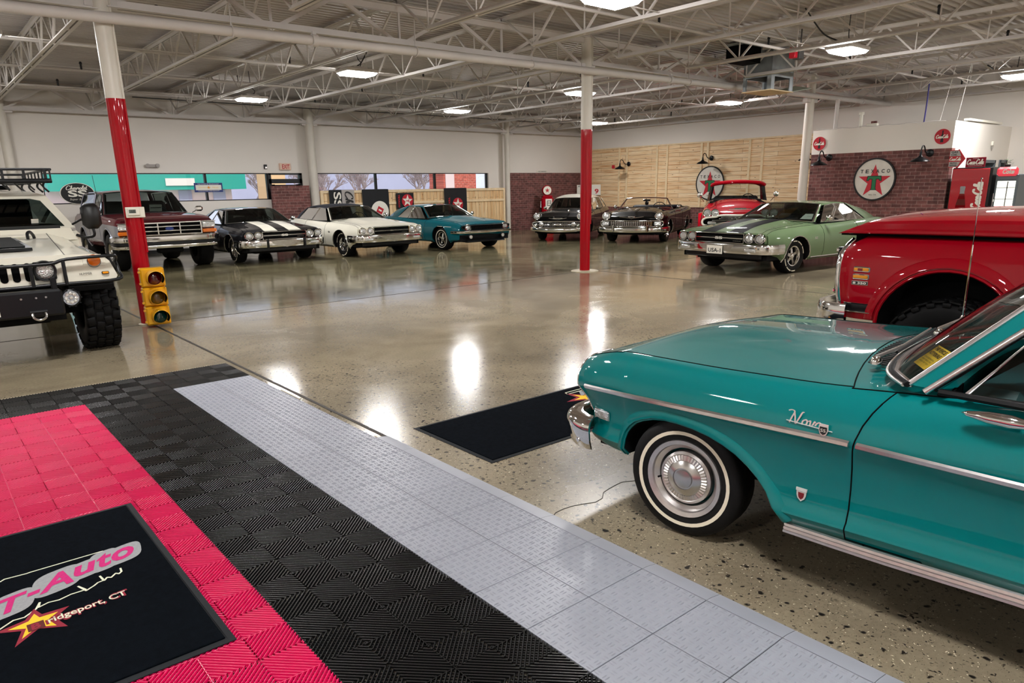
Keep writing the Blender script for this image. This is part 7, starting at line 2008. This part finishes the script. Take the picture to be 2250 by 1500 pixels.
t = thing('script_sign', 'dark red rectangular script sign standing on top of the vending machine', 'sign', (18.46, 5.995, 1.862))
b = MB(); b.box((0, 0, .105), (.03, .385, .21), 'carpet_maroon', bev=.004); b.build('board', t)
b = MB(); script_mesh(b, 'Coca-Cola', (-.018, 0, .115), (0, -1, 0), (0, 0, 1), .10, 'ink_white', pen=.18, width=.32); text_mesh(b, 'DRINK', (-.018, 0, .185), (0, -1, 0), (0, 0, 1), .018, 'ink_white', width=.12); text_mesh(b, 'DELICIOUS AND REFRESHING', (-.018, 0, .035), (0, -1, 0), (0, 0, 1), .014, 'ink_white', width=.28); b.build('lettering', t)
b = MB(); b.box((21.0, BY0-.02, 2.45), (.10, .05, .10), 'device_white', bev=.01); b.prism([(20.95, BY0-.03, 2.39), (21.05, BY0-.03, 2.39), (21.0, BY0-.03, 2.28)], (0, .02, 0), 'dull_chrome'); tag(b.build('alarm_horn'), 'small white alarm horn high on the white end wall', 'alarm')
b = MB(); b.box((20.3, BY0+.02, BZ+.05), (2.2, .12, .05), 'device_white'); tag(b.build('wall_rail'), 'long white batten lying on top of the white end wall', 'rail')
# things on the roof of the inner room
b = MB(); b.tube([(BXF+.12, 9.35, BZ), (BXF+.12, 9.35, 3.6)], .05, 'steel_paint', 10); tag(b.build('riser_pipe'), 'white riser pipe standing on the inner room beside the corner column', 'pipe')
b = MB(); b.tube([(BXF+.2, 8.75, BZ), (BXF+.2, 8.75, 3.2)], .04, 'device_white', 12); b.tube([(BXF+.2, 8.75, 3.19), (BXF+.2, 8.75, 3.25)], .06, 'device_white', 12); tag(b.build('vent_pipe'), 'short white vent pipe standing on the inner room', 'pipe')
b = MB(); b.box((BXF+.12, 8.42, BZ+.04), (.12, .26, .08), 'device_white', bev=.01); b.box((BXF+.10, 8.38, BZ+.10), (.06, .12, .06), 'brick_side'); tag(b.build('junction_box'), 'small junction box on top of the inner room wall', 'box')
b = MB(); pts = [V(BXF+.06, 9.8-i*.16, BZ+.02+.012*math.sin(i*1.9)) for i in range(20)]; b.tube(smooth_path(pts, 3), .008, 'steel_paint', 5); tag(b.build('wall_cable'), 'thin cable lying along the top of the inner room wall', 'cable')
mat('cord_blue', srgb(44, 36, 110), 0.5); b = MB(); b.tube(smooth_path([(BXF+.3, 7.32, BZ-.0), (BXF+.28, 7.30, 3.3), (BXF+.2, 7.27, 3.74)], 5), .016, 'cord_blue', 8); tag(b.build('blue_hose'), 'dark blue hose hanging from the ceiling onto the inner room', 'hose')
for k, (y, y2) in enumerate(((6.98, 6.75), (6.62, 6.45))):
    b = MB(); b.tube([(BXF+.3, y, BZ), (BXF+.3, y2, ZD+.02)], .006, 'steel_paint', 5); tag(b.build('hanger_wire'), 'thin hanging wire above the inner room, %s' % ('the slanting one' if k == 0 else 'the upright one'), 'wire')
# sheet-metal duct
t = thing('air_duct', 'galvanized sheet-metal air duct with open outlets hanging between the joists', 'duct', (14.62, 8.90, 3.47))
b = MB(); hw_, hd, z1 = .42, .32, .80
def pane(pts, m_): b.poly([V(*p) for p in pts], m_)
for s in (-1, 1):
    for y0, y1, a in ((-hd, -hd+.09, 0), (-hd+.09, hd-.05, .25), (hd-.05, hd, 0)): pane([(s*hw_, y0, a), (s*hw_, y1, a), (s*hw_, y1, z1), (s*hw_, y0, z1)], 'galvanized')
for y in (-hd, hd):
    for x0, x1, a in ((-hw_, -hw_+.13, 0), (-hw_+.13, hw_-.12, .25), (hw_-.12, hw_, 0)): pane([(x0, y, a), (x1, y, a), (x1, y, z1), (x0, y, z1)], 'galvanized')
pane([(-hw_, -hd, z1), (hw_, -hd, z1), (hw_, hd, z1), (-hw_, hd, z1)], 'galvanized')
for x in (-hw_, hw_):
    for y in (-hd, hd): b.bar((x, y, 0), (x, y, z1), .014, .014, 'galvanized')
b.build('housing', t)
b = MB(); b.box((0, 0, -.012), (2*hw_+.04, 2*hd+.04, .02), 'batten_wood'); b.build('tray', t)
b = MB(); b.prism([(hw_, -hd, -.01), (hw_+.70, -hd-.05, .10), (hw_+.80, hd-.25, .20), (hw_, hd, .02)], (0, 0, .012), 'leaf_pale'); b.build('flap', t)
b = MB(); b.box((-.95, .02, .63), (.62, .40, .30), 'gap_black'); b.box((-.95, .02, .80), (.66, .44, .05), 'galvanized'); b.box((-.60, .02, .72), (.34, .36, .22), 'galvanized'); b.build('branch_duct', t)
t = thing('electrical_box', 'gray electrical box with a red switch on the joist above the duct', 'box', (13.30, 7.52, 3.90))
b = MB(); b.box((0, 0, 0), (.16, .14, .2), 'interior_gray', bev=.008); b.build('housing', t)
b = MB(); b.box((-.14, .02, 0), (.10, .12, .18), 'ink_red', bev=.008); b.build('switch', t)
b = MB(); b.tube([(.06, 0, .1), (.06, 0, .45)], .014, 'interior_gray', 8); b.build('conduit', t)
for i, (pts) in enumerate(([(11.6, 6.5, 4.25), (12.1, 6.45, 3.95), (12.4, 6.35, 3.85), (12.64, 6.27, 3.80)], [(7.6, 13.4, 4.2), (7.3, 13.1, 3.95), (7.1, 12.9, 3.85)], [(18.0, 5.9, 3.9), (18.4, 5.7, 3.72), (18.7, 5.6, 3.80)], [(5.0, 20.6, 3.95), (9.0, 20.6, 3.93), (14.0, 20.7, 3.95), (20.0, 20.7, 3.93)])):
    b = MB(); b.tube(smooth_path(pts, 6), .012, 'black_plastic', 6)
    tag(b.build('ceiling_cable'), ['black cable looping down to the lamp near the duct', 'black cable looping down to the lamp over the convertible', 'black cable looping to the lamp over the inner room', 'long dark cable running through the joists near the far wall'][i], 'cable')
# ------------------------------------------------------------------ what stands outside the far windows
noisy('asphalt', srgb(196, 190, 186), 0.1, 1.0, 0.9); noisy('awning_teal', srgb(22, 168, 150), 0.04, 1.0, 0.6); noisy('wall_pale', srgb(238, 214, 208), 0.05, 1.0, 0.8)
noisy('bark', srgb(168, 152, 148), 0.25, 8.0, 0.9); noisy('store_gray', srgb(176, 178, 200), 0.05, 1.0, 0.8); noisy('peach', srgb(244, 202, 150), 0.04, 1.0, 0.8)
b = MB(); b.box((14, 47, -.15), (110, 49, .2), 'asphalt'); struct(b.build('ground_outside'))
OY = 32.0
def ox_(x, y=OY): return x*y/21.75     # a place further out on the same line of sight from the middle of the floor
def at_out(x, z, y): return V(x*y/21.75, y, CAMH+(z-CAMH)*y/21.75)
t = thing('shop_building', 'pale shop with a wide teal fascia seen through the far windows', 'building', (0, 0, 0))
p0, p1 = at_out(3.0, 1.72, 31), at_out(8.02, 2.6, 31)
b = MB(); b.box(((p0.x+p1.x)/2, 33, (p0.z+p1.z)/2), (p1.x-p0.x, 4, p1.z-p0.z), 'awning_teal'); b.build('fascia', t)
b = MB(); b.box(((p0.x+p1.x)/2-.3, 33.4, p0.z/2), (p1.x-p0.x-.4, 4, p0.z), 'wall_pale'); b.build('wall', t)
for x in (5.0, 6.35, 7.3):
    q = at_out(x, 1.56, 31); b = MB(); b.box((q.x, 31.38, q.z-.15), (.5, .06, .7), 'store_gray'); b.build('window', t)
q = at_out(6.2, 1.93, 30.9); b = MB(); b.box((q.x, 30.97, q.z), (1.1, .04, .28), 'ink_white'); b.build('sign_board', t)
t = thing('store_building', 'long gray store building behind the bare trees', 'building', (0, 0, 0))
b = MB(); b.box((24, 60, 2.3), (40, 4, 6.4), 'store_gray'); b.build('wall', t)
b = MB(); b.box((24, 57.9, 5.0), (40, .2, .6), 'wall_pale'); b.build('fascia', t)
t = thing('brick_pylon', 'sunlit orange brick building seen through the last window pane', 'building', (0, 0, 0))
q0, q1 = at_out(15.1, 1.3, 29), at_out(16.55, 2.6, 29)
b = MB(); b.box(((q0.x+q1.x)/2, 29.6, 2.0), (q1.x-q0.x, 1.2, 4.0), 'brick_outside'); b.build('wall', t)
b = MB(); b.box((q0.x+.35, 28.98, 2.0), (.5, .04, 4.0), 'wall_pale'); b.build('pilaster', t)
t = thing('peach_kiosk', 'small peach building seen through the entrance door', 'building', (0, 0, 0))
q = at_out(8.95, 1.8, 28); b = MB(); b.box((q.x, 28.5, 1.6), (.75, 1.0, 3.2), 'peach'); b.build('wall', t)
def tree(label, x, y, h, seed, lean=0.0):
    random.seed(seed); t = thing('bare_tree', label, 'tree', (x, y, -.05), 0, 'bare trees outside')
    trunk, tw = MB(), MB()
    def grow(p, d, L, r, n):
        q = p+d*L; m = trunk if n > 2 else tw
        m.tube([p, p.lerp(q, .5)+V(random.uniform(-.04, .04), 0, 0)*L, q], [r, r*.85, r*.7], 'bark', 6 if n > 2 else 4)
        if n == 0: return
        for k in range(3 if n > 1 else 4):
            a = random.uniform(0, 2*PI); s = random.uniform(.35, .75)
            e = (d+V(math.cos(a)*s, math.sin(a)*s, random.uniform(.0, .25))).normalized(); grow(q, e, L*random.uniform(.68, .92), r*.64, n-1)
    grow(V(0, 0, 0), V(lean, 0, 1).normalized(), h*.15, h*.024, 6)
    trunk.build('trunk', t, weld=0); tw.build('twigs', t, weld=0)
for i, (x, z, y, h, lab) in enumerate(((10.75, 0, 38, 5.4, 'leaning bare tree at the near end of the long window'), (11.75, 0, 42, 5.6, 'bare tree outside behind the black and gray banner'), (14.0, 0, 40, 5.6, 'pale bare tree seen in the middle window pane'), (8.15, 0, 36, 5.0, 'bare tree at the end of the teal shop'), (9.55, 0, 46, 5.5, 'bare tree seen through the door'))):
    tree(lab, x*y/21.75, y, h, 20+i, -.2 if i == 0 else .05)
